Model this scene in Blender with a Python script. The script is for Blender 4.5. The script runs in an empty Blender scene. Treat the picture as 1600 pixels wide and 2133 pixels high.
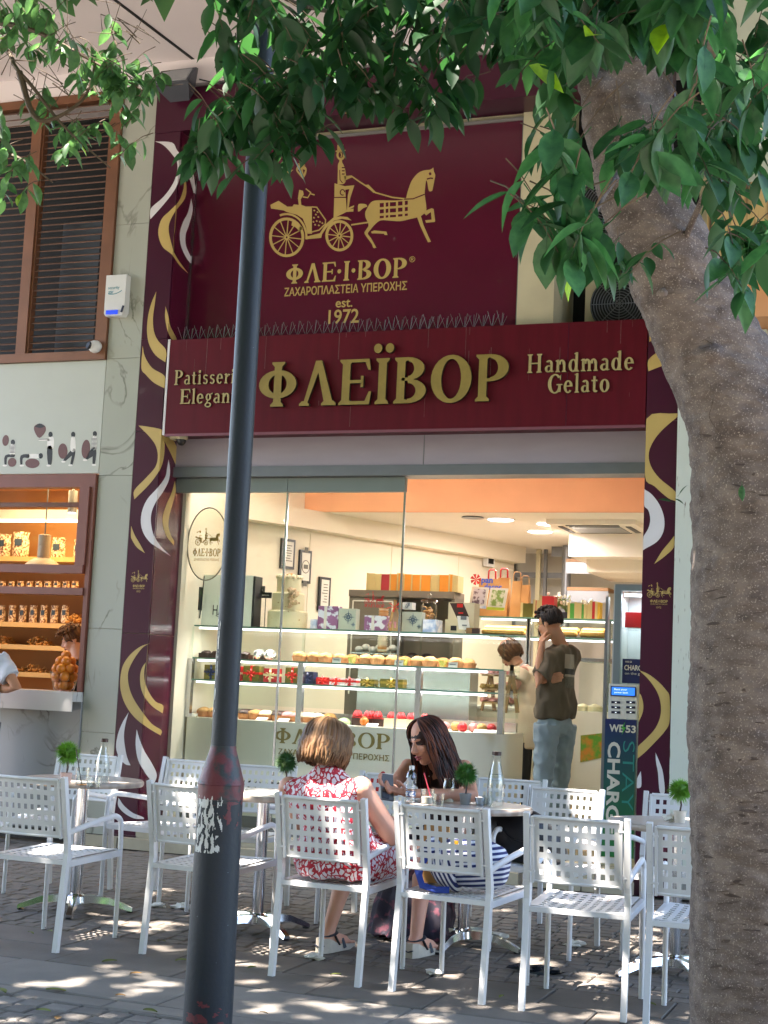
import bpy, bmesh, math, random
from math import sin, cos, pi, radians, atan2, sqrt, hypot
from mathutils import Vector as V, Matrix as MX
import numpy as np
random.seed(7)
SC = bpy.context.scene
COL = SC.collection
# ---------------------------------------------------------------- camera
F_PX, YAW, PIT, ROL = 3100.0, .36324816, .11753556, .04611616
CAM = V((0, -10.73, 1.37))
_f = V((-sin(YAW)*cos(PIT), cos(YAW)*cos(PIT), sin(PIT)))
_r = V((cos(YAW), sin(YAW), 0)); _u = _r.cross(_f)
_R = _r*cos(ROL)+_u*sin(ROL); _U = -_r*sin(ROL)+_u*cos(ROL)
cam = bpy.data.cameras.new('camera'); camo = bpy.data.objects.new('camera', cam); COL.objects.link(camo)
cam.sensor_fit = 'HORIZONTAL'; cam.sensor_width = 36; cam.lens = F_PX/1600*36; cam.clip_end = 500; cam.clip_start = .05
camo.matrix_world = MX(((_R.x, _U.x, -_f.x, CAM.x), (_R.y, _U.y, -_f.y, CAM.y), (_R.z, _U.z, -_f.z, CAM.z), (0, 0, 0, 1)))
SC.camera = camo
# ---------------------------------------------------------------- sky, sun, exposure
SUN_DIR = V((-.30, -.40, .90)).normalized()          # towards the sun
wd = bpy.data.worlds.new('World'); SC.world = wd; wd.use_nodes = True
nt = wd.node_tree; bg = nt.nodes['Background']
sk = nt.nodes.new('ShaderNodeTexSky'); sk.sky_type = 'NISHITA'; sk.sun_disc = False
sk.sun_elevation = math.asin(SUN_DIR.z); sk.sun_rotation = atan2(SUN_DIR.x, SUN_DIR.y)
nt.links.new(sk.outputs[0], bg.inputs[0]); bg.inputs[1].default_value = .15
sl = bpy.data.lights.new('sun', 'SUN'); sl.energy = 5.0; sl.angle = radians(.55); sl.color = (1, .95, .87)
so = bpy.data.objects.new('sun', sl); COL.objects.link(so); so.rotation_euler = (-SUN_DIR).to_track_quat('-Z', 'Y').to_euler()
so.location = SUN_DIR*20
SC.view_settings.view_transform = 'Standard'; SC.view_settings.look = 'None'
SC.view_settings.exposure = 3.05; SC.view_settings.gamma = 1; SC.view_settings.use_curve_mapping = False
SC.view_settings.use_white_balance = True; SC.view_settings.white_balance_temperature = 6750; SC.view_settings.white_balance_tint = 14
SC.render.engine = 'CYCLES'; SC.cycles.use_denoising = True
SC.cycles.max_bounces = 8; SC.cycles.transparent_max_bounces = 24; SC.cycles.diffuse_bounces = 4; SC.cycles.glossy_bounces = 4
SC.cycles.transmission_bounces = 8; SC.cycles.caustics_reflective = False; SC.cycles.caustics_refractive = False
SC.cycles.sample_clamp_indirect = 6
# ---------------------------------------------------------------- pixel -> place (photograph 1600 x 2133)
def W(px, py, x=None, y=None, z=None, d=None):
    v = _f + _R*((px-800)/F_PX) - _U*((py-1066.5)/F_PX)
    if d is not None: return CAM+v*d
    k, val = (0, x) if x is not None else (1, y) if y is not None else (2, z)
    return CAM+v*((val-CAM[k])/v[k])
# ---------------------------------------------------------------- materials
MATS = {}
def hexc(h):
    c = [int(h[i:i+2], 16)/255 for i in (0, 2, 4)]
    return tuple(x/12.92 if x <= .04045 else ((x+.055)/1.055)**2.4 for x in c)
def mat(name, col, rough=.5, metal=0, var=.12, sc=6, bump=0, bsc=60, emit=0, ecol=None, spec=.5, alpha=1, coat=0, col2=None, thr=None, stretch=None, rnd=0, detail=4):
    """principled material; colour mottled by noise between col*(1-var) and col (or col2), with optional fine relief"""
    if name in MATS: return MATS[name]
    m = bpy.data.materials.new(name); m.use_nodes = True; n = m.node_tree.nodes; l = m.node_tree.links
    b = n['Principled BSDF']; b.inputs['Roughness'].default_value = rough; b.inputs['Metallic'].default_value = metal
    b.inputs['Specular IOR Level'].default_value = spec; b.inputs['Alpha'].default_value = alpha; b.inputs['Coat Weight'].default_value = coat
    if isinstance(col, str): col = hexc(col)
    c2 = hexc(col2) if isinstance(col2, str) else col2 if col2 else tuple(x*(1-var) for x in col)
    tc = n.new('ShaderNodeTexCoord'); src = tc.outputs['Object']
    if stretch:
        mp = n.new('ShaderNodeMapping'); mp.inputs['Scale'].default_value = stretch; l.new(src, mp.inputs[0]); src = mp.outputs[0]
    if var or col2:
        nz = n.new('ShaderNodeTexNoise'); nz.inputs['Scale'].default_value = sc; nz.inputs['Detail'].default_value = detail; l.new(src, nz.inputs[0])
        rp = n.new('ShaderNodeValToRGB'); e = rp.color_ramp.elements
        e[0].position, e[1].position = thr if thr else (.3, .7)
        e[0].color = (*c2, 1); e[1].color = (*col, 1); l.new(nz.outputs[0], rp.inputs[0])
        out = rp.outputs[0]
        if rnd:
            oi = n.new('ShaderNodeObjectInfo'); mr = n.new('ShaderNodeMapRange'); mr.inputs[3].default_value = 1-rnd; mr.inputs[4].default_value = 1+rnd
            hs = n.new('ShaderNodeHueSaturation'); l.new(oi.outputs['Random'], mr.inputs[0]); l.new(mr.outputs[0], hs.inputs['Value']); l.new(out, hs.inputs['Color']); out = hs.outputs[0]
        l.new(out, b.inputs['Base Color'])
    else: b.inputs['Base Color'].default_value = (*col, 1)
    if bump:
        n2 = n.new('ShaderNodeTexNoise'); n2.inputs['Scale'].default_value = bsc; n2.inputs['Detail'].default_value = 6; l.new(src, n2.inputs[0])
        bp = n.new('ShaderNodeBump'); bp.inputs['Strength'].default_value = bump; bp.inputs['Distance'].default_value = .01
        l.new(n2.outputs[0], bp.inputs['Height']); l.new(bp.outputs[0], b.inputs['Normal'])
    if emit:
        b.inputs['Emission Strength'].default_value = emit; b.inputs['Emission Color'].default_value = (*(ecol or col), 1)
    MATS[name] = m; return m
def glass_mat(name, tint=(1, 1, 1), rough=.0, refl=1.0, ior=1.45):
    """thin clear pane: passes light straight, reflects by fresnel"""
    if name in MATS: return MATS[name]
    m = bpy.data.materials.new(name); m.use_nodes = True; n = m.node_tree.nodes; l = m.node_tree.links; n.clear()
    o = n.new('ShaderNodeOutputMaterial'); t = n.new('ShaderNodeBsdfTransparent'); g = n.new('ShaderNodeBsdfGlossy'); mx = n.new('ShaderNodeMixShader')
    fr = n.new('ShaderNodeFresnel'); fr.inputs[0].default_value = ior; t.inputs[0].default_value = (*tint, 1); g.inputs['Roughness'].default_value = rough
    mu = n.new('ShaderNodeMath'); mu.operation = 'MULTIPLY'; mu.inputs[1].default_value = refl; mu.use_clamp = True
    ge = n.new('ShaderNodeNewGeometry'); m2 = n.new('ShaderNodeMath'); m2.operation = 'SUBTRACT'; m2.inputs[0].default_value = 1; m3 = n.new('ShaderNodeMath'); m3.operation = 'MULTIPLY'
    l.new(ge.outputs['Backfacing'], m2.inputs[1]); l.new(fr.outputs[0], mu.inputs[0]); l.new(mu.outputs[0], m3.inputs[0]); l.new(m2.outputs[0], m3.inputs[1]); l.new(m3.outputs[0], mx.inputs[0]); l.new(t.outputs[0], mx.inputs[1]); l.new(g.outputs[0], mx.inputs[2]); l.new(mx.outputs[0], o.inputs[0])
    MATS[name] = m; return m
# ---------------------------------------------------------------- mesh builder
class B:
    def __init__(s): s.v = []; s.f = []; s.mi = []; s.k = 0
    def add(s, vs, fs):
        o = len(s.v); s.v += [tuple(p) for p in vs]; s.f += [tuple(i+o for i in f) for f in fs]; s.mi += [s.k]*len(fs); return s
    def box(s, x0, x1, y0, y1, z0, z1):
        return s.add([(x, y, z) for x in (x0, x1) for y in (y0, y1) for z in (z0, z1)], [(0, 1, 3, 2), (4, 6, 7, 5), (0, 4, 5, 1), (2, 3, 7, 6), (0, 2, 6, 4), (1, 5, 7, 3)])
    def obox(s, c, size, rot=None):
        c = V(c); h = V(size)/2; r = rot or MX.Identity(3)
        return s.add([c+r@V((x*h.x, y*h.y, z*h.z)) for x in (-1, 1) for y in (-1, 1) for z in (-1, 1)], [(0, 1, 3, 2), (4, 6, 7, 5), (0, 4, 5, 1), (2, 3, 7, 6), (0, 2, 6, 4), (1, 5, 7, 3)])
    def bar(s, a, b, w, h, up=(0, 0, 1)):
        a, b = V(a), V(b); d = b-a; L = d.length; d.normalize(); up = V(up)
        if abs(d.dot(up)) > .98: up = V((0, 1, 0))
        x = d.cross(up).normalized(); u = x.cross(d)
        return s.obox((a+b)/2, (w, L, h), MX((x, d, u)).transposed())
    def prism(s, pts, vec):
        n = len(pts); vec = V(vec); pts = [V(p) for p in pts]
        return s.add(pts+[p+vec for p in pts], [tuple(range(n)), tuple(range(2*n-1, n-1, -1))]+[(i, i+n, (i+1) % n+n, (i+1) % n) for i in range(n)])
    def tube(s, pts, rad, n=8, cap=True, flat=1, up=None):
        pts = [V(p) for p in pts]; m = len(pts)
        if not hasattr(rad, '__len__'): rad = [rad]*m
        vs = []; u = None
        for i in range(m):
            t = (pts[min(i+1, m-1)]-pts[max(i-1, 0)]).normalized()
            if u is None:
                u = V(up) if up else (V((0, 0, 1)) if abs(t.z) < .9 else V((1, 0, 0)))
            u = (u-t*u.dot(t))
            if u.length < 1e-6: u = t.orthogonal()
            u.normalize(); w = t.cross(u)
            for k in range(n):
                a = 2*pi*k/n; vs.append(pts[i]+w*(cos(a)*rad[i])+u*(sin(a)*rad[i]*flat))
        fs = [(i*n+k, i*n+(k+1) % n, (i+1)*n+(k+1) % n, (i+1)*n+k) for i in range(m-1) for k in range(n)]
        if cap: fs += [tuple(range(n-1, -1, -1)), tuple((m-1)*n+k for k in range(n))]
        return s.add(vs, fs)
    def lathe(s, prof, n=20, c=(0, 0, 0), rot=None, sx=1, sy=1, closed=True):
        c = V(c); vs = []; m = len(prof)
        for r, z in prof:
            for k in range(n):
                p = V((r*cos(2*pi*k/n)*sx, r*sin(2*pi*k/n)*sy, z)); vs.append(c+(rot@p if rot else p))
        fs = [(i*n+k, i*n+(k+1) % n, (i+1)*n+(k+1) % n, (i+1)*n+k) for i in range(m-1) for k in range(n)]
        if closed: fs += [tuple(range(n-1, -1, -1)), tuple((m-1)*n+k for k in range(n))]
        return s.add(vs, fs)
    def ball(s, c, r, n=12, m=8, rot=None):
        if not hasattr(r, '__len__'): r = (r, r, r)
        c = V(c); vs = [c+(rot@V((0, 0, -r[2])) if rot else V((0, 0, -r[2])))]
        for i in range(1, m):
            t = pi*i/m
            for k in range(n):
                p = V((r[0]*sin(t)*cos(2*pi*k/n), r[1]*sin(t)*sin(2*pi*k/n), -r[2]*cos(t))); vs.append(c+(rot@p if rot else p))
        vs.append(c+(rot@V((0, 0, r[2])) if rot else V((0, 0, r[2])))); L = len(vs)-1
        fs = [(0, 1+(k+1) % n, 1+k) for k in range(n)]
        fs += [(1+i*n+k, 1+i*n+(k+1) % n, 1+(i+1)*n+(k+1) % n, 1+(i+1)*n+k) for i in range(m-2) for k in range(n)]
        fs += [(L, 1+(m-2)*n+k, 1+(m-2)*n+(k+1) % n) for k in range(n)]
        return s.add(vs, fs)
    def mesh(s, name, mats, smooth=None):
        me = bpy.data.meshes.new(name); me.from_pydata(s.v, [], s.f)
        for m in (mats if isinstance(mats, (list, tuple)) else [mats]): me.materials.append(m)
        if any(s.mi): me.polygons.foreach_set('material_index', s.mi)
        if smooth is not None:
            me.polygons.foreach_set('use_smooth', [True]*len(me.polygons))
            if smooth < 180: me.set_sharp_from_angle(angle=radians(smooth))
        me.update(); return me
    def build(s, name, mats, parent=None, smooth=None, **kw):
        return link(name, s.mesh(name, mats, smooth), parent, **kw)
def link(name, me, parent=None, world=True, kind=None, label=None, cat=None, group=None, loc=None, rz=None):
    o = bpy.data.objects.new(name, me); COL.objects.link(o)
    if parent is not None:
        o.parent = parent
        if world: o.matrix_parent_inverse = wm(parent).inverted()
    tag(o, label, cat, group, kind)
    if loc is not None: o.location = loc
    if rz is not None: o.rotation_euler.z = rz
    return o
def wm(o):
    m = o.matrix_basis.copy(); p = o.parent; q = o
    while p is not None:
        m = p.matrix_basis @ q.matrix_parent_inverse @ m; q = p; p = p.parent
    return m
def tag(o, label=None, cat=None, group=None, kind=None):
    for k, v in (('label', label), ('category', cat), ('group', group), ('kind', kind)):
        if v: o[k] = v
    return o
def thing(name, label, cat, loc=(0, 0, 0), rz=0, group=None):
    o = bpy.data.objects.new(name, None); COL.objects.link(o); o.location = loc; o.rotation_euler.z = rz; o.empty_display_size = .1
    return tag(o, label, cat, group)
def copy_tree(o, parent=None):
    c = o.copy(); COL.objects.link(c); c.parent = parent
    for ch in o.children: copy_tree(ch, c)
    return c
def dup(o, loc, rz=0, label=None, scale=None):
    c = copy_tree(o); c.location = loc; c.rotation_euler.z = rz
    if label: c['label'] = label
    if scale: c.scale = (scale,)*3
    return c
def clean_mesh(b, name, mats, voxel=None, smooth_it=0, parent=None, smooth=180, obj=True, **kw):
    """union of overlapping shapes -> one continuous surface (voxel remesh + smoothing)"""
    me = b.mesh(name, mats); o = bpy.data.objects.new(name+'_tmp', me); COL.objects.link(o)
    r = o.modifiers.new('r', 'REMESH'); r.mode = 'VOXEL'; r.voxel_size = voxel or .008
    if smooth_it:
        m = o.modifiers.new('s', 'SMOOTH'); m.iterations = smooth_it; m.factor = .5
    dg = bpy.context.evaluated_depsgraph_get(); dg.update()
    me2 = bpy.data.meshes.new_from_object(o.evaluated_get(dg)); me2.name = name
    bpy.data.objects.remove(o); bpy.data.meshes.remove(me)
    me2.polygons.foreach_set('use_smooth', [True]*len(me2.polygons))
    if not me2.materials:
        for m in (mats if isinstance(mats, (list, tuple)) else [mats]): me2.materials.append(m)
    return link(name, me2, parent, **kw) if obj else me2
def wrinkle(o, amp=.006, sc=9, st=(1, 1, .45), seed=0, zr=None):
    """cloth folds: push the surface in and out along its normal"""
    from mathutils import noise as mn_
    me = o.data; n = len(me.vertices); co = np.empty(n*3, 'f'); no = np.empty(n*3, 'f'); me.vertices.foreach_get('co', co); me.vertices.foreach_get('normal', no); co = co.reshape(-1, 3); no = no.reshape(-1, 3)
    d = np.array([1-2*abs(mn_.noise(V((p[0]*sc*st[0]+seed, p[1]*sc*st[1], p[2]*sc*st[2]+p[0]*sc*.35))))+.5*mn_.noise(V((p[0]*sc*2.3, p[1]*sc*2.3+seed, p[2]*sc*1.2))) for p in co])
    co += no*(amp*(d-.5))[:, None]; me.vertices.foreach_set('co', co.ravel()); me.update(); return o
# ---------------------------------------------------------------- lettering
def text_mesh(body, mats, O, X, Z, w=None, h=None, ext=.002, align='CENTER', bold=0, name='lettering', spacing=1):
    """sans lettering as thin raised shapes; O centre of the line, X / Z the writing and up directions"""
    c = bpy.data.curves.new('t', 'FONT'); c.body = body; c.extrude = .5; c.resolution_u = 3; c.offset = bold; c.space_character = spacing
    o = bpy.data.objects.new('t', c); COL.objects.link(o)
    dg = bpy.context.evaluated_depsgraph_get(); me = bpy.data.meshes.new_from_object(o.evaluated_get(dg))
    bpy.data.objects.remove(o); bpy.data.curves.remove(c)
    n = len(me.vertices); a = np.empty(n*3, 'f'); me.vertices.foreach_get('co', a); a = a.reshape(-1, 3).astype('d')
    x0, x1, y0, y1 = a[:, 0].min(), a[:, 0].max(), a[:, 1].min(), a[:, 1].max()
    sx = w/(x1-x0) if w else None; sy = h/(y1-y0) if h else None
    sx = sx or sy; sy = sy or sx
    X = V(X).normalized(); Z = V(Z).normalized(); N = X.cross(Z)
    q = np.outer((a[:, 0]-(x0+x1)/2)*sx, X)+np.outer((a[:, 1]-(y0+y1)/2)*sy, Z)+np.outer((a[:, 2]+.5)*ext, N)+np.array(O)
    me.vertices.foreach_set('co', q.astype('f').ravel()); me.update(); me.name = name
    me.materials.clear(); me.materials.append(mats); return me
def text(body, mats, O, X, Z, parent, name='lettering', label=None, **kw):
    return link(name, text_mesh(body, mats, O, X, Z, name=name, **kw), parent, label=label)
XA, YA, ZA = V((1, 0, 0)), V((0, 1, 0)), V((0, 0, 1))
def smoothpoly(p, dens=4, sharp=75, closed=True):
    """Catmull-Rom through traced points, corners sharper than `sharp` kept"""
    n = len(p); p = [V(q) for q in p]; out = []
    def corner(i):
        if not closed and i in (0, n-1): return True
        a = p[(i-1) % n]-p[i]; b = p[(i+1) % n]-p[i]
        return a.length > 0 and b.length > 0 and math.degrees(a.angle(b)) < sharp
    for i in range(n if closed else n-1):
        a, b = p[i], p[(i+1) % n]
        m0 = V((0,)*len(a)) if corner(i) else (b-p[(i-1) % n])*.5
        m1 = V((0,)*len(a)) if corner((i+1) % n) else (p[(i+2) % n]-a)*.5
        if corner(i): m0 = (b-a)*1.0-m1*.0
        if corner((i+1) % n): m1 = (b-a)*1.0
        for k in range(dens):
            t = k/dens; out.append(a*(2*t**3-3*t*t+1)+m0*(t**3-2*t*t+t)+b*(-2*t**3+3*t*t)+m1*(t**3-t*t))
    if not closed: out.append(p[-1])
    return out
def clip(poly, f):
    """keep the side of a polygon where f(p) >= 0"""
    out = []
    for i in range(len(poly)):
        a, b = poly[i], poly[(i+1) % len(poly)]; fa, fb = f(a), f(b)
        if fa >= 0: out.append(a)
        if fa*fb < 0: out.append(a+(b-a)*(fa/(fa-fb)))
    return out
# ================================================================ shared materials
m_maroon = mat('maroon_panel', '45152b', .3, var=.12, sc=2.5, coat=.1, spec=.35)
m_maroon2 = mat('maroon_gloss_panel', '54182f', .2, var=.1, sc=2, coat=.3)
m_fascia = mat('fascia_maroon', '5c0d1d', .42, var=.22, sc=3, spec=.25, stretch=(5, 5, .7))
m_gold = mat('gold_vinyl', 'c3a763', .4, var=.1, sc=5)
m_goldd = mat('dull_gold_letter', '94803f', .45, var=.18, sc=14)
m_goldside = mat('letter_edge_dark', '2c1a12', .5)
m_white = mat('white_vinyl', 'd9d6d6', .4, var=.05)
m_cream = mat('cream_plaster', 'cfc6a4', .7, var=.15, sc=3, bump=.1, bsc=25)
m_offw = mat('offwhite_wall', 'd3ccb8', .6, var=.06, sc=2)
m_marble = None
def marble(name, base, vein, sc=1.3, rough=.25):
    m = mat(name, base, rough, var=.04, sc=3); n = m.node_tree.nodes; l = m.node_tree.links
    b = n['Principled BSDF']; old = b.inputs['Base Color'].links[0].from_socket
    tc = n.new('ShaderNodeTexCoord'); mp = n.new('ShaderNodeMapping'); mp.inputs['Rotation'].default_value = (.3, .6, .5); mp.inputs['Scale'].default_value = (1, 1, .6)
    nz = n.new('ShaderNodeTexNoise'); nz.inputs['Scale'].default_value = sc; nz.inputs['Detail'].default_value = 5; nz.inputs['Distortion'].default_value = 1.6
    l.new(tc.outputs['Object'], mp.inputs[0]); l.new(mp.outputs[0], nz.inputs[0])
    sb = n.new('ShaderNodeMath'); sb.operation = 'SUBTRACT'; sb.inputs[1].default_value = .5
    ab = n.new('ShaderNodeMath'); ab.operation = 'ABSOLUTE'; l.new(nz.outputs[0], sb.inputs[0]); l.new(sb.outputs[0], ab.inputs[0])
    rp = n.new('ShaderNodeValToRGB'); rp.color_ramp.elements[0].position = .0; rp.color_ramp.elements[1].position = .016
    rp.color_ramp.elements[0].color = (1, 1, 1, 1); rp.color_ramp.elements[1].color = (0, 0, 0, 1); l.new(ab.outputs[0], rp.inputs[0])
    n2 = n.new('ShaderNodeTexNoise'); n2.inputs['Scale'].default_value = 2.1; l.new(tc.outputs['Object'], n2.inputs[0])
    r2 = n.new('ShaderNodeValToRGB'); r2.color_ramp.elements[0].position = .48; r2.color_ramp.elements[1].position = .62; l.new(n2.outputs[0], r2.inputs[0])
    mu = n.new('ShaderNodeMath'); mu.operation = 'MULTIPLY'; l.new(rp.outputs[0], mu.inputs[0]); l.new(r2.outputs[0], mu.inputs[1])
    mx = n.new('ShaderNodeMixRGB'); l.new(mu.outputs[0], mx.inputs[0]); l.new(old, mx.inputs[1]); mx.inputs[2].default_value = (*hexc(vein), 1)
    l.new(mx.outputs[0], b.inputs['Base Color']); return m
m_marble = marble('pale_marble', 'aaaca0', '74766a')
m_marblew = marble('white_marble', 'd2cfcb', '77736f', 2)
m_brown = mat('brown_metal', '84583f', .45, metal=.3, var=.25, sc=4, bump=.05, bsc=200)
m_rust = mat('rusty_slat', '6f4e3e', .7, var=.4, sc=30, bump=.2, bsc=150)
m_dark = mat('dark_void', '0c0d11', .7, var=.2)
m_soffit = mat('soffit_paint', 'ebe2e2', .8, var=.05, sc=1.5)
m_grey = mat('grey_metal', '7d8084', .4, metal=.5, var=.1)
m_lilac = mat('lilac_lintel', 'a39aa2', .5, var=.08, sc=3, stretch=(1, 1, 4))
m_railg = mat('grey_green_rail', '7c8580', .4, metal=.2, var=.06)
m_whitep = mat('white_plastic', 'd8d8d4', .4, var=.05)
m_black = mat('black_plastic', '16161a', .4, var=.2)
m_steel = mat('brushed_steel', 'c4c6c9', .25, metal=1, var=.1, stretch=(1, 1, 20))
m_chrome = mat('chrome', 'd5d6d8', .12, metal=1, var=.05)
m_glass = glass_mat('window_glass', (.97, .985, .97), refl=.75)
m_glassg = glass_mat('shelf_glass', (.93, .98, .95), refl=.9)
m_glassc = glass_mat('clear_glass', (.95, .97, .97), refl=1.5)
m_red = mat('red_gloss', 'b4161c', .4, var=.1)
m_navy = mat('navy', '1b2440', .5, var=.15)
m_brass = mat('gold_foil', 'b59a4a', .3, metal=.6, var=.2, sc=20)
# ================================================================ zoomed-crop coordinates used while tracing outlines
ZK = dict(a=(0, 0, .3375), b=(530, 0, .3375), c=(1060, 0, .3375), d=(0, 500, .3375), e=(530, 500, .3375), g=(1060, 500, .3375), i=(0, 980, .2719), j=(340, 980, .25),
          k=(680, 980, .25), l=(1000, 980, .275), m=(360, 1300, .25), n=(680, 1300, .25), o=(1030, 1240, .25625), p=(0, 1500, .29678), q=(300, 1500, .29678),
          r=(550, 1460, .34375), s=(760, 1500, .29678), t=(1040, 1500, .35), x=(0, 0, 1))
def zp(key, pts):
    ox, oy, s = ZK[key]; return [V((ox+p[0]*s, oy+p[1]*s)) for p in pts]
def Z1(key, p, **kw):
    q = zp(key, [p])[0]; return W(q.x, q.y, **kw)
# ================================================================ pavement
m_sett = mat('granite_sett', '75706a', .75, var=.35, sc=9, bump=.35, bsc=70, rnd=.22)
m_settb = mat('brown_sett', '6f675e', .75, var=.3, sc=9, bump=.3, bsc=60, rnd=.14)
m_slab = mat('grey_slab', '7a756e', .7, var=.3, sc=3.5, bump=.2, bsc=90, rnd=.12)
m_slabd = mat('dark_slab', '69635c', .7, var=.35, sc=3, bump=.25, bsc=50, rnd=.1)
m_joint = mat("dirt_joint", "3c3833", .95, var=.4, sc=20, bump=.4, bsc=90)
pave = B().add([(-60, -40, -.014), (60, -40, -.014), (60, 1.2, -.014), (-60, 1.2, -.014)], [(0, 1, 2, 3)]).build('pavement', m_joint, kind='structure', label='grey stone pavement in front of the shop')
rs = random.Random(3)
def stone_geom(b, x0, x1, y0, y1, z, bev=.006):
    d = .02
    q = [(x0, y0), (x1, y0), (x1, y1), (x0, y1)]; cx, cy = (x0+x1)/2, (y0+y1)/2
    top = [(px+(bev if px < cx else -bev), py+(bev if py < cy else -bev), z+rs.uniform(-.0012, .0012)) for px, py in q]
    return b.add([(px, py, z-d) for px, py in q]+[(px, py, z-bev) for px, py in q]+top,
                 [(8, 9, 10, 11)]+[(i, (i+1) % 4, (i+1) % 4+4, i+4) for i in range(4)]+[(i+4, (i+1) % 4+4, (i+1) % 4+8, i+8) for i in range(4)])
stones = []
def lay(y0, y1, sx, sy, mm, nm, xr=(-9, 1.2), gap=.008, wob=.004):
    y = y0; row = 0
    while y < y1-.02:
        h = min(sy, y1-y); x = xr[0]-(row % 2)*sx*.5+rs.uniform(-.02, .02)
        while x < xr[1]:
            w = sx*rs.uniform(.86, 1.16)
            stones.append((x+gap/2, x+w-gap/2, y+gap/2+rs.uniform(0, wob), y+h-gap/2-rs.uniform(0, wob), rs.uniform(-.004, .001), mm, nm)); x += w
        y += sy; row += 1
lay(-3.62, -.14, .115, .11, m_settb, 'paving_sett', gap=.007, wob=.004)
lay(-4.42, -3.62, .62, .4, m_slabd, 'paving_slab', gap=.006)
lay(-4.98, -4.42, .95, .56, m_slab, 'paving_slab', gap=.006)
lay(-5.12, -4.98, .5, .14, m_slab, 'paving_slab', gap=.006)
lay(-6.6, -5.12, .125, .12, m_sett, 'paving_sett', gap=.009)
def px_of(p):
    q = V(p)-CAM; z = q.dot(_f); return 800+F_PX*q.dot(_R)/z, 1066.5-F_PX*q.dot(_U)/z, z
near = []
for s in stones:
    u, v, d = px_of(((s[0]+s[1])/2, (s[2]+s[3])/2, 0))
    if -60 < u < 1660 and v < 2250: near.append(((s[1]-s[0])*(s[3]-s[2])/d**3 if not (1440 < u) else 0, s))
near.sort(key=lambda t: -t[0]); pick = [s for _, s in near[:300]]; ids = set(map(id, pick))
for s in pick:
    b = B(); cx, cy = (s[0]+s[1])/2, (s[2]+s[3])/2
    stone_geom(b, s[0]-cx, s[1]-cx, s[2]-cy, s[3]-cy, 0)
    o = b.build(s[6], s[5], pave, world=False, loc=(cx, cy, s[4]))
for mm in (m_sett, m_settb, m_slab, m_slabd):
    b = B()
    for s in stones:
        if s[5] is mm and id(s) not in ids: stone_geom(b, *s[:5])
    if b.v: b.build('paving_stones', mm, pave, kind='stuff')
# street beyond the pavement, behind the camera, and the far side of it
B().box(-60, 60, -40, -6.62, -.05, -.008).build('road', mat('pale_street_stone', 'a39c90', .85, var=.2, sc=30, bump=.2, bsc=150), kind='structure', label='pale stone street behind the pavement')
# ================================================================ patisserie building
RE = .34                                            # depth of the shopfront recess
XL0, XL1, XR0, XR1 = -6.33, -6.085, -2.055, -1.825  # clad pillars
bld = thing('patisserie_building', 'maroon clad patisserie shopfront with gold and white swirl pillars', 'building', (-4.1, 0, 0))
def px(name, m, *a, **k): return B().box(*a).build(name, m, bld, **k)
zb = [.0, 1.72, 3.40, 4.185, 6.22]
for z0, z1 in zip(zb, zb[1:]):
    px('cladding_panel', m_maroon, XL0, XL1-.003, 0, .02, z0+.002, z1-.002)
    px('cladding_panel', m_maroon2, XL1-.02, XL1, .021, RE+.1, z0+.002, z1-.002)
for z0, z1 in zip([.0, 3.4, 4.1], [3.4, 4.1, 4.25]):
    px('cladding_panel', m_maroon, XR0, XR1, 0, .02, z0+.002, z1-.002)
px('pillar_core', m_cream, XL0+.01, XL1-.021, .021, RE+.2, 0, 6.2)
px('pillar_core', m_cream, XR0+.01, XR1-.01, .021, RE+.2, 0, 4.2)
px('skirting', mat('dark_maroon_base', '3a1522', .4), XR0-.004, XR1+.004, -.012, .0, 0, .16)
px('skirting', MATS['dark_maroon_base'], XL0-.004, XL1+.004, -.012, .0, 0, .1)
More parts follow.
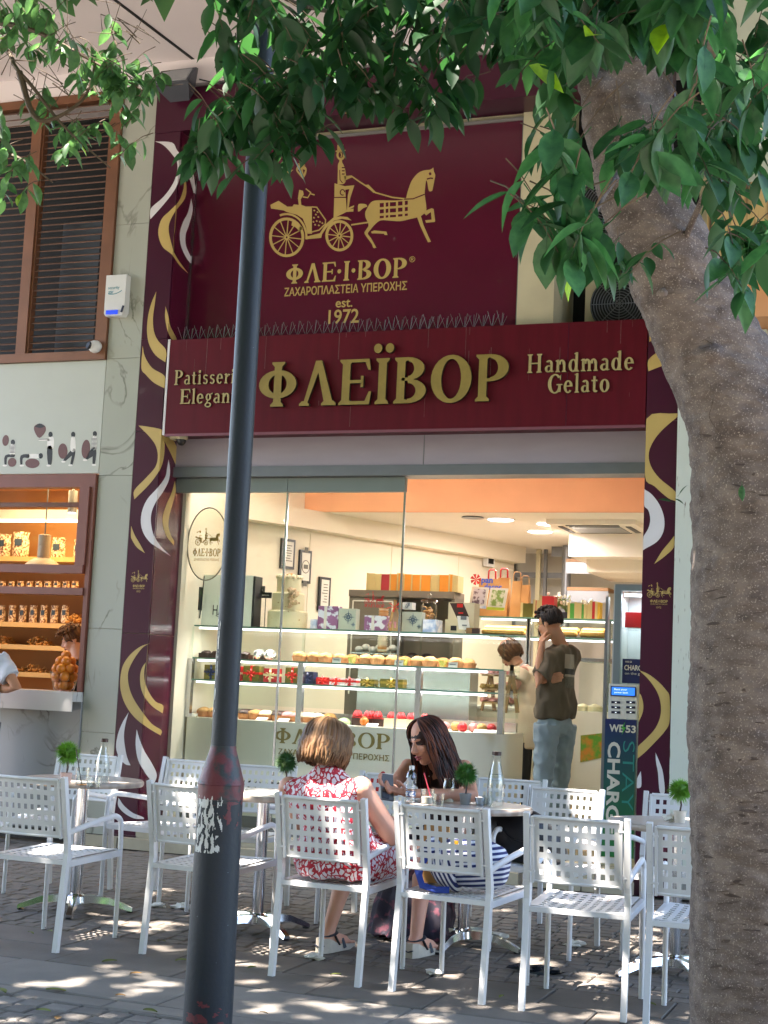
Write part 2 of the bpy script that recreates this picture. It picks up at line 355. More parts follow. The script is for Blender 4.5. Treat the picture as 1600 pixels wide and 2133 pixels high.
# swirls
LEFT = [('a', 'w', [(958, 873), (1062, 880), (1095, 930), (1150, 990), (1190, 1060), (1205, 1180), (1195, 1190), (1165, 1090), (1118, 1005), (1090, 985), (1040, 925), (1000, 890)]),
 ('a', 'w', [(1118, 1005), (1112, 1080), (1085, 1160), (1020, 1250), (929, 1352), (929, 1290), (1010, 1215), (1070, 1130), (1095, 1050), (1092, 985)]),
 ('a', 'g', [(1138, 1088), (1150, 1150), (1140, 1225), (1085, 1300), (1048, 1370), (1042, 1430), (1060, 1510), (1075, 1560), (1110, 1620), (1160, 1686), (1110, 1640), (1060, 1570), (1010, 1530), (985, 1480), (978, 1420), (1000, 1350), (1050, 1300), (1105, 1240), (1132, 1165)]),
 ('a', 'w', [(1180, 1225), (1188, 1300), (1165, 1390), (1145, 1450), (1148, 1520), (1183, 1600), (1180, 1630), (1150, 1590), (1118, 1520), (1110, 1440), (1130, 1370), (1160, 1310)]),
 ('d', 'g', [(965, 318), (955, 400), (945, 480), (950, 560), (975, 620), (1025, 680), (1022, 755), (960, 710), (920, 640), (908, 560), (915, 470), (935, 390)]),
 ('d', 'g', [(1022, 410), (1040, 470), (1050, 530), (1085, 600), (1090, 622), (1060, 612), (1035, 560), (1020, 480)]),
 ('d', 'g', [(881, 655), (895, 720), (940, 790), (1017, 840), (1015, 915), (950, 880), (900, 830), (873, 790)]),
 ('d', 'g', [(855, 1145), (900, 1150), (1000, 1170), (1005, 1200), (1015, 1260), (1010, 1340), (985, 1420), (920, 1510), (830, 1600), (830, 1545), (900, 1470), (960, 1400), (975, 1330), (960, 1265), (920, 1210), (880, 1170)]),
 ('d', 'g', [(1003, 1195), (1055, 1220), (1095, 1290), (1108, 1370), (1103, 1440), (1085, 1390), (1050, 1310), (1010, 1230)]),
 ('i', 'w', [(1291, -83), (1302, 0), (1290, 80), (1250, 160), (1190, 250), (1160, 330), (1158, 410), (1180, 500), (1230, 580), (1305, 655), (1220, 600), (1150, 550), (1100, 480), (1080, 400), (1090, 310), (1130, 220), (1210, 130), (1265, 50), (1280, -20)]),
 ('i', 'g', [(1340, 80), (1345, 160), (1320, 260), (1295, 350), (1290, 430), (1310, 500), (1332, 540), (1332, 575), (1280, 510), (1250, 430), (1248, 350), (1275, 260), (1315, 170)]),
 ('i', 'g', [(1005, 425), (1030, 490), (1070, 560), (1110, 633), (1050, 590), (1012, 530), (1004, 500)]),
 ('i', 'g', [(1145, 1325), (1090, 1360), (1030, 1440), (990, 1520), (980, 1590), (995, 1680), (1030, 1760), (1090, 1850), (1160, 1940), (1235, 1990), (1230, 2030), (1130, 1970), (1030, 1890), (960, 1790), (925, 1680), (924, 1580), (945, 1490), (1000, 1410), (1075, 1350)]),
 ('i', 'g', [(1118, 1470), (1105, 1540), (1110, 1620), (1140, 1700), (1190, 1770), (1248, 1800), (1245, 1860), (1170, 1810), (1110, 1740), (1080, 1660), (1075, 1570), (1090, 1510)]),
 ('i', 'w', [(985, 1855), (960, 1950), (950, 2040), (960, 2133), (975, 2200), (1000, 2260), (960, 2250), (915, 2200), (890, 2120), (905, 2020), (940, 1930)]),
 ('i', 'w', [(1048, 1985), (1070, 2060), (1105, 2150), (1160, 2240), (1200, 2330), (1180, 2400), (1120, 2330), (1060, 2220), (1040, 2100)]),
 ('p', 'w', [(832, 545), (870, 600), (930, 650), (1000, 680), (1010, 695), (940, 690), (870, 650), (830, 600)])]
RIGHT = [('g', 'g', [(868, 575), (900, 600), (868, 630)]), ('g', 'g', [(945, 683), (990, 750), (862, 810), (862, 740)]),
 ('g', 'g', [(1045, 1070), (1042, 1090), (960, 1160), (900, 1230), (865, 1310), (875, 1390), (930, 1470), (1030, 1555), (1030, 1612), (980, 1590), (900, 1520), (838, 1450), (848, 1105)]),
 ('l', 'w', [(1240, 140), (1300, 180), (1360, 260), (1395, 360), (1390, 460), (1340, 540), (1228, 605), (1230, 520), (1275, 440), (1290, 370), (1275, 300), (1240, 260)]),
 ('l', 'g', [(1472, 495), (1470, 580), (1400, 650), (1320, 708), (1380, 610), (1430, 550)]),
 ('o', 'g', [(1175, 610), (1250, 640), (1330, 700), (1395, 770), (1425, 830), (1425, 1020), (1390, 1100), (1300, 1200), (1220, 1280), (1148, 1340), (1150, 1250), (1230, 1170), (1310, 1080), (1350, 980), (1352, 880), (1320, 780), (1250, 680)]),
 ('o', 'g', [(1165, 780), (1195, 820), (1212, 900), (1200, 970), (1157, 1060), (1160, 800)]),
 ('o', 'w', [(1310, 1280), (1340, 1350), (1370, 1440), (1385, 1600), (1345, 1600), (1330, 1440), (1315, 1360)]), ('o', 'w', [(1190, 1430), (1195, 1490), (1190, 1560), (1143, 1560), (1160, 1490)])]
e0, e1 = px_of((XL1, 0, 0)), px_of((XL1, 0, 6))
def fside(p):                                       # > 0 on the front face of the left pillar
    return (e0[0]+(p[1]-e0[1])*(e1[0]-e0[0])/(e1[1]-e0[1]))-p[0]
def flat(pts3, n, m, name, parent, ext=.002):
    if len(pts3) > 2: return B().prism(pts3, V(n)*ext).build(name, m, parent)
for key, c, pts in LEFT:
    pl = smoothpoly(zp(key, pts)); m = m_gold if c == 'g' else m_white
    fr = clip(pl, fside); rt = clip(pl, lambda p: -fside(p))
    fr = [W(p.x, p.y, y=-.0005) for p in fr]; fr = [V((max(q.x, XL0+.001), q.y, q.z)) for q in fr]
    flat(fr, (0, -1, 0), m, 'swirl_motif', bld)
    rt = [W(p.x, p.y, x=XL1+.0005) for p in rt]; rt = [V((q.x, min(q.y, RE+.02), q.z)) for q in rt]
    flat(rt, (1, 0, 0), m, 'swirl_motif', bld)
for key, c, pts in RIGHT:
    q = [W(p.x, p.y, y=-.0005) for p in smoothpoly(zp(key, pts))]; q = [V((min(max(p.x, XR0+.001), XR1-.001), p.y, p.z)) for p in q]
    flat(q, (0, -1, 0), m_gold if c == 'g' else m_white, 'swirl_motif', bld)
# lintel, rails, threshold
px('shutter_box', m_lilac, XL1, XR0, RE-.07, RE+.1, 3.135, 3.40)
px('shutter_box_joint', m_grey, -3.87, -3.864, RE-.073, RE-.06, 3.14, 3.39)
px('door_rail', m_grey, XL1, XR0, RE-.1, RE+.12, 3.05, 3.134)
px('panel_header', m_railg, XL1, -5.055, RE-.03, RE+.03, 2.93, 3.046)
px('panel_header', m_railg, -5.05, -4.03, RE-.03, RE+.03, 2.93, 3.046)
px('threshold_step', mat('step_stone', 'b3a88f', .6, var=.2, sc=6, bump=.15), -6.65, XR0, -.09, RE+.2, 0, .085)
px('threshold_step', MATS['step_stone'], XL1, XR0, .0, RE+.2, .086, .16)
for x in np.arange(-6.2, XR0, .42): px('step_joint', m_joint, x, x+.006, -.093, -.089, .002, .084)
# glass leaves slid to the left half of the opening
for i, (x0, x1, y) in enumerate([(-6.07, -5.055, RE), (-5.05, -4.03, RE)]):
    gp = px('glass_panel', m_glass, x0, x1, y-.005, y+.005, .165, 2.93)
    B().box(x1-.012, x1+.004, y-.008, y+.008, .165, 2.93).build('panel_edge', m_steel, gp)
    B().box(x0, x1-.013, y-.03, y+.03, .161, .2).build('bottom_clamp', m_grey, gp)
px('glass_panel', m_glass, -6.03, -5.1, RE+.04, RE+.05, .165, 2.93)
# upper sign recess, side walls, niche, top band
px('recess_back', m_cream, -3.16, XR0+.3, RE+.75, RE+.8, 4.1, 7.0)
px('niche_wall', m_cream, -3.155, -2.86, .30, RE+.75, 4.17, 6.6)
px('niche_shade_panel', m_dark, -2.86, -1.8, RE+.6, RE+.72, 4.17, 6.6)  # dark sheet before the cream back; the cavity's shade is painted in
px('sign_back_wall', m_cream, -6.6, -3.1, RE+.05, RE+.12, 4.1, 7.0)
px('canopy_top', mat('roof_sheet', '6d6a66', .8), XL1, XR0, .02, RE+.7, 4.10, 4.16)
px('fascia_backing', m_maroon, XL1, XR0, .1, RE, 3.41, 4.09)
TB = thing('top_band', 'maroon band with swirl motif above the upper carriage sign', 'sign band', (-4.1, 0, 5.97))
B().box(XL0, -1.95, -.01, RE-.02, 5.985, 6.36).build('band', m_maroon, TB)
for nm, c, key, pts in [('swirl_motif', m_gold, 'b', [(600, 825), (545, 755), (590, 660), (650, 580), (740, 545), (860, 540), (1000, 570), (1105, 600), (1090, 625), (960, 595), (800, 590), (700, 620), (630, 690), (600, 745)]),
                        ('swirl_motif', m_white, 'b', [(790, 640), (830, 690), (930, 725), (1060, 725), (1180, 680), (1250, 590), (1285, 505), (1270, 610), (1215, 690), (1110, 745), (980, 760), (870, 735), (800, 690)])]:
    q = [W(p.x, p.y, y=-.0105) for p in smoothpoly(zp(key, pts))]; q = [V((p.x, p.y, max(p.z, 5.99))) for p in q]
    flat(q, (0, -1, 0), c, nm, TB)
# soffit of the floor above, with its joint
px('soffit', m_soffit, -12, 3, -2.6, 1.2, 6.62, 6.9)
px('soffit_cornice', m_soffit, -12, 3, .0, 1.2, 6.40, 6.619)
px('upper_floor_wall', m_cream, -12, 3, -.5, 1.2, 6.901, 16)
a, b2 = W(240, 0, z=6.618), W(440, 152, z=6.618); d = (b2-a)
B().bar(a-d*.5, b2, .03, .006).build('soffit_joint', m_dark, bld)
# right neighbour: peeling white column, stained parapet, greenish windows
nb = thing('right_building', 'pale building with peeling white column behind the tree trunk', 'building', (0, 0, 0))
def nx(name, m, *a): return B().box(*a).build(name, m, nb)
m_peel = mat('peeling_paint', 'c9cfc2', .7, sc=16, col2='6d5b45', thr=(.30, .36), stretch=(3, 3, .35), bump=.2, bsc=30)
m_stain = mat('stained_parapet', 'c3a36a', .8, sc=6, col2='4d3a22', thr=(.32, .5), stretch=(3, 3, .25), bump=.2, bsc=40)
m_peach = mat('peach_plaster', 'e0a372', .75, var=.06, sc=4)
nx('column', m_peel, -1.822, -1.2, -.02, .5, 0, 4.05)
nx('ground_wall', m_peel, -1.2, 4, .3, .6, 0, 4.2)
nx('column_base', mat('grey_base', '8a8780', .8, var=.3, bump=.2), -1.824, -1.19, -.03, -.018, 0, .2)
nx('upper_wall', m_cream, -1.8, 4, .62, .7, 4.2, 7)
nx('cornice', m_peach, -1.7, 4, -.35, .5, 4.06, 4.32)
nx('parapet', m_stain, -1.55, 4, -.6, -.5, 4.33, 4.95)
m_wing = mat('green_white_panel', 'c5cdbb', .35, var=.15, sc=2.5)
for k, x in enumerate(np.arange(-1.5, 4, .62)):
    wp = nx('window_panel', m_wing, x, x+.57, -.2, -.17, 4.96, 6.6); B().box(x+.572, x+.618, -.23, -.17, 4.96, 6.6).build('window_post', m_whitep, wp)
# ================================================================ carriage emblem, traced once on the upper sign and reused smaller
SY = RE-.012
def emb(pts): return [(lambda q: (q.x, q.z))(W(p.x, p.y, y=SY)) for p in zp('b', pts)]
EM = []                                             # (colour, polygon in metres)
def E1(c, pts, sm=True):
    q = emb(pts); q = [V(p) for p in q]
    EM.append((c, [tuple(p) for p in (smoothpoly(q, 3, 100) if sm else q)]))
def stroke(pts, w, c='g'):
    p = [V(q) for q in emb(pts)]; L = []; R_ = []
    for i in range(len(p)):
        t = (p[min(i+1, len(p)-1)]-p[max(i-1, 0)]).normalized(); nrm = V((-t.y, t.x))*w/2; L.append(p[i]+nrm); R_.append(p[i]-nrm)
    EM.append((c, [tuple(q) for q in L+R_[::-1]]))
def ring(cx, cy, rx, ry, t, a0=0, a1=360, n=28, c='g'):
    A = [radians(a0+(a1-a0)*i/n) for i in range(n+1)]
    for k in range(n):
        EM.append((c, [tuple(q) for q in emb([(cx+rx*cos(A[k]), cy-ry*sin(A[k])), (cx+rx*cos(A[k+1]), cy-ry*sin(A[k+1])), (cx+(rx-t)*cos(A[k+1]), cy-(ry-t)*sin(A[k+1])), (cx+(rx-t)*cos(A[k]), cy-(ry-t)*sin(A[k]))])]))
E1('g', [(640, 1305), (642, 1265), (660, 1258), (690, 1262), (697, 1275), (672, 1285), (650, 1303)])
E1('g', [(695, 1290), (720, 1250), (760, 1237), (860, 1238), (930, 1230), (945, 1190), (970, 1120), (1010, 1070), (1050, 1052), (1085, 1048), (1105, 1035), (1108, 1058), (1117, 1080), (1112, 1110), (1098, 1178), (1078, 1178), (1068, 1125), (1060, 1112), (1055, 1150), (1052, 1200), (1062, 1290), (1045, 1320), (1015, 1338), (960, 1352), (900, 1365), (840, 1362), (780, 1360), (740, 1390), (715, 1420), (700, 1442), (720, 1470), (748, 1520), (752, 1528), (735, 1530), (725, 1505), (682, 1445), (690, 1420), (705, 1395), (700, 1370), (688, 1345), (685, 1315)])
E1('g', [(1003, 1335), (1025, 1325), (1045, 1390), (1075, 1460), (1090, 1492), (1072, 1495), (1050, 1450), (1025, 1395)], 0)
E1('g', [(1045, 1312), (1060, 1300), (1095, 1286), (1107, 1290), (1116, 1365), (1112, 1370), (1060, 1375), (1055, 1360), (1095, 1356), (1090, 1308), (1060, 1330)], 0)
E1('g', [(722, 1430), (740, 1423), (815, 1430), (822, 1450), (805, 1450), (800, 1442), (725, 1440)], 0)
for x0, x1 in ((775, 800), (812, 828), (838, 875), (888, 915), (930, 948)):
    for y0, y1 in ((1255, 1280), (1294, 1318), (1334, 1348)):
        o = -(x0-775)*.09; E1('m', [(x0, y0+o), (x1, y0+o-2), (x1, y1+o-2), (x0, y1+o)], 0)
E1('m', [(1077, 1070), (1085, 1063), (1094, 1068), (1093, 1080), (1082, 1083)], 0); stroke([(1066, 1106), (1088, 1100), (1104, 1102)], .012, 'm'); stroke([(925, 1230), (980, 1228), (1052, 1200)], .010, 'm')
E1('g', [(513, 895), (550, 892), (551, 930), (513, 930)], 0); E1('g', [(503, 930), (562, 925), (562, 932), (503, 938)], 0)
ring(534, 956, 27, 33, 12, n=14); E1('g', [(527, 985), (541, 983), (543, 1015), (523, 1015)], 0); stroke([(534, 940), (540, 958), (535, 972)], .008)
E1('g', [(518, 1012), (535, 990), (556, 1030), (566, 1090), (556, 1132), (514, 1138), (516, 1060)])
for y in (1035, 1055, 1075): stroke([(541, y), (558, y)], .010, 'm')
stroke([(528, 1050), (530, 1110), (545, 1130)], .007, 'm')
E1('g', [(553, 1088), (598, 1083), (606, 1093), (560, 1112)], 0)
E1('g', [(496, 1132), (560, 1150), (564, 1214), (495, 1216)], 0); E1('g', [(494, 1223), (565, 1222), (570, 1296), (612, 1288), (611, 1305), (568, 1308), (490, 1347)], 0)
ring(545, 1188, 17, 20, 6, 0, 300, 12, 'm'); E1('g', [(556, 1150), (617, 1144), (592, 1222), (582, 1282), (616, 1268), (614, 1278), (572, 1300), (578, 1205), (588, 1166), (556, 1172)], 0)
stroke([(598, 1086), (650, 1122), (690, 1148), (745, 1188), (850, 1218), (935, 1228)], .011); E1('g', [(683, 1142), (705, 1140), (748, 1184), (735, 1190)], 0)
E1('g', [(100, 1265), (150, 1240), (205, 1276), (355, 1275), (355, 1442), (328, 1442), (320, 1400), (300, 1350), (262, 1325), (200, 1308), (180, 1298), (104, 1287)], 0)
stroke([(355, 1277), (385, 1279), (440, 1358), (438, 1382), (400, 1420), (355, 1432)], .010)
for q in ((370, 1300), (380, 1325), (368, 1345), (395, 1340), (385, 1365), (405, 1370), (375, 1388), (420, 1378), (398, 1392), (365, 1370), (390, 1310)): E1('g', [(q[0]-6, q[1]), (q[0], q[1]-7), (q[0]+7, q[1]), (q[0], q[1]+5)], 0)
E1('g', [(325, 1460), (325, 1476), (412, 1468), (418, 1445), (445, 1405), (492, 1362), (540, 1350), (600, 1360), (575, 1340), (530, 1336), (488, 1344), (440, 1385), (405, 1440)], 0)
for cx, cy, rx, ry in ((200, 1465, 108, 122), (525, 1455, 86, 96)):
    ring(cx, cy, rx, ry, 16, n=36); ring(cx, cy, 15, 16, 9, n=10)
    for k in range(12):
        a = pi*k/6+.1; stroke([(cx+14*cos(a), cy+15*sin(a)), (cx+(rx-12)*cos(a), cy+(ry-12)*sin(a))], .0075)
ring(200, 1465, 128, 150, 12, -5, 110, 16); ring(215, 1465, 100, 105, 30, 30, 78, 8)
E1('g', [(258, 1050), (272, 1022), (300, 1018), (322, 1040), (318, 1075), (300, 1105), (282, 1085)]); E1('m', [(268, 1050), (282, 1040), (292, 1056), (280, 1066)], 0); E1('m', [(300, 1045), (315, 1050), (305, 1075)], 0)
E1('g', [(160, 1100), (190, 1060), (240, 1048), (215, 1072), (180, 1098), (165, 1118)]); E1('g', [(268, 1010), (284, 1008), (280, 1022)], 0); E1('g', [(298, 1005), (316, 1020), (300, 1022)], 0)
E1('g', [(278, 1172), (300, 1178), (305, 1200), (286, 1230), (290, 1265), (318, 1275), (235, 1278), (245, 1262), (275, 1265), (270, 1225)], 0)
stroke([(300, 1215), (330, 1220), (345, 1195), (372, 1203)], .010); stroke([(318, 1165), (350, 1190)], .010); stroke([(598, 1388), (700, 1373)], .012)
exs = [p[0] for _, q in EM for p in q]; ezs = [p[1] for _, q in EM for p in q]
EC = ((min(exs)+max(exs))/2, (min(ezs)+max(ezs))/2, max(exs)-min(exs))
def emblem(parent, O, X, Z, width, mg, mm, ext=.003, name='carriage_emblem', simple=False):
    """flat horse-and-carriage figure; O its centre"""
    s = width/EC[2]; X = V(X).normalized(); Z = V(Z).normalized(); N = X.cross(Z); b = B()
    for i, (c, q) in enumerate(EM):
        if c == 'm' and mm is None: continue
        b.k = 0 if c == 'g' else 1
        e = ext*(1+.12*(i % 5)/5) if c == 'g' else ext*1.35
        b.prism([V(O)+X*((p[0]-EC[0])*s)+Z*((p[1]-EC[1])*s) for p in q], N*e)
    return b.build(name, [mg, mm or mg], parent)
# ================================================================ serif lettering (own outlines: stems, bowls, slab serifs)
def G_stem(x, y0=0, y1=1, w=.2): return ('p', [(x, y0), (x+w, y0), (x+w, y1), (x, y1)])
def G_ser(x, y, w, up=1, t=.07, o=.07): return ('p', [(x-o, y), (x+w+o, y), (x+w+o, y+t*up*.6), (x+w, y+t*up*1.5), (x, y+t*up*1.5), (x-o, y+t*up*.6)])
def G_ring(cx, cy, rx, ry, T=.2, t=.07, a0=0, a1=360): return ('r', (cx, cy, rx, ry, T, t, a0, a1))
def st(x, y0=0, y1=1, w=.2, o=.07): return [G_stem(x, y0, y1, w), G_ser(x, y0, w, 1, .07, o), G_ser(x, y1, w, -1, .07, o)]
def ls(x, y1, w=.15): return [G_stem(x, 0, y1, w), G_ser(x, 0, w, 1, .06, .06), ('p', [(x-.07, y1-.05), (x+w, y1), (x+w, y1-.1), (x-.07, y1-.09)])]
XH = .66
GL = {
 'Φ': (1.0, st(.4)+[G_ring(.5, .5, .5, .32, .2, .08)]),
 'Λ': (.98, [('p', [(.12, 0), (.22, 0), (.54, .86), (.50, 1), (.42, 1)]), ('p', [(.42, 1), (.58, 1), (.93, 0), (.70, 0)]), G_ser(.1, 0, .12, 1), G_ser(.68, 0, .24, 1)]),
 'Ε': (.84, st(.08)+[('p', [(.08, .93), (.76, .93), (.76, 1), (.08, 1)]), ('p', [(.08, 0), (.8, 0), (.8, .075), (.08, .075)]), ('p', [(.28, .47), (.6, .47), (.6, .54), (.28, .54)]), ('p', [(.8, 0), (.84, .28), (.78, .28), (.68, .07)]), ('p', [(.76, 1), (.8, .76), (.74, .76), (.66, .93)]), ('p', [(.56, .38), (.63, .38), (.63, .63), (.56, .63)])]),
 'Ι': (.42, st(.1)), 'Ϊ': (.42, st(.1)+[G_ring(.06, 1.22, .105, .105, .104, .104), G_ring(.36, 1.22, .105, .105, .104, .104)]),
 'Β': (.86, st(.08)+[G_ring(.36, .75, .40, .25, .2, .07, -90, 90), G_ring(.36, .265, .46, .265, .2, .075, -90, 90), ('p', [(.2, .93), (.38, .93), (.38, 1), (.2, 1)]), ('p', [(.2, 0), (.38, 0), (.38, .075), (.2, .075)]), ('p', [(.2, .49), (.38, .49), (.38, .56), (.2, .56)])]),
 'Ο': (1.02, [G_ring(.5, .5, .5, .52, .2, .07)]),
 'Ρ': (.82, st(.08)+[G_ring(.36, .71, .44, .29, .2, .07, -90, 90), ('p', [(.2, .93), (.38, .93), (.38, 1), (.2, 1)]), ('p', [(.2, .42), (.38, .42), (.38, .49), (.2, .49)])]),
 '·': (.26, [G_ring(.1, .5, .11, .11, .109, .109)]), ' ': (.35, []),
 'a': (.58, [G_stem(.34, .06, .5, .14), G_ring(.27, .46, .21, .2, .13, .07, 0, 150), G_ring(.24, .19, .22, .19, .13, .06, 60, 330), ('p', [(.34, .08), (.42, 0), (.58, .06), (.48, .1)])]),
 't': (.42, [G_stem(.1, .1, .84, .14), ('p', [(0, .58), (.36, .58), (.36, .65), (0, .65)]), G_ring(.26, .14, .16, .15, .14, .07, 180, 330)]),
 'i': (.34, ls(.09, XH)+[G_ring(.165, .85, .1, .1, .099, .099)]), 'l': (.33, ls(.09, 1.02)),
 's': (.5, [G_ring(.24, .48, .2, .17, .11, .07, 20, 270), G_ring(.24, .18, .21, .19, .11, .07, -160, 90)]),
 'e': (.58, [G_ring(.28, .33, .27, .34, .14, .06, 0, 320), ('p', [(.1, .33), (.54, .33), (.54, .39), (.1, .39)])]),
 'r': (.47, ls(.08, XH)+[G_ring(.36, .44, .15, .2, .1, .08, 40, 180)]),
 'n': (.68, ls(.06, XH)+[G_stem(.44, 0, .45, .14), G_ser(.44, 0, .14, 1, .06, .06), G_ring(.36, .4, .22, .26, .14, .08, 0, 180)]),
 'm': (1.02, ls(.06, XH)+[G_stem(.42, 0, .45, .14), G_stem(.79, 0, .45, .14), G_ser(.42, 0, .14, 1, .06, .06), G_ser(.79, 0, .14, 1, .06, .06), G_ring(.35, .4, .21, .26, .14, .08, 0, 180), G_ring(.72, .4, .21, .26, .14, .08, 0, 180)]),
 'd': (.66, [G_stem(.4, 0, 1.02, .15), G_ser(.42, 0, .15, 1, .06, .05), ('p', [(.33, .97), (.55, 1.02), (.55, .92), (.33, .93)]), G_ring(.28, .33, .27, .34, .14, .06)]),
 'g': (.6, [G_ring(.27, .42, .22, .24, .12, .06), G_ring(.27, -.1, .26, .17, .1, .06), ('p', [(.12, .05), (.2, .2), (.3, .2), (.24, .05)]), ('p', [(.42, .56), (.6, .62), (.6, .7), (.44, .64)])]),
 'o': (.62, [G_ring(.3, .33, .29, .35, .15, .06)]),
 'P': (.76, st(.1, w=.17)+[G_ring(.36, .73, .36, .27, .16, .06, -90, 90), ('p', [(.2, .94), (.38, .94), (.38, 1), (.2, 1)]), ('p', [(.2, .46), (.38, .46), (.38, .52), (.2, .52)])]),
 'H': (.98, st(.1, w=.17)+st(.66, w=.17)+[('p', [(.2, .47), (.7, .47), (.7, .54), (.2, .54)])]),
 'G': (.92, [G_ring(.46, .5, .44, .52, .18, .06, 40, 330), G_stem(.66, .06, .42, .16), ('p', [(.56, .42), (.92, .42), (.92, .48), (.56, .48)]), ('p', [(.74, .9), (.82, .98), (.82, .7), (.76, .7)])]),
}
GL['E'] = GL['Ε']
def serif(body, O, X, Z, h, width, mats, parent, name='letter', ext=.02, bold=1.0, each=True, label=None):
    """raised serif letters, O = left end of the base line; mats = (face, edge)"""
    X = V(X).normalized(); Z = V(Z).normalized(); N = X.cross(Z); tot = sum(GL[c][0] for c in body)+.07*(len(body)-1)
    sx = width/tot; u = 0; out = []; allb = B()
    for c in body:
        adv, parts = GL[c]; b = B() if each else allb; k = 0
        def pr(pts):
            nonlocal k
            q = [V(O)+X*((u+p[0])*sx)+Z*(p[1]*h) for p in pts]; e = ext+.0006*(k % 7); n = len(q); k += 1
            b.k = 0; b.add([p+N*e for p in q], [tuple(range(n))]); b.k = 1
            b.add(q+[p+N*e for p in q], [(i, (i+1) % n, (i+1) % n+n, i+n) for i in range(n)])
        for t, g in parts:
            if t == 'p': pr(g)
            else:
                cx, cy, rx, ry, T, tt, a0, a1 = g; T, tt = min(T*bold, rx-.001), min(tt*bold, ry-.001); n = max(4, int((a1-a0)/14))
                A = [radians(a0+(a1-a0)*i/n) for i in range(n+1)]
                P_ = [(cx+rx*cos(a), cy+ry*sin(a)) for a in A]; Q_ = [(cx+max(rx-T, .001)*cos(a), cy+max(ry-tt, .001)*sin(a)) for a in A]
                e = ext+.0006*(k % 7); k += 1
                q = [V(O)+X*((u+p[0])*sx)+Z*(p[1]*h) for p in P_+Q_]; m = n+1
                b.k = 0; b.add([p+N*e for p in q], [(i, i+1, m+i+1, m+i) for i in range(n)])
                b.k = 1; L = len(q); b.add(q+[p+N*e for p in q], [(i, i+1, L+i+1, L+i) for i in range(n)]+[(m+i+1, m+i, L+m+i, L+m+i+1) for i in range(n)])
        if each and parts: out.append(b.build(name, mats, parent))
        u += adv+.07
    if not each: out.append(allb.build(name, mats, parent, label=label))
    return out
# ================================================================ upper sign
us = thing('carriage_sign', 'large maroon upper sign with gold horse carriage emblem and Greek lettering', 'sign', (-4.6, RE, 4.2))
B().box(-6.08, -3.165, RE-.012, RE+.03, 4.17, 5.93).build('panel', mat('sign_maroon', '5c1830', .2, var=.12, sc=1.5, coat=.4), us)
B().box(-6.08, -3.165, RE-.02, RE+.03, 5.931, 5.958).build('trim', mat('dull_alu', '8d8a88', .55, metal=.2, var=.1), us)
B().box(-6.085, -6.072, RE-.03, RE-.013, 4.17, 5.93).build('trim', m_steel, us)
B().box(-3.164, -3.152, RE-.03, RE+.03, 4.17, 5.958).build('trim', m_grey, us)
emblem(us, (EC[0], SY, EC[1]), XA, ZA, EC[2], m_gold, MATS['sign_maroon'], .004)
FR = (m_gold, m_goldside)
a, b2 = W(596, 592, y=SY), W(848, 575, y=SY); serif('ΦΛΕ·Ι·ΒΟΡ', (a.x, SY, (a.z+b2.z)/2-.005), XA, ZA, .165, b2.x-a.x, FR, us, ext=.006, bold=1.35)
q = W(859, 540, y=SY); text('®', m_gold, q, XA, ZA, us, h=.05)
a, b2 = W(593, 609, y=SY), W(848, 594, y=SY); text('ΖΑΧΑΡΟΠΛΑΣΤΕΙΑ ΥΠΕΡΟΧΗΣ', m_gold, (a+b2)/2, XA, ZA, us, w=(b2-a).length, h=.075, ext=.004, bold=.012)
text('est.', m_gold, W(717, 632, y=SY), XA, ZA, us, h=.065, ext=.004, bold=.01); text('1972', m_gold, W(716, 659, y=SY), XA, ZA, us, w=.27, h=.12, ext=.004, bold=.01)
# ================================================================ fascia sign
fs = thing('fascia_sign', 'long maroon fascia sign with raised gold Greek shop name', 'sign', (-4.06, 0, 3.375))
B().box(-6.055, -2.062, 0, .26, 3.375, 4.17).build('box', m_fascia, fs)
B().box(-6.075, -6.056, -.004, .26, 3.365, 4.175).build('end_trim', m_white, fs)
B().box(-6.055, -2.062, -.003, -.0005, 3.352, 3.374).build('lower_lip', mat('lip_maroon', '7d4a55', .4), fs)
B().box(-2.66, -2.655, -.0015, 0, 3.38, 4.165).build('panel_joint', m_maroon, fs)
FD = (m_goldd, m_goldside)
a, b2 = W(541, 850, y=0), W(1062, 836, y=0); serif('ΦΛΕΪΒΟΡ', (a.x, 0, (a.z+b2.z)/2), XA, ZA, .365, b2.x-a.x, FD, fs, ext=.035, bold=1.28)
m_pale = mat('pale_gold_letter', 'b0a06c', .45, var=.15, sc=12)
FP = (m_pale, m_goldside)
for body, pa, pb, h in (('Patisserie', (364, 803), (507, 798), .125), ('Elegante', (376, 843), (512, 838), .125), ('Handmade', (1098, 780), (1322, 769), .145), ('Gelato', (1141, 822), (1271, 815), .145)):
    a, b2 = W(*pa, y=0), W(*pb, y=0); serif(body, (a.x, 0, (a.z+b2.z)/2), XA, ZA, h, b2.x-a.x, FP, fs, ext=.015, bold=1.2)
b = B()
for k in range(26):
    x = rs.uniform(-6.0, -2.1); z = rs.choice([4.168, 4.168, 4.0, 3.98, 3.62]); b.box(x, x+rs.uniform(.0015, .004), -.0012, 0, z-rs.uniform(.03, .28), z)
b.build('drip_stain', mat('pale_drip', '7a5a58', .8, var=.4, sc=40), fs, kind='stuff')
# bird spikes along the fascia top
sp = thing('bird_spike_strip', 'thin wire bird spikes along the top of the fascia sign', 'bird spikes', (-4.6, .1, 4.175))
b = B(); b.box(-6.0, -3.15, .08, .11, 4.17, 4.177)
for x in np.arange(-5.99, -3.16, .075):
    for dx, dy in ((-.03, -.05), (.03, -.03), (0, .02), (.035, .04)): b.tube([(x, .095, 4.176), (x+dx+rs.uniform(-.006, .006), .095+dy, 4.176+rs.uniform(.1, .125))], .0013, 4, False)
b.build('spikes', m_grey, sp)
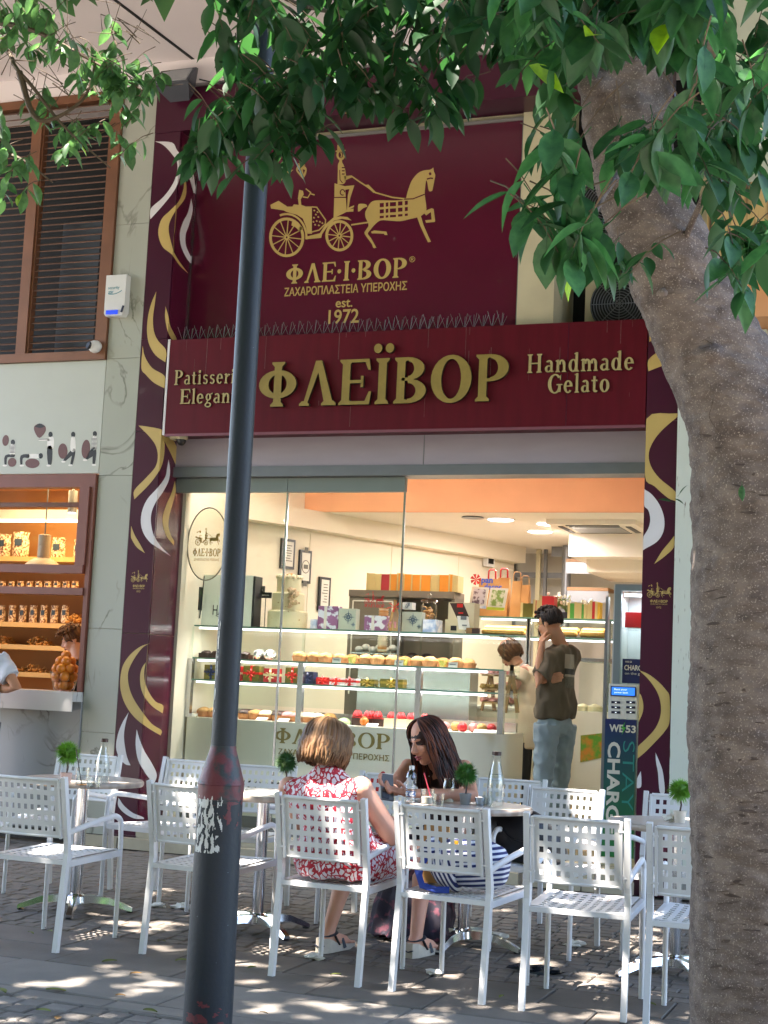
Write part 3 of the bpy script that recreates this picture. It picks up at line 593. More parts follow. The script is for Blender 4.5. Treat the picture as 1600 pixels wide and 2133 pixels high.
# small pillar emblems
for nm, c0, w in (('left', (290, 1208), .155), ('right', (1373, 1238), .175)):
    o = W(*c0, y=-.001); e = emblem(bld, (o.x, -.0005, o.z+.03), XA, ZA, w, m_gold, m_maroon, .0012)
    text('ΦΛΕ·Ι·ΒΟΡ', m_gold, (o.x, -.0005, o.z-.05), XA, ZA, bld, w=w*.72, h=.022, ext=.001, bold=.03)
    text('ΖΑΧΑΡΟΠΛΑΣΤΕΙΑ ΥΠΕΡΟΧΗΣ', m_gold, (o.x, -.0005, o.z-.071), XA, ZA, bld, w=w*.7, h=.009, ext=.001); text('1972', m_gold, (o.x, -.0005, o.z-.095), XA, ZA, bld, h=.014, ext=.001)
# air-conditioner units in the niche
def ac_unit(loc, label):
    t = thing('air_conditioner', label, 'air conditioner', loc, group='outdoor units in the niche')
    B().box(-.36, .36, -.02, .26, 0, .56).build('casing', m_cream, t, world=False)
    b = B().lathe([(.235, -.03), (.235, .01)], 28, (-.08, -.03, .28), MX.Rotation(pi/2, 3, 'X')); fr_ = b.build('fan_recess', m_black, t, world=False)
    b = B()
    for r in np.arange(.03, .235, .022): b.tube([(-.08+r*cos(k*pi/14), -.045, .28+r*sin(k*pi/14)) for k in range(29)], .0035, 4, False)
    for k in range(8): b.bar((-.08, -.045, .28), (-.08+.235*cos(k*pi/4), -.045, .28+.235*sin(k*pi/4)), .005, .005)
    b.build('fan_grille', m_grey, fr_, world=False)
    b = B()
    for k in range(3):
        a = k*2.1; b.prism([(-.08+.03*cos(a), -.038, .28+.03*sin(a)), (-.08+.2*cos(a-.3), -.034, .28+.2*sin(a-.3)), (-.08+.21*cos(a+.4), -.038, .28+.21*sin(a+.4))], (0, -.003, 0))
    b.build('fan_blades', m_dark, fr_, world=False)
ac_unit((-2.32, .62, 4.175), 'lower outdoor air conditioner unit standing on the fascia roof'); ac_unit((-2.42, .5, 4.95), 'upper outdoor air conditioner unit with round fan grille behind leaves')
B().box(-2.80, -2.06, .3, .9, 4.93, 4.945).build('ac_shelf', m_grey, bld)
# ================================================================ neighbouring nut shop on the left
ns = thing('nut_shop_building', 'nut shop front with brown louvre window and marble strip', 'building', (-7.2, 0, 0))
def lx(name, m, *a, **k): return B().box(*a).build(name, m, ns, **k)
zt = [0, .9, 1.75, 3.03, 4.03, 5.2, 6.4]
for z0, z1 in zip(zt, zt[1:]): lx('marble_tile', m_marble, -6.655, XL0-.004, 0, .03, z0+.0015, z1-.0015)
lx('pier_core', m_cream, -6.65, XL0-.006, .031, .5, 0, 6.4)
m_wpanel = mat('white_sign_panel', 'b9bcb0', .45, var=.03)
lx('sign_panel', m_wpanel, -9, -6.66, 0, .03, 3.05, 4.02)
# louvre window: frame, slats
for a in ((-9, -6.66, -.03, .06, 4.025, 4.10), (-9, -6.665, -.03, .06, 6.33, 6.405), (-6.76, -6.66, -.028, .06, 4.101, 6.329), (-7.56, -7.46, -.028, .06, 4.101, 6.329), (-6.78, -6.762, -.012, .05, 4.101, 6.329), (-7.458, -7.44, -.012, .05, 4.101, 6.329)):
    lx('window_frame', m_brown, *a)
lx('shade_backing', m_dark, -9, -6.66, .5, .55, 4.0, 6.45); lx('shade_backing_side', m_dark, -6.67, -6.655, .1, .55, 4.0, 6.45)  # solid dark sheets; the shade behind the slats is put into their colour
lx('duct', mat('duct_metal', '5b6068', .5, metal=.4), -7.35, -6.95, .25, .45, 4.15, 5.35); lx('duct', m_dark, -6.93, -6.88, .2, .3, 4.1, 5.2)
me = B().obox((0, 0, 0), (1, .034, .009), MX.Rotation(.5, 3, 'X')).mesh('slat', m_rust)
for x0, x1 in ((-8.5, -7.56), (-7.44, -6.78)):
    z = 4.145
    while z < 6.32:
        o = link('slat', me, ns, world=False); o.matrix_parent_inverse = MX.Identity(4); o.location = V(((x0+x1)/2, .02+rs.uniform(-.002, .002), z))-ns.location; o.scale.x = x1-x0; o.rotation_euler.y = rs.uniform(-.004, .004); z += .0585
# printed figures on the white panel
m_ink = mat('black_ink', '191919', .5, var=0); m_nut = mat('brown_ink', '6d4540', .5, var=.2, sc=60); m_skin_ink = mat('pale_ink', 'e6e2da', .5, var=0)
def ink(pts, m, e=.001): return B().prism([W(p.x, p.y, y=-.0006) for p in smoothpoly(zp('d', pts), 3, 60)], (0, -e, 0)).build('printed_figure', m, ns)
def ell(cx, cy, rx, ry, a=0): return [(cx+rx*cos(t)*cos(a)-ry*sin(t)*sin(a), cy+rx*cos(t)*sin(a)+ry*sin(t)*cos(a)) for t in np.arange(0, 6.28, .52)]
for cx, cy, rx, ry, a in ((35, 1237, 20, 34, .1), (75, 1372, 26, 28, .5), (200, 1378, 44, 30, 0), (388, 1303, 29, 48, 0), (530, 1290, 26, 58, .1)): ink(ell(cx, cy, rx, ry, a), m_nut)
ink([(212, 1150), (245, 1132), (280, 1150), (278, 1185), (243, 1222), (215, 1185)], m_nut); ink([(214, 1152), (245, 1132), (278, 1150), (250, 1160)], m_ink, .0015)
for cx, cy in ((80, 1248), (312, 1200), (452, 1200), (586, 1196), (252, 1332)): ink(ell(cx, cy, 13, 17), m_ink)
for t in ([(66, 1265), (90, 1265), (92, 1320), (60, 1325)], [(296, 1222), (330, 1218), (330, 1285), (295, 1285)], [(440, 1220), (464, 1220), (466, 1300), (436, 1300)], [(572, 1215), (596, 1215), (594, 1290), (568, 1290)], [(180, 1322), (240, 1322), (240, 1345), (178, 1345)]): ink(t, m_skin_ink)
for x0, y0, n_ in ((568, 1222, 9), (62, 1270, 6)):
    for k in range(n_): ink([(x0, y0+k*8), (x0+28, y0+k*8), (x0+28, y0+k*8+3), (x0, y0+k*8+3)], m_ink, .0016)
for l_ in ([(292, 1280), (322, 1280), (318, 1380), (296, 1380)], [(440, 1295), (466, 1295), (448, 1385), (434, 1385), (444, 1330), (396, 1370), (390, 1360)], [(566, 1288), (594, 1288), (586, 1382), (572, 1382), (572, 1335), (530, 1360), (528, 1350)], [(32, 1330), (88, 1322), (86, 1340), (46, 1342), (40, 1385), (28, 1385)], [(128, 1330), (178, 1322), (178, 1345), (142, 1345), (138, 1385), (126, 1385)]): ink(l_, m_ink)
ink([(244, 1232), (300, 1228), (300, 1240), (244, 1238)], m_skin_ink); ink([(244, 1229), (300, 1226), (300, 1229), (244, 1232)], m_ink, .0015)
for cx, cy in ((30, 1392), (135, 1392), (300, 1392), (435, 1390), (580, 1388), (392, 1368), (526, 1358)): ink(ell(cx, cy, 14, 6), m_skin_ink, .0014)
# window: outer frame, tilted upper sash, rails
m_fr = mat('brown_frame', '7c4a3c', .5, var=.15, sc=5)
lx('window_frame', m_fr, -9, -6.665, -.03, .09, 2.93, 3.04); lx('window_frame', m_fr, -6.705, -6.665, -.03, .09, 1.22, 2.929)
lx('sash', m_fr, -9, -6.72, -.05, .0, 2.20, 2.27); lx('sash', m_fr, -6.80, -6.707, -.05, .0, 2.271, 2.929)
lx('sash', m_fr, -9, -6.707, -.045, .03, 2.02, 2.08); sh_ = [o for o in ns.children if o.name.startswith('sash')][1]; (lambda *a: B().box(*a).build('window_pane', m_glass, sh_))(-9, -6.801, -.027, -.02, 2.271, 2.929); lx('sash_rail', m_fr, -9, -6.72, .12, .16, 2.78, 2.82)
lx('counter', m_marblew, -9, -6.665, -.14, .42, 1.14, 1.22); lx('counter_end', m_marblew, -6.80, -6.667, -.146, -.141, 1.06, 1.219); lx('counter_front', m_marblew, -9, -6.80, -.146, -.141, 1.06, 1.219)
m_greyp = marble('grey_marble_panel', '9a9a98', '6a645f', 1.5)
lx('base_panel', m_greyp, -9, -6.66, -.02, .03, .1, 1.139); lx('base_plinth', m_joint, -9, XL0, -.03, -.021, 0, .09)
# ================================================================ small fittings on the facade
t = thing('floodlight', 'grey square floodlight under the soffit', 'floodlight', W(372, 180, y=-.12))
c = V(t.location); rt_ = MX.Rotation(-.65, 3, 'X')
B().add([c+rt_@V(p) for p in [(-.17, -.1, -.11), (.17, -.1, -.11), (.17, -.1, .11), (-.17, -.1, .11), (-.09, .1, -.07), (.09, .1, -.07), (.09, .1, .07), (-.09, .1, .07)]], [(0, 1, 2, 3), (7, 6, 5, 4), (0, 4, 5, 1), (1, 5, 6, 2), (2, 6, 7, 3), (3, 7, 4, 0)]).build('housing', mat('grey_cast', '565a62', .5, metal=.3, var=.2), t)
B().obox(c+rt_@V((0, -.104, 0)), (.28, .008, .17), rt_).build('glass_front', mat('lamp_glass', 'a9adb0', .15, var=.15, sc=10), t)
B().bar(c+V((-.1, .08, 0)), c+V((-.1, .12, .2)), .02, .01).bar(c+V((.1, .08, 0)), c+V((.1, .12, .2)), .02, .01).build('bracket', m_grey, t)
tag(B().tube([W(415, 165, y=-.05), W(445, 172, y=-.02), W(520, 168, y=-.02), W(640, 158, y=-.02)], .006, 6).build('cable', m_black), 'thin dark cable running along the soffit from the floodlight', 'cable')
t = thing('alarm_box', 'white alarm siren box with blue lamp on marble strip', 'alarm', W(250, 620, y=-.05)); c = W(250, 618, y=0)
B().prism([c+V(p) for p in [(-.10, 0, -.16), (-.085, 0, -.185), (.075, 0, -.185), (.095, 0, -.15), (.095, 0, .17), (-.10, 0, .17)]], (0, -.075, 0)).build('case', m_whitep, t)
B().obox(c+V((-.02, -.08, -.155)), (.11, .012, .035)).build('lamp_window', mat('blue_lamp', '1a2fae', .2, emit=.1, ecol=(.05, .12, .9)), t)
B().obox(c+V((.078, -.077, -.13)), (.018, .008, .06), MX.Rotation(.3, 3, 'Y')).build('side_slot', m_navy, t)
m_teal = mat('teal_print', '2a8a9c', .5, var=0)
text('security', m_teal, c+V((-.02, -.0755, .055)), XA, ZA, t, h=.032, w=.11, ext=.001); text('star', m_teal, c+V((-.045, -.0755, .022)), XA, ZA, t, h=.025, w=.05, ext=.001)
B().tube([c+V((-.07+.13*k/8, -.076, .003+.02*((k/8-.3)**2)*3)) for k in range(9)], .003, 4).build('logo_swoosh', m_teal, t)
t = thing('turret_camera', 'white ball security camera on the louvre frame corner', 'camera', W(198, 722, y=-.05)); c = V(t.location)
B().ball(c, (.06, .055, .055), 16, 10).build('ball', m_whitep, t, smooth=180); B().lathe([(.033, 0), (.03, .02)], 16, c+V((-.028, -.038, .0)), MX.Rotation(1.3, 3, 'X')@MX.Rotation(-.5, 3, 'Y')).build('lens', m_black, t); B().lathe([(.05, 0), (.05, .03)], 16, c+V((.02, .045, 0)), MX.Rotation(-pi/2, 3, 'X')).build('mount', m_whitep, t)
t = thing('dome_camera', 'small dome security camera under the left end of the fascia', 'camera', W(378, 916, y=.1)); c = V(t.location)
B().lathe([(.05, .04), (.055, .01), (.05, 0)], 18, c).build('housing', m_cream, t, smooth=40); B().ball(c+V((0, 0, -.005)), (.04, .04, .045), 16, 10).build('dome', m_black, t, smooth=180); B().box(c.x-.09, c.x-.03, c.y-.04, c.y+.05, c.z, c.z+.07).build('bracket', m_cream, t)
# ================================================================ patisserie room
FZ = .165                                           # shop floor
WP, WU = V((-6.05, 1.2, 0)), V((1.36, 3.67, 0)).normalized()
WN = V((WU.y, -WU.x, 0))                             # left wall, faces the shop
def WW(px_, py_, off=.0):
    v = _f+_R*((px_-800)/F_PX)-_U*((py_-1066.5)/F_PX); return CAM+v*((WP+WN*off-CAM).dot(WN)/v.dot(WN))
rm = thing('shop_room', 'warm white patisserie interior with peach bulkhead and low ceiling', 'room', (-4, 2.5, FZ))
def rx(name, m, *a, **k): return B().box(*a).build(name, m, rm, **k)
m_wallw = mat('warm_white_wall', 'dfd6c2', .6, var=.04, sc=2)
m_ceil = mat('ceiling_paint', 'e4dccf', .7, var=.03)
m_floor = mat('cream_floor_tile', 'cbb798', .25, var=.1, sc=3)
rx('floor', m_floor, -7, -1.9, RE+.2, 6.3, .1, FZ)
for x in np.arange(-6.5, -2, .45): rx('floor_joint', m_joint, x, x+.004, RE+.21, 6.2, FZ-.001, FZ+.0006)
e = WP+WU*4.4
B().prism([WP, e, e-WN*.1, WP-WN*.1], (0, 0, 3.6)).build('left_wall', m_wallw, rm)
rx('left_wall_front', m_wallw, -6.2, -6.055, RE+.1, 1.2, .16, 3.6)
B().prism([WP+V((0, 0, 2.82))+WU*.1, e+V((0, 0, 2.82)), e+WN*.16+V((0, 0, 2.82)), WP+WN*.16+V((0, 0, 2.82))+WU*.1], (0, 0, .18)).build('wall_beam', m_wallw, rm)
for s in (1.1, 2.3, 3.4): B().bar(WP+WU*s+WN*.001+V((0, 0, 1.2)), WP+WU*s+WN*.001+V((0, 0, 2.8)), .006, .004).build('panel_seam', m_cream, rm)
rx('bulkhead', mat('peach_bulkhead', 'e0a57c', .75, var=.05, sc=5), -7, -1.9, 2.14, 2.2, 3.0, 3.6)
rx('low_ceiling', m_ceil, -7, -1.9, 2.201, 6.3, 3.0, 3.1); rx('front_ceiling', MATS['peach_bulkhead'], -7, -1.9, RE+.11, 2.139, 3.52, 3.6)
rx('back_wall', mat('grey_back_wall', 'b9b4aa', .6, var=.08), -7, -1.9, 6.0, 6.1, 0, 3.2); rx('right_wall', m_wallw, -1.9, -1.85, RE+.25, 6.1, 0, 3.6)
rx('front_head', m_wallw, XL1, -1.9, RE+.13, RE+.2, 3.1, 3.6)
WARM = (1, .93, .88)
def area(name, loc, sx, sy, power, col=WARM, rot=None, parent=None):
    l = bpy.data.lights.new(name, 'AREA'); l.shape = 'RECTANGLE'; l.size = sx; l.size_y = sy; l.energy = power; l.color = col
    o = bpy.data.objects.new(name, l); COL.objects.link(o)
    if parent: o.parent = parent; o.matrix_parent_inverse = wm(parent).inverted()
    o.location = loc
    if rot: o.rotation_euler = rot
    return o
m_lamp = mat('lamp_glow', (1, .96, .92), .4, var=0, emit=1.2, ecol=(.95, .95, 1))
for i, (p, lab) in enumerate([((1043, 1083), 'round recessed ceiling light nearest the vent'), ((1145, 1092), 'round recessed ceiling light nearest the air cassette'), ((1125, 1108), 'rearmost round recessed ceiling light')]):
    q = W(*p, z=2.995); t = thing('ceiling_light', lab, 'ceiling light', q, group='recessed ceiling lights')
    B().lathe([(.12, -.004), (.115, .003)], 24, q).build('disc', m_lamp, t); B().lathe([(.14, -.002), (.14, .004)], 24, q+V((0, 0, .002))).build('rim', m_whitep, t)
    area('ceiling_light_lamp', q-V((0, 0, .012)), .22, .22, 5.2, parent=t)
q = W(985, 1078, z=2.995); tag(B().lathe([(.11, -.006), (.10, .004)], 20, q).build('ceiling_vent', m_grey), 'round grey vent disc in the shop ceiling', 'vent')
# added fill lamps, unseen behind the door rail, to brighten the counter front
for x in (-5.5, -4.45, -3.4):
    t = thing('fill_lamp', 'added unseen fill lamp above the counter front, %s one' % {-5.5: 'left', -4.45: 'middle', -3.4: 'right'}[x], 'ceiling light', (x, .56, 3.515), group='added fill lamps at the front')
    B().lathe([(.12, -.004), (.115, .003)], 20, (x, .56, 3.515)).build('disc', m_lamp, t); area('fill_lamp_light', (x, .56, 3.5), .2, .2, 3.6, parent=t)
t = thing('air_cassette', 'beige four way air conditioning cassette in the ceiling', 'air conditioner', W(1250, 1095, z=2.99)); c = V(t.location)
B().box(c.x-.42, c.x+.42, c.y-.42, c.y+.42, 2.955, 2.998).build('panel', m_ceil, t)
B().box(c.x-.24, c.x+.24, c.y-.24, c.y+.24, 2.945, 2.954).build('grille', m_grey, t)
for dx, dy, sx, sy in ((0, -.32, .5, .05), (0, .32, .5, .05), (-.32, 0, .05, .5), (.32, 0, .05, .5)): B().box(c.x+dx-sx/2, c.x+dx+sx/2, c.y+dy-sy/2, c.y+dy+sy/2, 2.948, 2.954).build('slot', m_black, t)
# stepped white underside of the stair, spiral stair, frames at the back
t = thing('spiral_stair', 'grey spiral stair with wooden treads at the back of the shop', 'staircase', W(1178, 1255, y=5.0))
zc = W(1178, 1255, y=5.0); B().tube([(zc.x, 5, FZ), (zc.x, 5, 2.99)], .05, 14).build('pole', m_grey, t, smooth=40)
m_wood = mat('tread_wood', '8a6238', .5, var=.2, sc=8, stretch=(1, 8, 8))
for (x0, y0, x1, y1, dp) in ((1180, 1169, 1262, 1176, 4.6), (1182, 1228, 1268, 1236, 4.5), (1150, 1135, 1182, 1141, 5.2)):
    a, b2 = W(x0, y0, y=dp), W(x1, y1, y=dp)
    B().box(min(a.x, b2.x), max(a.x, b2.x), dp-.02, dp+.3, a.z-.01, a.z+.025).build('tread', m_wood, t); B().box(a.x, b2.x, dp-.015, dp, a.z-.13, a.z-.011).build('riser', m_grey, t)
for nm, q0, q1, dp in (('stair_soffit', (1186, 1108), (1400, 1161), 3.4), ('stair_soffit', (1222, 1161), (1400, 1194), 3.7)):
    a, b2 = W(*q0, y=dp), W(*q1, y=dp); B().box(a.x, -1.9, dp, dp+1.2, b2.z, 2.99).build(nm, m_ceil, t)
for x0, w_, dp in ((1058, 8, 5.6), (1068, 5, 5.65), (1114, 9, 5.5), (1130, 6, 5.5)):
    a, b2 = W(x0, 1255, y=dp), W(x0+w_, 1255, y=dp); B().box(a.x, b2.x, dp, dp+.05, FZ, 3.0).build('back_frame_post', m_cream if w_ > 6 else m_grey, rm)
a = W(1070, 1190, y=5.6); b2 = W(1180, 1205, y=5.6); rx('back_frame_rail', m_grey, a.x, b2.x, 5.56, 5.6, b2.z, b2.z+.06)
# framed certificates on the left wall
m_paper = mat('paper', 'd9d6cc', .7, var=.04)
for i, (Q, lab) in enumerate([([(585, 1122), (613, 1124), (609, 1186), (580, 1184)], 'framed certificate partly behind the tiered cake, leftmost on the wall'), ([(622, 1144), (646, 1148), (643, 1218), (620, 1213)], 'framed award with round seal right of the tiered cake'), ([(663, 1200), (686, 1204), (682, 1276), (661, 1271)], 'lowest framed certificate on the white wall')]):
    P_ = [WW(*q, .001) for q in Q]; o = sum(P_, V((0, 0, 0)))/4; w_ = abs((P_[1]-P_[0]).dot(WU)); h = (P_[0].z-P_[3].z)
    t = thing('picture_frame', lab, 'picture frame', o, group='certificates on the wall'); R3 = MX((WU, -WN, ZA)).transposed()
    B().obox(o+WN*.012, (w_, .024, h), R3).build('frame', m_black, t); pg_ = B().obox(o+WN*.0245, (w_-.05, .004, h-.05), R3).build('paper', m_paper, t)
    b = B()
    for k in range(7): b.obox(o+WN*.0272+V((0, 0, h*(.28-.085*k)))+WU*rs.uniform(-.01, .01), (w_*rs.uniform(.25, .5), .0012, .008), R3)
    if i == 1: b = B(); b.tube([o+WN*.027+WU*(.05*cos(k*.4))+V((0, 0, .06*sin(k*.4))) for k in range(17)], .004, 4); b.obox(o+WN*.027+V((0, 0, .16)), (.05, .0012, .05), R3).obox(o+WN*.027+V((0, 0, -.16)), (.05, .0012, .05), R3).obox(o+WN*.027, (.06, .0012, .04), R3)
    b.build('print', mat('grey_ink', '5d5a50', .6, var=0), pg_)
q = WW(1019, 1168, .05); t = thing('wall_gadget', 'small white and black card reader fixed to the rear wall', 'wall device', q); R3 = MX((WU, -WN, ZA)).transposed()
B().obox(q, (.14, .05, .13), R3).build('case', m_whitep, t); B().obox(q+WN*.027, (.09, .006, .07), R3).build('face', m_black, t)
# ================================================================ display counter
CF = .65; DK = 1.05
dc = thing('display_counter', 'white curved display counter with glass shelves and lit edges', 'counter', (-4.6, CF, FZ))
m_ctr = mat('counter_laminate', 'e9e5d2', .35, var=.03); m_strip = mat('led_strip', (1, 1, .93), .4, var=0, emit=.55, ecol=(.93, .97, 1))
XC0, XC1 = -6.03, -3.28
cv = [(XC1-.32+.32*sin(a), CF+.32-.32*cos(a)) for a in np.linspace(0, pi/2, 9)]
B().prism([(XC0, CF, FZ)]+[(x, y, FZ) for x, y in cv]+[(XC1, CF+.75, FZ), (XC0, CF+.75, FZ)], (0, 0, DK-FZ)).build('base', m_ctr, dc, smooth=30)
B().box(XC0, XC1-.1, CF-.004, CF-.001, FZ, FZ+.1).build('kick', m_grey, dc)
B().box(XC0+.02, XC1-.05, CF+.69, CF+.74, DK, 1.13).build('rear_rail', m_steel, dc)
for z, nm in ((1.545, 'glass_shelf'), (1.362, 'glass_shelf'), (1.82, 'glass_top')):
    B().box(XC0+.01, XC1+.02, CF+.02, CF+.5, z, z+.012).build(nm, m_glassg, dc)
    B().box(XC0+.01, XC1+.02, CF+.012, CF+.019, z, z+.012).build('glass_edge', mat('green_glass_edge', '6f9a86', .2, var=.1), dc)
    B().box(XC0+.05, XC1-.12, CF+.03, CF+.05, z-.02, z-.004).build('light_strip', m_strip, dc)
area('counter_strip_light', (-4.65, CF+.12, 1.79), 2.4, .05, 2.4, (1, .97, .95), parent=dc); area('counter_strip_light', (-4.65, CF+.12, 1.335), 2.4, .05, 1.7, (1, .97, .95), parent=dc); area('counter_strip_light', (-4.65, CF+.12, 1.52), 2.4, .05, 1.3, (1, .97, .95), parent=dc)
B().box(XC0+.01, XC1+.02, CF+.49, CF+.498, DK+.12, 1.81).build('rear_glass', m_glassg, dc)
for p in ((395, 1430), (626, 1440), (872, 1450), (1045, 1460)):
    x = W(*p, y=CF+.02).x; B().box(x-.024, x+.024, CF-.005, CF+.045, DK, 1.545).build('post', m_steel, dc); B().box(x-.006, x+.006, CF+.015, CF+.03, 1.558, 1.819).build('glass_upright', m_glassg, dc)
a, b2 = W(668, 1563, y=CF-.002), W(812, 1562, y=CF-.002)
serif('ΦΛΕ·Ι·ΒΟΡ', (a.x-.42, CF-.001, b2.z), XA, ZA, .125, b2.x-a.x+.42, (m_goldd, m_goldd), dc, ext=.002)
text('ΖΑΧΑΡΟΠΛΑΣΤΕΙΑ ΥΠΕΡΟΧΗΣ', m_goldd, (b2.x-.49, CF-.002, b2.z-.068), XA, ZA, dc, w=.98, h=.05, bold=.01)
# lettering and stickers on the glass
q = W(548, 1633, y=RE-.009); text('ice cream', mat('dark_print', '2f2a22', .5, var=0), q+V((.11, 0, 0)), XA, ZA, bld, w=.56, h=.1, ext=.001)
emblem(bld, W(780, 1246, y=RE-.007), XA, ZA, .17, m_red, None, .001, 'red_emblem_sticker'); text('ΦΛΕ·Ι·ΒΟΡ', m_red, W(780, 1262, y=RE-.007), XA, ZA, bld, w=.17, h=.028, ext=.001, bold=.03)
q = W(793, 1630, y=RE-.012); t = tag(B().box(q.x-.085, q.x+.075, RE-.014, RE-.007, q.z-.13, q.z+.06).build('red_menu_card', m_red), 'red menu card stuck on the glass behind the two women', 'card')
q = W(798, 1612, y=RE-.01); B().prism([q+V((.02*cos(a), 0, .02*sin(a))) for a in np.arange(0, 6.28, .4)], (0, -.001, 0)).build('round_sticker', m_red, bld)
b = B()
for k in range(4): b.box(q.x-.07+.01*k, q.x+.03, RE-.0085, RE-.0075, q.z+.04+.018*k, q.z+.044+.018*k)
pass
# ---------------------------------------------------------------- sweets
m_crumb = mat('crumble', 'c99a5c', .8, var=.35, sc=40, bump=.6, bsc=90); m_choc = mat('chocolate', '3a2019', .45, var=.2, sc=20); m_creamy = mat('cream_icing', 'e3d6b4', .5, var=.08, sc=20, bump=.2)
m_straw = mat('strawberry', 'c0262a', .35, var=.25, sc=60, bump=.3, bsc=200); m_pist = mat('pistachio', 'a9c28a', .5, var=.1); m_orng = mat('orange_glaze', 'd97a25', .35, var=.2, sc=30, bump=.2, bsc=120)
m_pink = mat('pink_glaze', 'd88a86', .4, var=.25, sc=40); m_foil = mat('foil', 'cfcfcd', .25, metal=.8, var=.3, sc=40, bump=.6, bsc=50); m_case = mat('paper_case', 'b77a4a', .7, var=.2, sc=40)
ORD = ['first', 'second', 'third', 'fourth', 'fifth', 'sixth', 'seventh', 'eighth', 'ninth', 'tenth', 'eleventh', 'twelfth', 'thirteenth', 'fourteenth', 'fifteenth', 'sixteenth']
def jag(b, c, rx_, ry_, rz, n=14, m=7, amp=.12):
    o = len(b.v); b.ball(c, (rx_, ry_, rz), n, m)
    for i in range(o, len(b.v)): p = V(b.v[i]); b.v[i] = tuple(V(c)+(p-V(c))*(1+rs.uniform(-amp, amp)))
def tart(x, y, z, lab, r=.055, top=m_crumb, h=.045, grp='tartlets on the glass shelf', deco=None, cat='tartlet'):
    t = thing(cat.replace(' ', '_'), lab, cat, (x, y, z), group=grp)
    B().lathe([(r*.8, 0), (r, h), (r*.9, h)], 14, (x, y, z)).build('case', m_case, t); b = B(); jag(b, (x, y, z+h), r*.92, r*.92, .038); b.build('topping', top, t, smooth=60)
    if deco == 'straw':
        for k in range(3): B().lathe([(.003, -.018), (.016, -.004), (.017, .006), (.009, .02), (.001, .027)], 9, (x+rs.uniform(-.02, .02), y-.015+.014*k, z+h+.035)).build('strawberry', m_straw, t, smooth=60)
    if deco == 'nut': B().ball((x, y, z+h+.03), .012, 8, 6).build('decoration', m_pink, t)
    return t
z1 = 1.557; i = 0
for u in np.linspace(622, 948, 13):
    if i not in (4, 8, 11):
        q = W(u, 1380+(u-622)*.05, y=CF+.12); tart(q.x, CF+.14+.03*(i % 2), z1, 'golden crumb tartlet, %s from the left on the upper shelf' % ORD[i], .068, grp='crumb tartlets on the upper shelf', deco='nut' if i % 3 else None)
        tart(q.x+.05, CF+.33, z1, 'golden crumb tartlet, %s from the left in the back row of the upper shelf' % ORD[i], .066, grp='back row tartlets')
    else:
        q = W(u, 1388, y=CF+.1); t = thing('dessert_cup', 'clear dessert cup with green filling, %s along the upper shelf' % ORD[i], 'dessert cup', (q.x, CF+.12, z1), group='dessert cups')
        B().lathe([(.028, 0), (.042, .07), (.041, .07)], 12, (q.x, CF+.12, z1)).build('cup', m_glassc, t); B().lathe([(.026, .003), (.037, .055)], 12, (q.x, CF+.12, z1)).build('filling', mat('green_filling', '8ba33a', .5, sc=30, col2='c79a2e'), t)
    i += 1
for u, lab in ((700, 'left'), (830, 'middle'), (943, 'right')):
    q = W(u, 1382, y=CF+.04); t = thing('price_card', 'small white price card at the %s of the tartlet row' % lab, 'price card', (q.x, CF+.05, z1), group='price cards')
    B().obox((q.x, CF+.05, z1+.022), (.075, .003, .042), MX.Rotation(-.2, 3, 'X')).build('card', m_paper, t); B().obox((q.x, CF+.047, z1+.025), (.05, .002, .006), MX.Rotation(-.2, 3, 'X')).build('print', m_grey, t)
for i, u in enumerate((430, 452, 512, 545)):
    q = W(u, 1365, y=CF+.15); t = thing('chocolate_cake', 'dark chocolate cake, %s from the left on the upper shelf' % ORD[i], 'cake', (q.x, CF+.15, z1), group='chocolate cakes')
    b = B().box(q.x-.05, q.x+.045, CF+.1, CF+.2, z1, z1+.04); b.build('sponge', m_choc, t); b = B(); jag(b, (q.x, CF+.15, z1+.045), .045, .05, .02); b.build('icing', m_choc, t)
for i, u in enumerate((540, 563)):
    q = W(u, 1360, y=CF+.12); t = thing('foil_roll', 'foil wrapped roll, %s one on the upper shelf' % ('left' if i == 0 else 'right'), 'pastry', (q.x, CF+.12, z1), group='foil wrapped rolls')
    b = B(); o = len(b.v); b.ball((q.x, CF+.13, z1+.045), (.042, .09, .045), 14, 10)
    for k in range(len(b.v)): p = V(b.v[k]); b.v[k] = (p.x+rs.uniform(-.006, .006), p.y, max(z1+.001, p.z+rs.uniform(-.006, .006)))
    b.build('wrap', m_foil, t)
# gift boxes on the lower shelf
z2 = 1.374; m_ggold = mat('green_gold_foil', '7d7436', .3, metal=.5, var=.3, sc=12)
def gift(x, w_, h, m, mr, lab, y=CF+.1, bow=True):
    t = thing('gift_box', lab, 'gift box', (x, y, z2), group='gift boxes on the lower shelf')
    B().box(x-w_/2, x+w_/2, y, y+.1, z2, z2+h).build('box', m, t)
    b = B().box(x-.01, x+.01, y-.002, y+.102, z2, z2+h+.002).box(x-w_/2-.002, x+w_/2+.002, y-.003, y+.1, z2+h*.45, z2+h*.45+.018); rb_ = b.build('ribbon', mr, t)
    if bow:
        b = B()
        for k in range(6):
            a = k*pi/3+.3; b.tube([(x, y-.006, z2+h*.5), (x+.03*cos(a), y-.02, z2+h*.5+.03*sin(a)), (x+.045*cos(a+.25), y-.008, z2+h*.5+.045*sin(a+.25))], [.003, .009, .003], 6, flat=.4)
        b.build('bow', mr, rb_)
m_rib = mat('red_ribbon', 'd02418', .4, var=.1); m_ribn = mat('navy_ribbon', '1d2a52', .4, var=.1); m_ribc = mat('cream_ribbon', 'd9c79a', .4, var=.1)
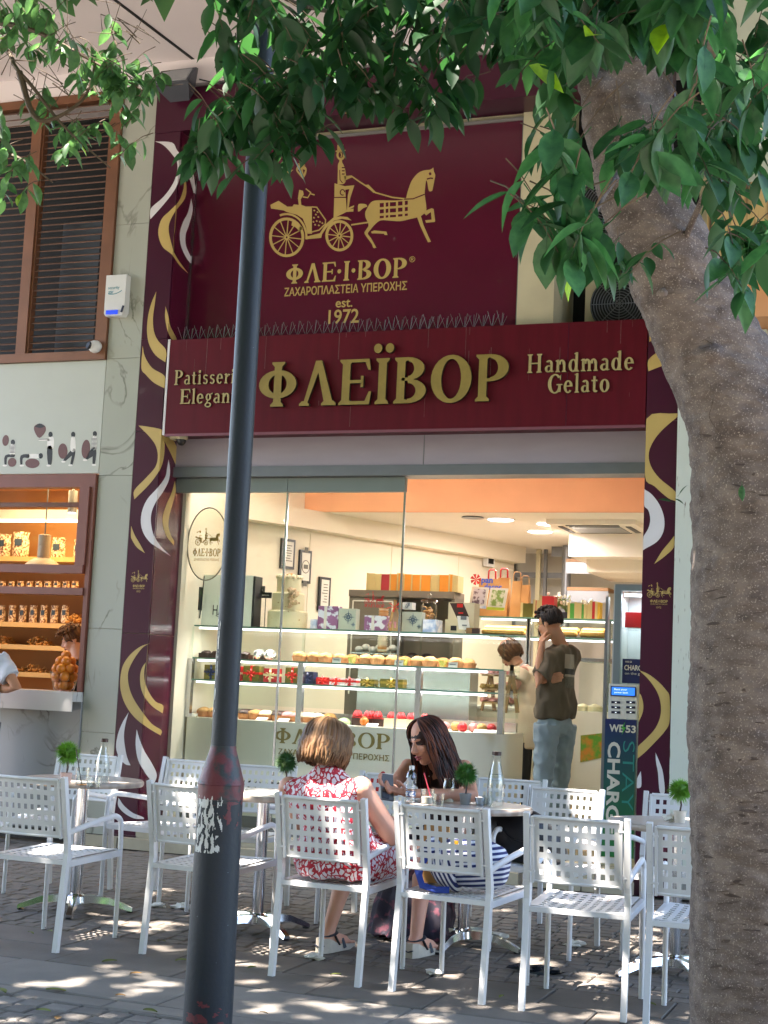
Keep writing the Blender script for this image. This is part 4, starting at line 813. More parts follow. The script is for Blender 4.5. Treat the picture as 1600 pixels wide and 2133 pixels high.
for u, w_, h, m, mr, lab in ((438, .13, .125, m_ggold, m_ribn, 'gold foil gift box with navy bow at the far left'), (487, .12, .12, m_red, m_ribc, 'red gift box behind the lamp post'), (522, .15, .13, m_ggold, m_rib, 'gold foil gift box with trailing red ribbon'), (562, .125, .115, m_red, m_ribc, 'red gift box with cream bow'), (608, .13, .13, m_ggold, m_rib, 'gold foil gift box beside the steel post'), (640, .1, .1, m_navy, m_ribn, 'navy gift box right of the steel post'),
                         (672, .12, .06, m_red, m_rib, 'low red box with loose ribbon, left one'), (700, .12, .06, m_white, m_rib, 'low white box with big red bow, middle one'), (728, .12, .06, m_white, m_red, 'low white box with red bow, right one'), (765, .12, .06, m_ggold, m_brass, 'small black and gold box, left of two'), (815, .2, .07, m_ggold, m_brass, 'long gold box with pale ribbon')):
    gift(W(u, 1425, y=CF+.1).x, w_, h, m, mr, lab)
# deck row
z0 = DK+.004; rowd = [(425, m_crumb, None), (445, m_crumb, None), (510, m_choc, None), (530, m_crumb, None), (552, m_creamy, None), (580, m_choc, None), (600, m_pink, None), (618, m_pink, 'nut'), (640, m_creamy, None), (660, m_creamy, 'nut')]
for i, (u, mm, dd) in enumerate(rowd):
    q = W(u, 1488+(u-425)*.04, y=CF+.16); tart(q.x, CF+.17, z0, '%s pastry, %s from the left on the counter deck' % ({m_crumb: 'crumb topped', m_choc: 'chocolate', m_creamy: 'cream', m_pink: 'pink glazed'}[mm], ORD[i]), .07, mm, .045, 'pastries on the counter deck', dd, 'pastry')
    tart(q.x+.03, CF+.36, z0, '%s in the second row on the counter deck, %s from the left' % ({m_crumb: 'crumb pastry', m_choc: 'chocolate pastry', m_creamy: 'cream pastry', m_pink: 'pink pastry'}[mm], ORD[i]), .07, (m_choc, m_crumb, m_pink, m_creamy)[i % 4], .045, 'second row pastries', None, 'pastry')
q = W(716, 1500, y=CF+.15); t = thing('dome_cake', 'pale green dome cake on the counter deck', 'cake', (q.x, CF+.16, z0)); B().lathe([(.062, 0), (.06, .02), (.045, .042), (.02, .054), (.002, .057)], 18, (q.x, CF+.16, z0)).build('dome', m_pist, t, smooth=60); B().lathe([(.072, -.003), (.072, .001)], 18, (q.x, CF+.16, z0+.002)).build('board', m_paper, t)
q = W(757, 1500, y=CF+.08); t = thing('orange_dessert', 'round orange dessert next to the strawberry cakes', 'dessert', (q.x, CF+.1, z0)); B().ball((q.x, CF+.1, z0+.036), (.037, .037, .035), 14, 10).build('ball', m_orng, t, smooth=180); B().lathe([(.012, .066), (.018, .073), (.003, .076)], 8, (q.x, CF+.1, z0)).build('leaf_top', m_crumb, t)
for i, u in enumerate((748, 770, 792, 815, 838, 860, 882)):
    q = W(u, 1497, y=CF+.2); t = thing('strawberry_cake', 'strawberry topped cake, %s from the left on the counter deck' % ORD[i], 'cake', (q.x, CF+.2, z0), group='strawberry cakes on the deck')
    B().box(q.x-.045, q.x+.045, CF+.15, CF+.25, z0, z0+.06).build('sponge', m_choc if i < 3 else m_creamy, t); B().box(q.x-.043, q.x+.043, CF+.149, CF+.251, z0+.0605, z0+.07).build('glaze', m_straw if i < 3 else m_creamy, t); gz_ = t.children[-1]
    for k in range(3): B().lathe([(.003, 0), (.026, .005), (.027, .016), (.015, .04), (.001, .056)], 9, (q.x+rs.uniform(-.022, .022), CF+.165+.03*k, z0+.07)).build('strawberry', m_straw, gz_, smooth=60)
for i, u in enumerate((925, 945, 962, 982, 1003, 1020)):
    q = W(u, 1505, y=CF+.14); t = thing('glazed_ball', 'glazed ball dessert, %s from the left on the right deck end' % ORD[i], 'dessert', (q.x, CF+.16+.04*(i % 2), z0), group='glazed balls on the deck')
    b = B(); jag(b, (q.x, CF+.16+.04*(i % 2), z0+.032), .042, .042, .04, amp=.05); b.build('ball', (m_pink, m_crumb, m_straw)[i % 3], t, smooth=180)
for i, u in enumerate((398, 480, 545, 590, 775, 1000, 1025)):
    q = W(u, 1496+(u-400)*.035, y=CF+.05); tag(B().obox((q.x, CF+.055, z0+.012), (.1, .05, .003), MX.Rotation(.5, 3, 'X')).build('price_card', m_paper), 'flat white price card, %s from the left on the deck' % ORD[i], 'price card', 'deck price cards')
# ---------------------------------------------------------------- on the glass top
zt_ = 1.833
q = W(598, 1303, y=CF+.3); t = thing('tiered_cake', 'cream three tier display cake with flowers', 'cake', (q.x, CF+.3, zt_)); m_ck = mat('cake_icing', 'cfc6a0', .5, sc=28, col2='8a6a3c', thr=(.27, .33)); zz = zt_
for r, h in ((.172, .155), (.140, .155), (.105, .14)):
    B().lathe([(r, zz), (r, zz+h-.012), (r-.012, zz+h), (.01, zz+h)], 30, (q.x, CF+.3, 0)).build('tier', m_ck, t, smooth=40); zz += h
b = B()
for k in range(16): a = k*pi/8; b.ball((q.x+.1*cos(a), CF+.3+.1*sin(a), zz-.006), (.022, .022, .02), 8, 5)
b.build('icing_edge', m_creamy, t)
b = B()
for k in range(16): jag(b, (q.x+.1+rs.uniform(-.035, .045), CF+.16+rs.uniform(-.02, .02), zt_+.27+rs.uniform(-.08, .06)), .024, .02, .022, 7, 5, .3)
b.build('flowers', mat('sugar_flower', 'cbb08c', .6, var=.25, sc=30), t); b = B(); jag(b, (q.x, CF+.3, zz+.012), .03, .03, .02, 8, 5, .3); b.build('top_flower', m_crumb, t)
q = W(475, 1302, y=CF+.3); t = thing('coffee_lightbox', 'grey green coffee sign box with dark lettering on the counter', 'sign', (q.x, CF+.25, zt_)); m_lbx = mat('lightbox_face', 'dde3d6', .5, var=.04)
a, b2 = W(421, 1197, y=CF+.2), W(528, 1203, y=CF+.2); B().box(a.x, b2.x, CF+.2, CF+.34, zt_, a.z).build('face', m_lbx, t); B().box(b2.x+.001, b2.x+.02, CF+.199, CF+.345, zt_, a.z-.005).build('side', m_black, t)
text('HAR', mat('lightbox_ink', '15181a', .5, var=0), W(466, 1271, y=CF+.198)+V((-.03, 0, 0)), XA, ZA, t, h=.085, w=.15, ext=.001); text('·COFFEE', MATS['lightbox_ink'], W(462, 1281.5, y=CF+.198)+V((0, 0, -.005)), XA, ZA, t, h=.02, w=.12, ext=.001, bold=.03)
B().prism([W(*p, y=CF+.1985) for p in ((459, 1218), (466, 1218), (466, 1236), (470, 1229), (476, 1220), (476, 1258), (470, 1246), (466, 1238), (466, 1256), (459, 1256), (461, 1252), (461, 1222))], (0, -.001, 0)).build('logo', MATS['lightbox_ink'], t)
q = W(412, 1247, y=CF+.15); t = thing('power_adapter', 'black power adapter hanging beside the coffee sign box', 'adapter', q); B().obox(q, (.07, .05, .2)).build('case', m_black, t); B().tube([q+V((0, 0, -.1)), q+V((-.01, 0, -.16)), q+V((.03, 0, -.17)), q+V((.04, 0, -.02)), q+V((.04, .02, .2))], .005, 6).build('cable', m_black, t)
for i, (p, s_, lab) in enumerate((((541, 1229), (.1, .07), 'grey drink menu plate next to the coffee sign box'), ((554, 1240), (.11, .05), 'black and gold drink plate below the menu plate'))):
    q = W(*p, y=CF+.35); t = thing('menu_plate', lab, 'menu plate', q); B().obox(q, (s_[0], .01, s_[1])).build('plate', mat('menu_grey', '5a5852', .5) if i == 0 else m_black, t); text('AETO' if i == 0 else 'ESPRESSO', m_paper, q+V((0, -.006, 0)), XA, ZA, t, w=s_[0]*.6, ext=.001)
    B().tube([q+V((0, 0, -s_[1]/2)), V((q.x, q.y, zt_))], .004, 6).build('stem', m_steel, t)
# oval acrylic sign near the glass
q = W(432, 1133, y=.52); t = thing('oval_sign', 'clear oval acrylic sign with gold carriage emblem', 'sign', q); ov = [(.19*cos(a), .31*sin(a)) for a in np.linspace(0, 2*pi, 37)[:-1]]
B().prism([q+V((x, 0, z)) for x, z in ov], (0, .006, 0)).build('plate', glass_mat('acrylic', (.93, .93, .9), refl=.6), t); B().tube([q+V((x, .003, z)) for x, z in ov+ov[:1]], .006, 6, False).build('rim', mat('rim_grey', '8a8472', .4), t)
m_dg = mat('emblem_gold', 'a8853a', .4, var=.1); emblem(t, q+V((.0, -.001, .06)), XA, ZA, .235, m_dg, None, .002); serif('ΦΛΕ·Ι·ΒΟΡ', q+V((-.13, -.001, -.105)), XA, ZA, .065, .26, (m_dg, m_dg), t, ext=.002, each=False, name='lettering'); text('ΖΑΧΑΡΟΠΛΑΣΤΕΙΑ ΥΠΕΡΟΧΗΣ', m_dg, q+V((0, -.001, -.135)), XA, ZA, t, w=.24, h=.022, ext=.001)
for sx in (-1, 1): B().tube([q+V((sx*.19, 0, .03)), q+V((sx*.25, .02, .03))], .008, 8).build('bracket', m_steel, t)
# tins and boxes with compass print
m_tin = mat('printed_tin', 'b9c0ae', .4, var=.12, sc=9); m_tinb = mat('print_navy', '2f4a66', .5, var=0); m_pur = mat('print_purple', '8d5c86', .5, sc=14, col2='d8dbe6', thr=(.45, .5)); m_lblue = mat('pale_blue_card', '9fb6d6', .5, sc=18, col2='e3e6ee', thr=(.4, .6))
def compass(c, r, t):
    b = B()
    for k in range(8):
        a = k*pi/4; L = r*(1 if k % 2 == 0 else .62); b.prism([c+V((L*cos(a), 0, L*sin(a))), c+V((r*.14*cos(a+.8), 0, r*.14*sin(a+.8))), c+V((r*.14*cos(a-.8), 0, r*.14*sin(a-.8)))], (0, -.001-.0001*k, 0))
    b.tube([c+V((r*.55*cos(a), -.001, r*.55*sin(a))) for a in np.linspace(0, 6.28, 17)], r*.03, 4); b.build('compass_print', m_tinb, t)
for x0, x1, y0, y1, kind, lab in ((661, 705, 1263, 1312, 'p', 'purple printed gift tin right of the tiered cake'), (704, 742, 1268, 1316, 'c', 'pale tin with navy compass print, left one'), (646, 660, 1290, 1306, 'b', 'small blue tin low beside the tiered cake'), (758, 806, 1283, 1317, 'p', 'purple and white printed box behind the ribbon bottle'), (836, 879, 1275, 1322, 'c', 'pale tin with navy compass print, right one'), (880, 908, 1291, 1323, 'b', 'light blue striped box beside the compass tin'), (838, 859, 1255, 1276, 'h', 'small white card box with animal sketch on top')):
    a = W(x0, y1, y=CF+.2); b2 = W(x1, y0, y=CF+.2); zb_ = zt_ if kind != 'h' else zt_+.19
    t = thing('gift_tin', lab, 'tin', (a.x, CF+.2, zb_), group='tins on the counter top'); top = max(b2.z, zb_+.05)
    B().box(a.x, b2.x, CF+.2, CF+.29, zb_, top).build('box', {'p': m_pur, 'c': m_tin, 'b': m_lblue, 'h': m_paper}[kind], t)
    if kind == 'c': compass(V(((a.x+b2.x)/2+.01, CF+.1995, (zb_+top)/2+.02)), .06, t); compass(V((b2.x-.02, CF+.1994, zb_+.05)), .025, t)
    if kind == 'h': B().tube([((a.x+b2.x)/2+.02*cos(k), CF+.199, (zb_+top)/2+.025*sin(k*1.3)) for k in range(9)], .002, 4).build('sketch', m_tinb, t)
    if kind == 'p': B().box((a.x+b2.x)/2-.035, (a.x+b2.x)/2-.01, CF+.198, CF+.1995, zb_, top).build('label_strip', m_paper, t)
q = W(821, 1315, y=CF+.14); t = thing('ribbon_bottle', 'triangular gold bottle with red bow on the counter top', 'bottle', (q.x, CF+.14, zt_))
B().lathe([(.05, 0), (.056, .05), (.04, .13), (.016, .2), (.013, .25), (.016, .26)], 4, (q.x, CF+.14, zt_)).build('bottle', mat('amber_bottle', 'a57b3d', .2, var=.3, sc=14), t, smooth=30); B().box(q.x-.03, q.x+.03, CF+.098, CF+.1, zt_+.03, zt_+.08).build('label', m_pink, t)
b = B()
for k in range(5): a = -.4+k*1.25; b.tube([(q.x, CF+.125, zt_+.2), (q.x+.05*cos(a), CF+.11, zt_+.2+.03*sin(a)), (q.x+.075*cos(a+.15), CF+.115, zt_+.2+.045*sin(a+.2))], [.004, .011, .004], 6, flat=.4)
b.build('bow', m_rib, t)
def cookie_jar(q, lab, s=1):
    t = thing('cookie_jar', lab, 'jar', q); B().lathe([(.06*s, 0), (.066*s, .02*s), (.066*s, .12*s), (.05*s, .14*s)], 20, q, closed=False).build('glass', m_glassc, t, smooth=40); B().lathe([(.06*s, .14*s), (.075*s, .15*s), (.06*s, .17*s), (.015*s, .175*s), (.012*s, .19*s), (.02*s, .205*s), (.002, .22*s)], 20, q).build('lid', glass_mat('thick_glass', (.95, .97, .97), refl=3.2), t, smooth=40)
    b = B()
    for k in range(14): b.lathe([(.022*s, 0), (.022*s, .008*s)], 9, V(q)+V((rs.uniform(-.035, .035)*s, rs.uniform(-.035, .035)*s, .01+.007*k*s)), MX.Rotation(rs.uniform(-.8, .8), 3, 'X')@MX.Rotation(rs.uniform(-.6, .6), 3, 'Y'))
    b.build('cookies', m_crumb, t); return t
q = W(893, 1290, y=CF+.42); cookie_jar((q.x, CF+.42, zt_+.12), 'glass cookie jar with lid beside the register')
tag(B().box(q.x-.1, q.x+.1, CF+.33, CF+.49, zt_, zt_+.118).build('jar_stand', m_lblue), 'pale box under the cookie jar', 'box')
b = B(); q = W(797, 1330, y=1.45)
for k in range(18): b.lathe([(.035, 0), (.045, .02), (.045, .024)], 14, (q.x, 1.45, 1.68+.021*k))
tag(b.build('cup_stack', mat('paper_cup', 'c58a4c', .6, col2='e0d6c4', sc=3, thr=(.45, .55), stretch=(.1, .1, 12)), kind='thing'), 'tall stack of paper cups behind the counter glass', 'cups')
# register, menu cards, stand
a, b2 = W(931, 1325, y=CF+.34), W(988, 1256, y=CF+.34); t = thing('cash_register', 'beige cash register at the right counter end', 'register', (a.x, CF+.3, zt_)); B().box(a.x, b2.x, CF+.35, CF+.5, zt_, b2.z).build('screen', m_cream, t); B().box(a.x, b2.x-.05, CF+.28, CF+.349, zt_, zt_+.12).build('body', m_cream, t); B().box(a.x+.05, a.x+.1, CF+.277, CF+.28, zt_+.03, zt_+.07).build('slot', m_black, t)
for i, (Q, m, lab) in enumerate((([(937, 1256), (965, 1256), (977, 1285), (953, 1290)], m_choc, 'tall dark brown menu card leaning at the register'), ([(952, 1283), (975, 1284), (979, 1312), (956, 1311)], m_paper, 'white rounded notice card in front of the menu card'))):
    P_ = [W(*q, y=CF+.22-.03*i) for q in Q]; t = thing('menu_card', lab, 'card', P_[3]); B().prism(P_, (0, .006, 0)).build('card', m, t)
    c = sum(P_, V())/4; B().obox(c+V((0, -.002, .04)), (.05, .002, .03)).obox(c+V((.01, -.002, -.02)), (.04, .002, .012)).build('print', m_rib if i == 0 else m_grey, t)
q = W(988, 1322, y=CF+.15); t = thing('card_holder', 'small wooden card holder at the counter corner', 'card holder', (q.x, CF+.15, zt_)); B().box(q.x-.06, q.x+.04, CF+.12, CF+.18, zt_, zt_+.05).build('block', m_wood, t); B().box(q.x-.01, q.x+.05, CF+.115, CF+.119, zt_+.005, zt_+.045).build('card', m_choc, t)
# cabinet with orange boxes
CBY = 2.0
cb = thing('coffee_cabinet', 'taupe cabinet with white outlined panel carrying a row of boxes', 'cabinet', W(830, 1300, y=CBY)); m_taupe = mat('taupe', '6f675a', .5, var=.06)
for q0, q1, q2, q3 in (((726, 1228), (946, 1250), (946, 1262), (726, 1340)),): pass
a, b2 = W(727, 1228, y=CBY), W(946, 1250, y=CBY); hx = b2.x-a.x
B().box(a.x, b2.x, CBY, CBY+.3, a.z-.06, a.z).build('top', m_taupe, cb); B().box(a.x, a.x+.9*hx*.5, CBY+.02, CBY+.3, .9, a.z-.061).build('door', m_taupe, cb); B().box(a.x+.46*hx, b2.x, CBY+.25, CBY+.3, .9, a.z-.061).build('back', m_taupe, cb); B().box(b2.x-.03, b2.x, CBY+.02, CBY+.249, .9, a.z-.061).build('side', m_taupe, cb)
b = B(); xx0, xx1, zz1 = a.x+.04*hx, a.x+.42*hx, a.z-.1
b.bar((xx0, CBY+.015, 1.3), (xx0, CBY+.015, zz1), .012, .008).bar((xx0, CBY+.015, zz1), (xx1, CBY+.015, zz1), .008, .012).bar((xx1, CBY+.015, zz1), (xx1, CBY+.015, 1.3), .012, .008); b.build('outline', m_paper, cb)
m_obx = mat('orange_box', 'd98a20', .5, var=.12, sc=6); m_bbx = mat('beige_box', 'c2ae74', .5, var=.12, sc=6); m_rbx = mat('red_box', 'a8202c', .5, var=.12, sc=6)
for i, (x0, x1, m, nm) in enumerate(((325, 385, m_bbx, 'beige'), (388, 434, m_bbx, 'beige'), (436, 514, m_rbx, 'red'), (516, 574, m_obx, 'orange'), (578, 626, m_obx, 'orange'), (630, 694, m_obx, 'orange'), (697, 767, m_obx, 'orange'), (770, 855, m_obx, 'orange'), (861, 919, m_bbx, 'beige'), (922, 1007, m_obx, 'orange'), (1010, 1040, m_obx, 'orange'), (1042, 1085, m_bbx, 'beige'))):
    p0 = Z1('k', (x0, 950), y=CBY); p1 = Z1('k', (x1, 950), y=CBY); t = thing('cake_box', '%s box, %s from the left in the row on the cabinet' % (nm, ORD[i]), 'box', (p0.x, CBY, a.z), group='row of boxes on the cabinet')
    hh = .155+rs.uniform(-.008, .008); B().box(p0.x, p1.x, CBY+.03, CBY+.2, a.z+.001, a.z+hh).build('carton', m, t); B().box(p0.x-.001, p0.x+.012, CBY+.025, CBY+.03, a.z+.001, a.z+hh+.004).build('flap', m_bbx, t)
# ---------------------------------------------------------------- rear counter with glass case
RY = 2.3
rc = thing('rear_counter', 'rear cream counter with glass case of cookies', 'counter', (-3, RY, FZ))
x0 = W(985, 1400, y=RY).x; x1 = -1.95
B().box(x0-.6, x1, RY, RY+.6, FZ, 1.22).build('base', m_ctr, rc)
B().box(x0-.6, x1, RY-.015, RY+.62, 1.221, 1.25).build('worktop', m_paper, rc)
zg = W(1150, 1290, y=RY).z; zs = W(1150, 1330, y=RY).z
for z, nm in ((zg, 'case_top'), (zs, 'case_shelf')): B().box(x0, x1, RY+.02, RY+.5, z, z+.012).build(nm, m_glassg, rc); B().box(x0, x1, RY+.01, RY+.019, z, z+.014).build('glass_edge', MATS['green_glass_edge'], rc); B().box(x0+.05, x1, RY+.05, RY+.07, z-.018, z-.004).build('light_strip', m_strip, rc)
B().box(x0, x1, RY+.012, RY+.018, zs+.02, zg).build('front_glass', m_glassg, rc)
for u in (1097, 1100, 1268): x = W(u, 1380, y=RY).x; B().box(x-.015, x+.015, RY+.0, RY+.04, 1.25, zg).build('post', m_steel, rc)
area('rear_case_light', (W(1100, 1300, y=RY).x, RY+.15, zg-.03), 1.3, .06, 1.4, (1, .9, .75), parent=rc)
# cookies in the case
m_cook = mat('cookie', 'c08a45', .8, var=.3, sc=30, bump=.4, bsc=80)
for u0, u1, lab, n_ in ((1008, 1092, 'tray of overlapping cookies in the left of the rear case', 22), (1166, 1200, 'tray of bread rolls behind the standing man', 8), (1212, 1258, 'tray of almond pastries at the right of the rear case', 12)):
    p0, p1 = W(u0, 1325, y=RY+.15), W(u1, 1325, y=RY+.15); t = thing('cookie_tray', lab, 'tray', (p0.x, RY+.15, zs+.013), group='trays in the rear case')
    B().box(p0.x-.02, p1.x+.02, RY+.08, RY+.3, zs+.0125, zs+.022).build('tray', m_steel, t); b = B()
    for k in range(n_):
        for r_ in range(2): b.ball((p0.x+(p1.x-p0.x)*k/n_+.01, RY+.13+.08*r_, zs+.05+.035*r_), (.03, .045, .028), 10, 6, MX.Rotation(.5, 3, 'Y'))
    b.build('cookies', m_cook, t, smooth=60)
# boxes, plants and bags on the rear case
zq = zg+.014
def bx(u0, u1, h, m, lab, grp='boxes on the rear case', y=RY+.1, dep=.12):
    p0, p1 = W(u0, 1270, y=y), W(u1, 1270, y=y); t = thing('gift_carton', lab, 'box', (p0.x, y, zq), group=grp); B().box(p0.x, p1.x, y, y+dep, zq, zq+h).build('carton', m, t); B().box(p0.x-.002, p0.x+.02, y-.003, y, zq, zq+h+.006).build('flap', m_bbx, t)
m_grn = mat('green_box', '3f8a2e', .5, var=.1); m_yel = mat('yellow_box', 'd9a52a', .5, var=.1)
for u0, u1, h, m, lab in ((1085, 1110, .13, m_ggold, 'dark green box left of the standing man'), (1111, 1117, .16, m_red, 'thin red box behind the dark green box'), (1118, 1126, .155, m_bbx, 'thin beige box next to the thin red box'), (1124, 1154, .2, m_red, 'bright red box above the standing man'), (1183, 1196, .14, m_grn, 'green carton right of the flowers, left one'), (1197, 1206, .145, m_bbx, 'beige carton between the green cartons'), (1207, 1216, .13, m_grn, 'green carton right of the flowers, middle one'), (1217, 1223, .13, m_bbx, 'narrow beige carton between two green ones'), (1224, 1229, .13, m_grn, 'narrow green carton at the right'), (1229, 1240, .16, m_red, 'red carton beside the yellow one'), (1240, 1249, .155, m_yel, 'yellow carton at the right end')): bx(u0, u1, h, m, lab)
for u, v, lab in ((1158, 1250, 'white flower bunch above the standing man'), (1180, 1255, 'white flower bunch left of the green cartons'), (1222, 1262, 'white flower sprig among the cartons')):
    q = W(u, 1275, y=RY+.32); t = thing('flower_pot', lab, 'flowers', (q.x, RY+.32, zq), group='flowers on the rear case'); B().lathe([(.03, 0), (.04, .07)], 10, (q.x, RY+.32, zq)).build('pot', m_navy, t)
    b = B(); b2_ = B(); top = W(u, v, y=RY+.32).z
    for k in range(14): a = rs.uniform(0, 6.28); r_ = rs.uniform(.02, .08); pp = V((q.x+r_*cos(a), RY+.32+r_*sin(a)*.5, top+rs.uniform(-.05, .06))); b.tube([(q.x, RY+.32, zq+.06), pp], [.004, .002], 4); b.prism([pp+V((-.03, 0, -.03)), pp+V((0, -.01, -.02)), pp+V((.02, 0, -.045))], (0, .001, 0)); jag(b2_, pp, .016, .016, .016, 6, 4, .2)
    b.build('stems', mat('stem_green', '5c7a3a', .6, var=.3, sc=30), t); b2_.build('blossoms', m_paper, t)
m_kraft = mat('kraft_paper', 'b5874f', .75, var=.12, sc=5, bump=.1)
for u0, u1, v0, lab, hand in ((1000, 1042, 1205, 'brown paper bag with red handles, left one', 1), (1034, 1058, 1203, 'brown paper bag with red handles, middle one', 1), (1064, 1083, 1210, 'brown paper bag with thin handles, right one', 0), (1082, 1100, 1218, 'plain brown paper bag at the right end of the bags', 0)):
    p0, p1 = W(u0, 1282, y=RY+.3), W(u1, 1282, y=RY+.3); top = W(u0, v0, y=RY+.3).z; t = thing('paper_bag', lab, 'paper bag', (p0.x, RY+.3, zq), group='paper bags on the rear case')
    B().add([(p0.x, RY+.25, zq), (p1.x, RY+.25, zq), (p1.x, RY+.42, zq), (p0.x, RY+.42, zq), (p0.x, RY+.32, top), (p1.x, RY+.32, top), (p1.x, RY+.35, top), (p0.x, RY+.35, top)], [(0, 1, 5, 4), (1, 2, 6, 5), (2, 3, 7, 6), (3, 0, 4, 7)]).build('bag', m_kraft, t)
    c = (p0.x+p1.x)/2; B().tube([(c-.035, RY+.32, top), (c-.033, RY+.32, top+.07), (c-.02, RY+.32, top+.085), (c+.02, RY+.32, top+.085), (c+.033, RY+.32, top+.07), (c+.035, RY+.32, top)], .008 if hand else .004, 6).build('handle', m_red if hand else m_kraft, t)
t = thing('shop_brand_board', 'small bag board reading pan decor with red flower mark', 'sign', W(1025, 1216, y=RY+.2)); m_blu = mat('blue_print', '2b4fae', .5, var=0); q = W(1017, 1212, y=RY+.2); B().box(q.x-.09, q.x+.11, RY+.2, RY+.206, q.z-.08, q.z+.02).build('board', m_kraft, t)
text('pan', m_blu, q+V((-.01, -.001, 0)), XA, ZA, t, w=.11, ext=.003, bold=.03); text('decor', m_blu, q+V((.05, -.001, -.045)), XA, ZA, t, w=.17, ext=.003, bold=.03)
b = B()
for k in range(7): a = k*.9; b.prism([q+V((-.12, 0, .02)), q+V((-.12+.05*cos(a-.3), 0, .02+.05*sin(a-.3))), q+V((-.12+.055*cos(a+.3), 0, .02+.055*sin(a+.3)))], (0, -.002-.0003*k, 0))
b.build('flower_mark', m_red, t)
t = thing('catalogue', 'open ring binder catalogue with cake pictures on the rear case', 'catalogue', W(1015, 1270, y=RY+.05))
for Q, m in (([(983, 1222), (1019, 1224), (1012, 1268), (977, 1266)], 'cat_a'), ([(1022, 1224), (1059, 1226), (1050, 1272), (1014, 1270)], 'cat_b')):
    P_ = [W(*q, y=RY+.06) for q in Q]; B().prism(P_, (0, .006, 0)).build('page', m_paper, t); c = sum(P_, V())/4
    B().prism([c+(p-c)*.72+V((0, -.001, .01)) for p in P_], (0, -.001, 0)).build('picture', mat(m, 'c9c4cf', .5, sc=30, col2='6c5a66', thr=(.4, .5)) if m == 'cat_a' else mat(m, '7d9a4a', .5, sc=25, col2='d8d8c0', thr=(.4, .55)), t); B().prism([P_[3], P_[2], P_[2]+(P_[1]-P_[2])*.13, P_[3]+(P_[0]-P_[3])*.13], (0, -.0015, 0)).build('colour_bar', m_lblue if m == 'cat_a' else mat('lime', 'b5c832', .5), t)
# low glass case with cakes, right of the man, and poster on the counter front
a, b2 = W(1206, 1432, y=RY-.5), W(1262, 1470, y=RY-.5)
t = thing('cake_case', 'low glass case with white cakes right of the standing man', 'glass case', (a.x, RY-.4, 1.2)); B().box(a.x, -1.95, RY-.5, RY-.02, 1.25, a.z+.22).build('glass', m_glassg, t); B().box(a.x-.01, -1.95, RY-.51, RY-.015, a.z+.221, a.z+.25).build('lid', m_steel, t); B().box(a.x-.02, -1.95, RY-.52, RY-.016, FZ, 1.249).build('base', m_ctr, t)
for k, u in enumerate((1215, 1240)): q = W(u, 1455, y=RY-.3); B().lathe([(.07, 0), (.07, .04), (.02, .06), (.002, .065)], 16, (q.x, RY-.3, 1.252)).build('cake', m_creamy, t, smooth=50)
P_ = [W(*q, y=RY-.522) for q in ((1210, 1532), (1256, 1527), (1256, 1578), (1209, 1588))]; B().prism(P_, (0, -.003, 0)).build('picture_panel', mat('fruit_picture', 'c9832f', .3, sc=14, col2='5f9a2e', thr=(.4, .6)), t)
# wooden easel stand on the counter
q0 = W(1070, 1490, y=CF+.5); t = thing('wooden_easel', 'wooden A-frame stand with trays on the counter end', 'stand', q0)
for (u0, v0, u1, v1) in ((1068, 1385, 1052, 1485), (1066, 1385, 1078, 1485), (1022, 1400, 1003, 1480), (1023, 1400, 1030, 1480)):
    dp = CF+.55 if u0 > 1050 else CF+.8
    B().bar(W(u0, v0, y=dp), W(u1, v1, y=dp), .03, .02).build('leg', m_wood, t)
for v in (1408, 1437, 1465): a, b2 = W(1012, v, y=CF+.7), W(1070, v+6, y=CF+.7); B().box(a.x, b2.x, CF+.58, CF+.8, a.z, a.z+.015).build('tray', m_wood, t); b = B(); [jag(b, (a.x+(b2.x-a.x)*k/9, CF+.62+.03*(k % 3), a.z+.03), .03, .03, .022, 8, 5, .2) for k in range(10)]; b.build('sweets', m_pink if v != 1437 else m_crumb, t)
# dark coffee machine and kit seen through the glass
q = W(868, 1370, y=1.75); t = thing('coffee_machine', 'black coffee machine with round domes behind the counter', 'coffee machine', q); zz = W(868, 1385, y=1.75).z
B().box(q.x-.55, q.x+.5, 1.75, 2.0, .9, zz).build('body', m_steel, t); [B().ball((q.x+dx, 1.8, zz+.02), (.085, .085, .09), 14, 8).build('dome', m_black, t, smooth=180) for dx in (-.06, .08)]; B().box(q.x-.5, q.x-.14, 1.74, 1.749, zz-.06, zz).build('panel', m_steel, t)
b = B(); [b.ball((W(745+14*k, 1335, y=1.7).x, 1.75, zz+.12+.02*(k % 2)), (.04, .04, .03), 10, 6) for k in range(6)]; B().box(q.x-.6, q.x-.15, 1.68, 1.8, zz+.08, zz+.09).build('cup_rail', m_steel, t); b.build('cups', m_whitep, t)
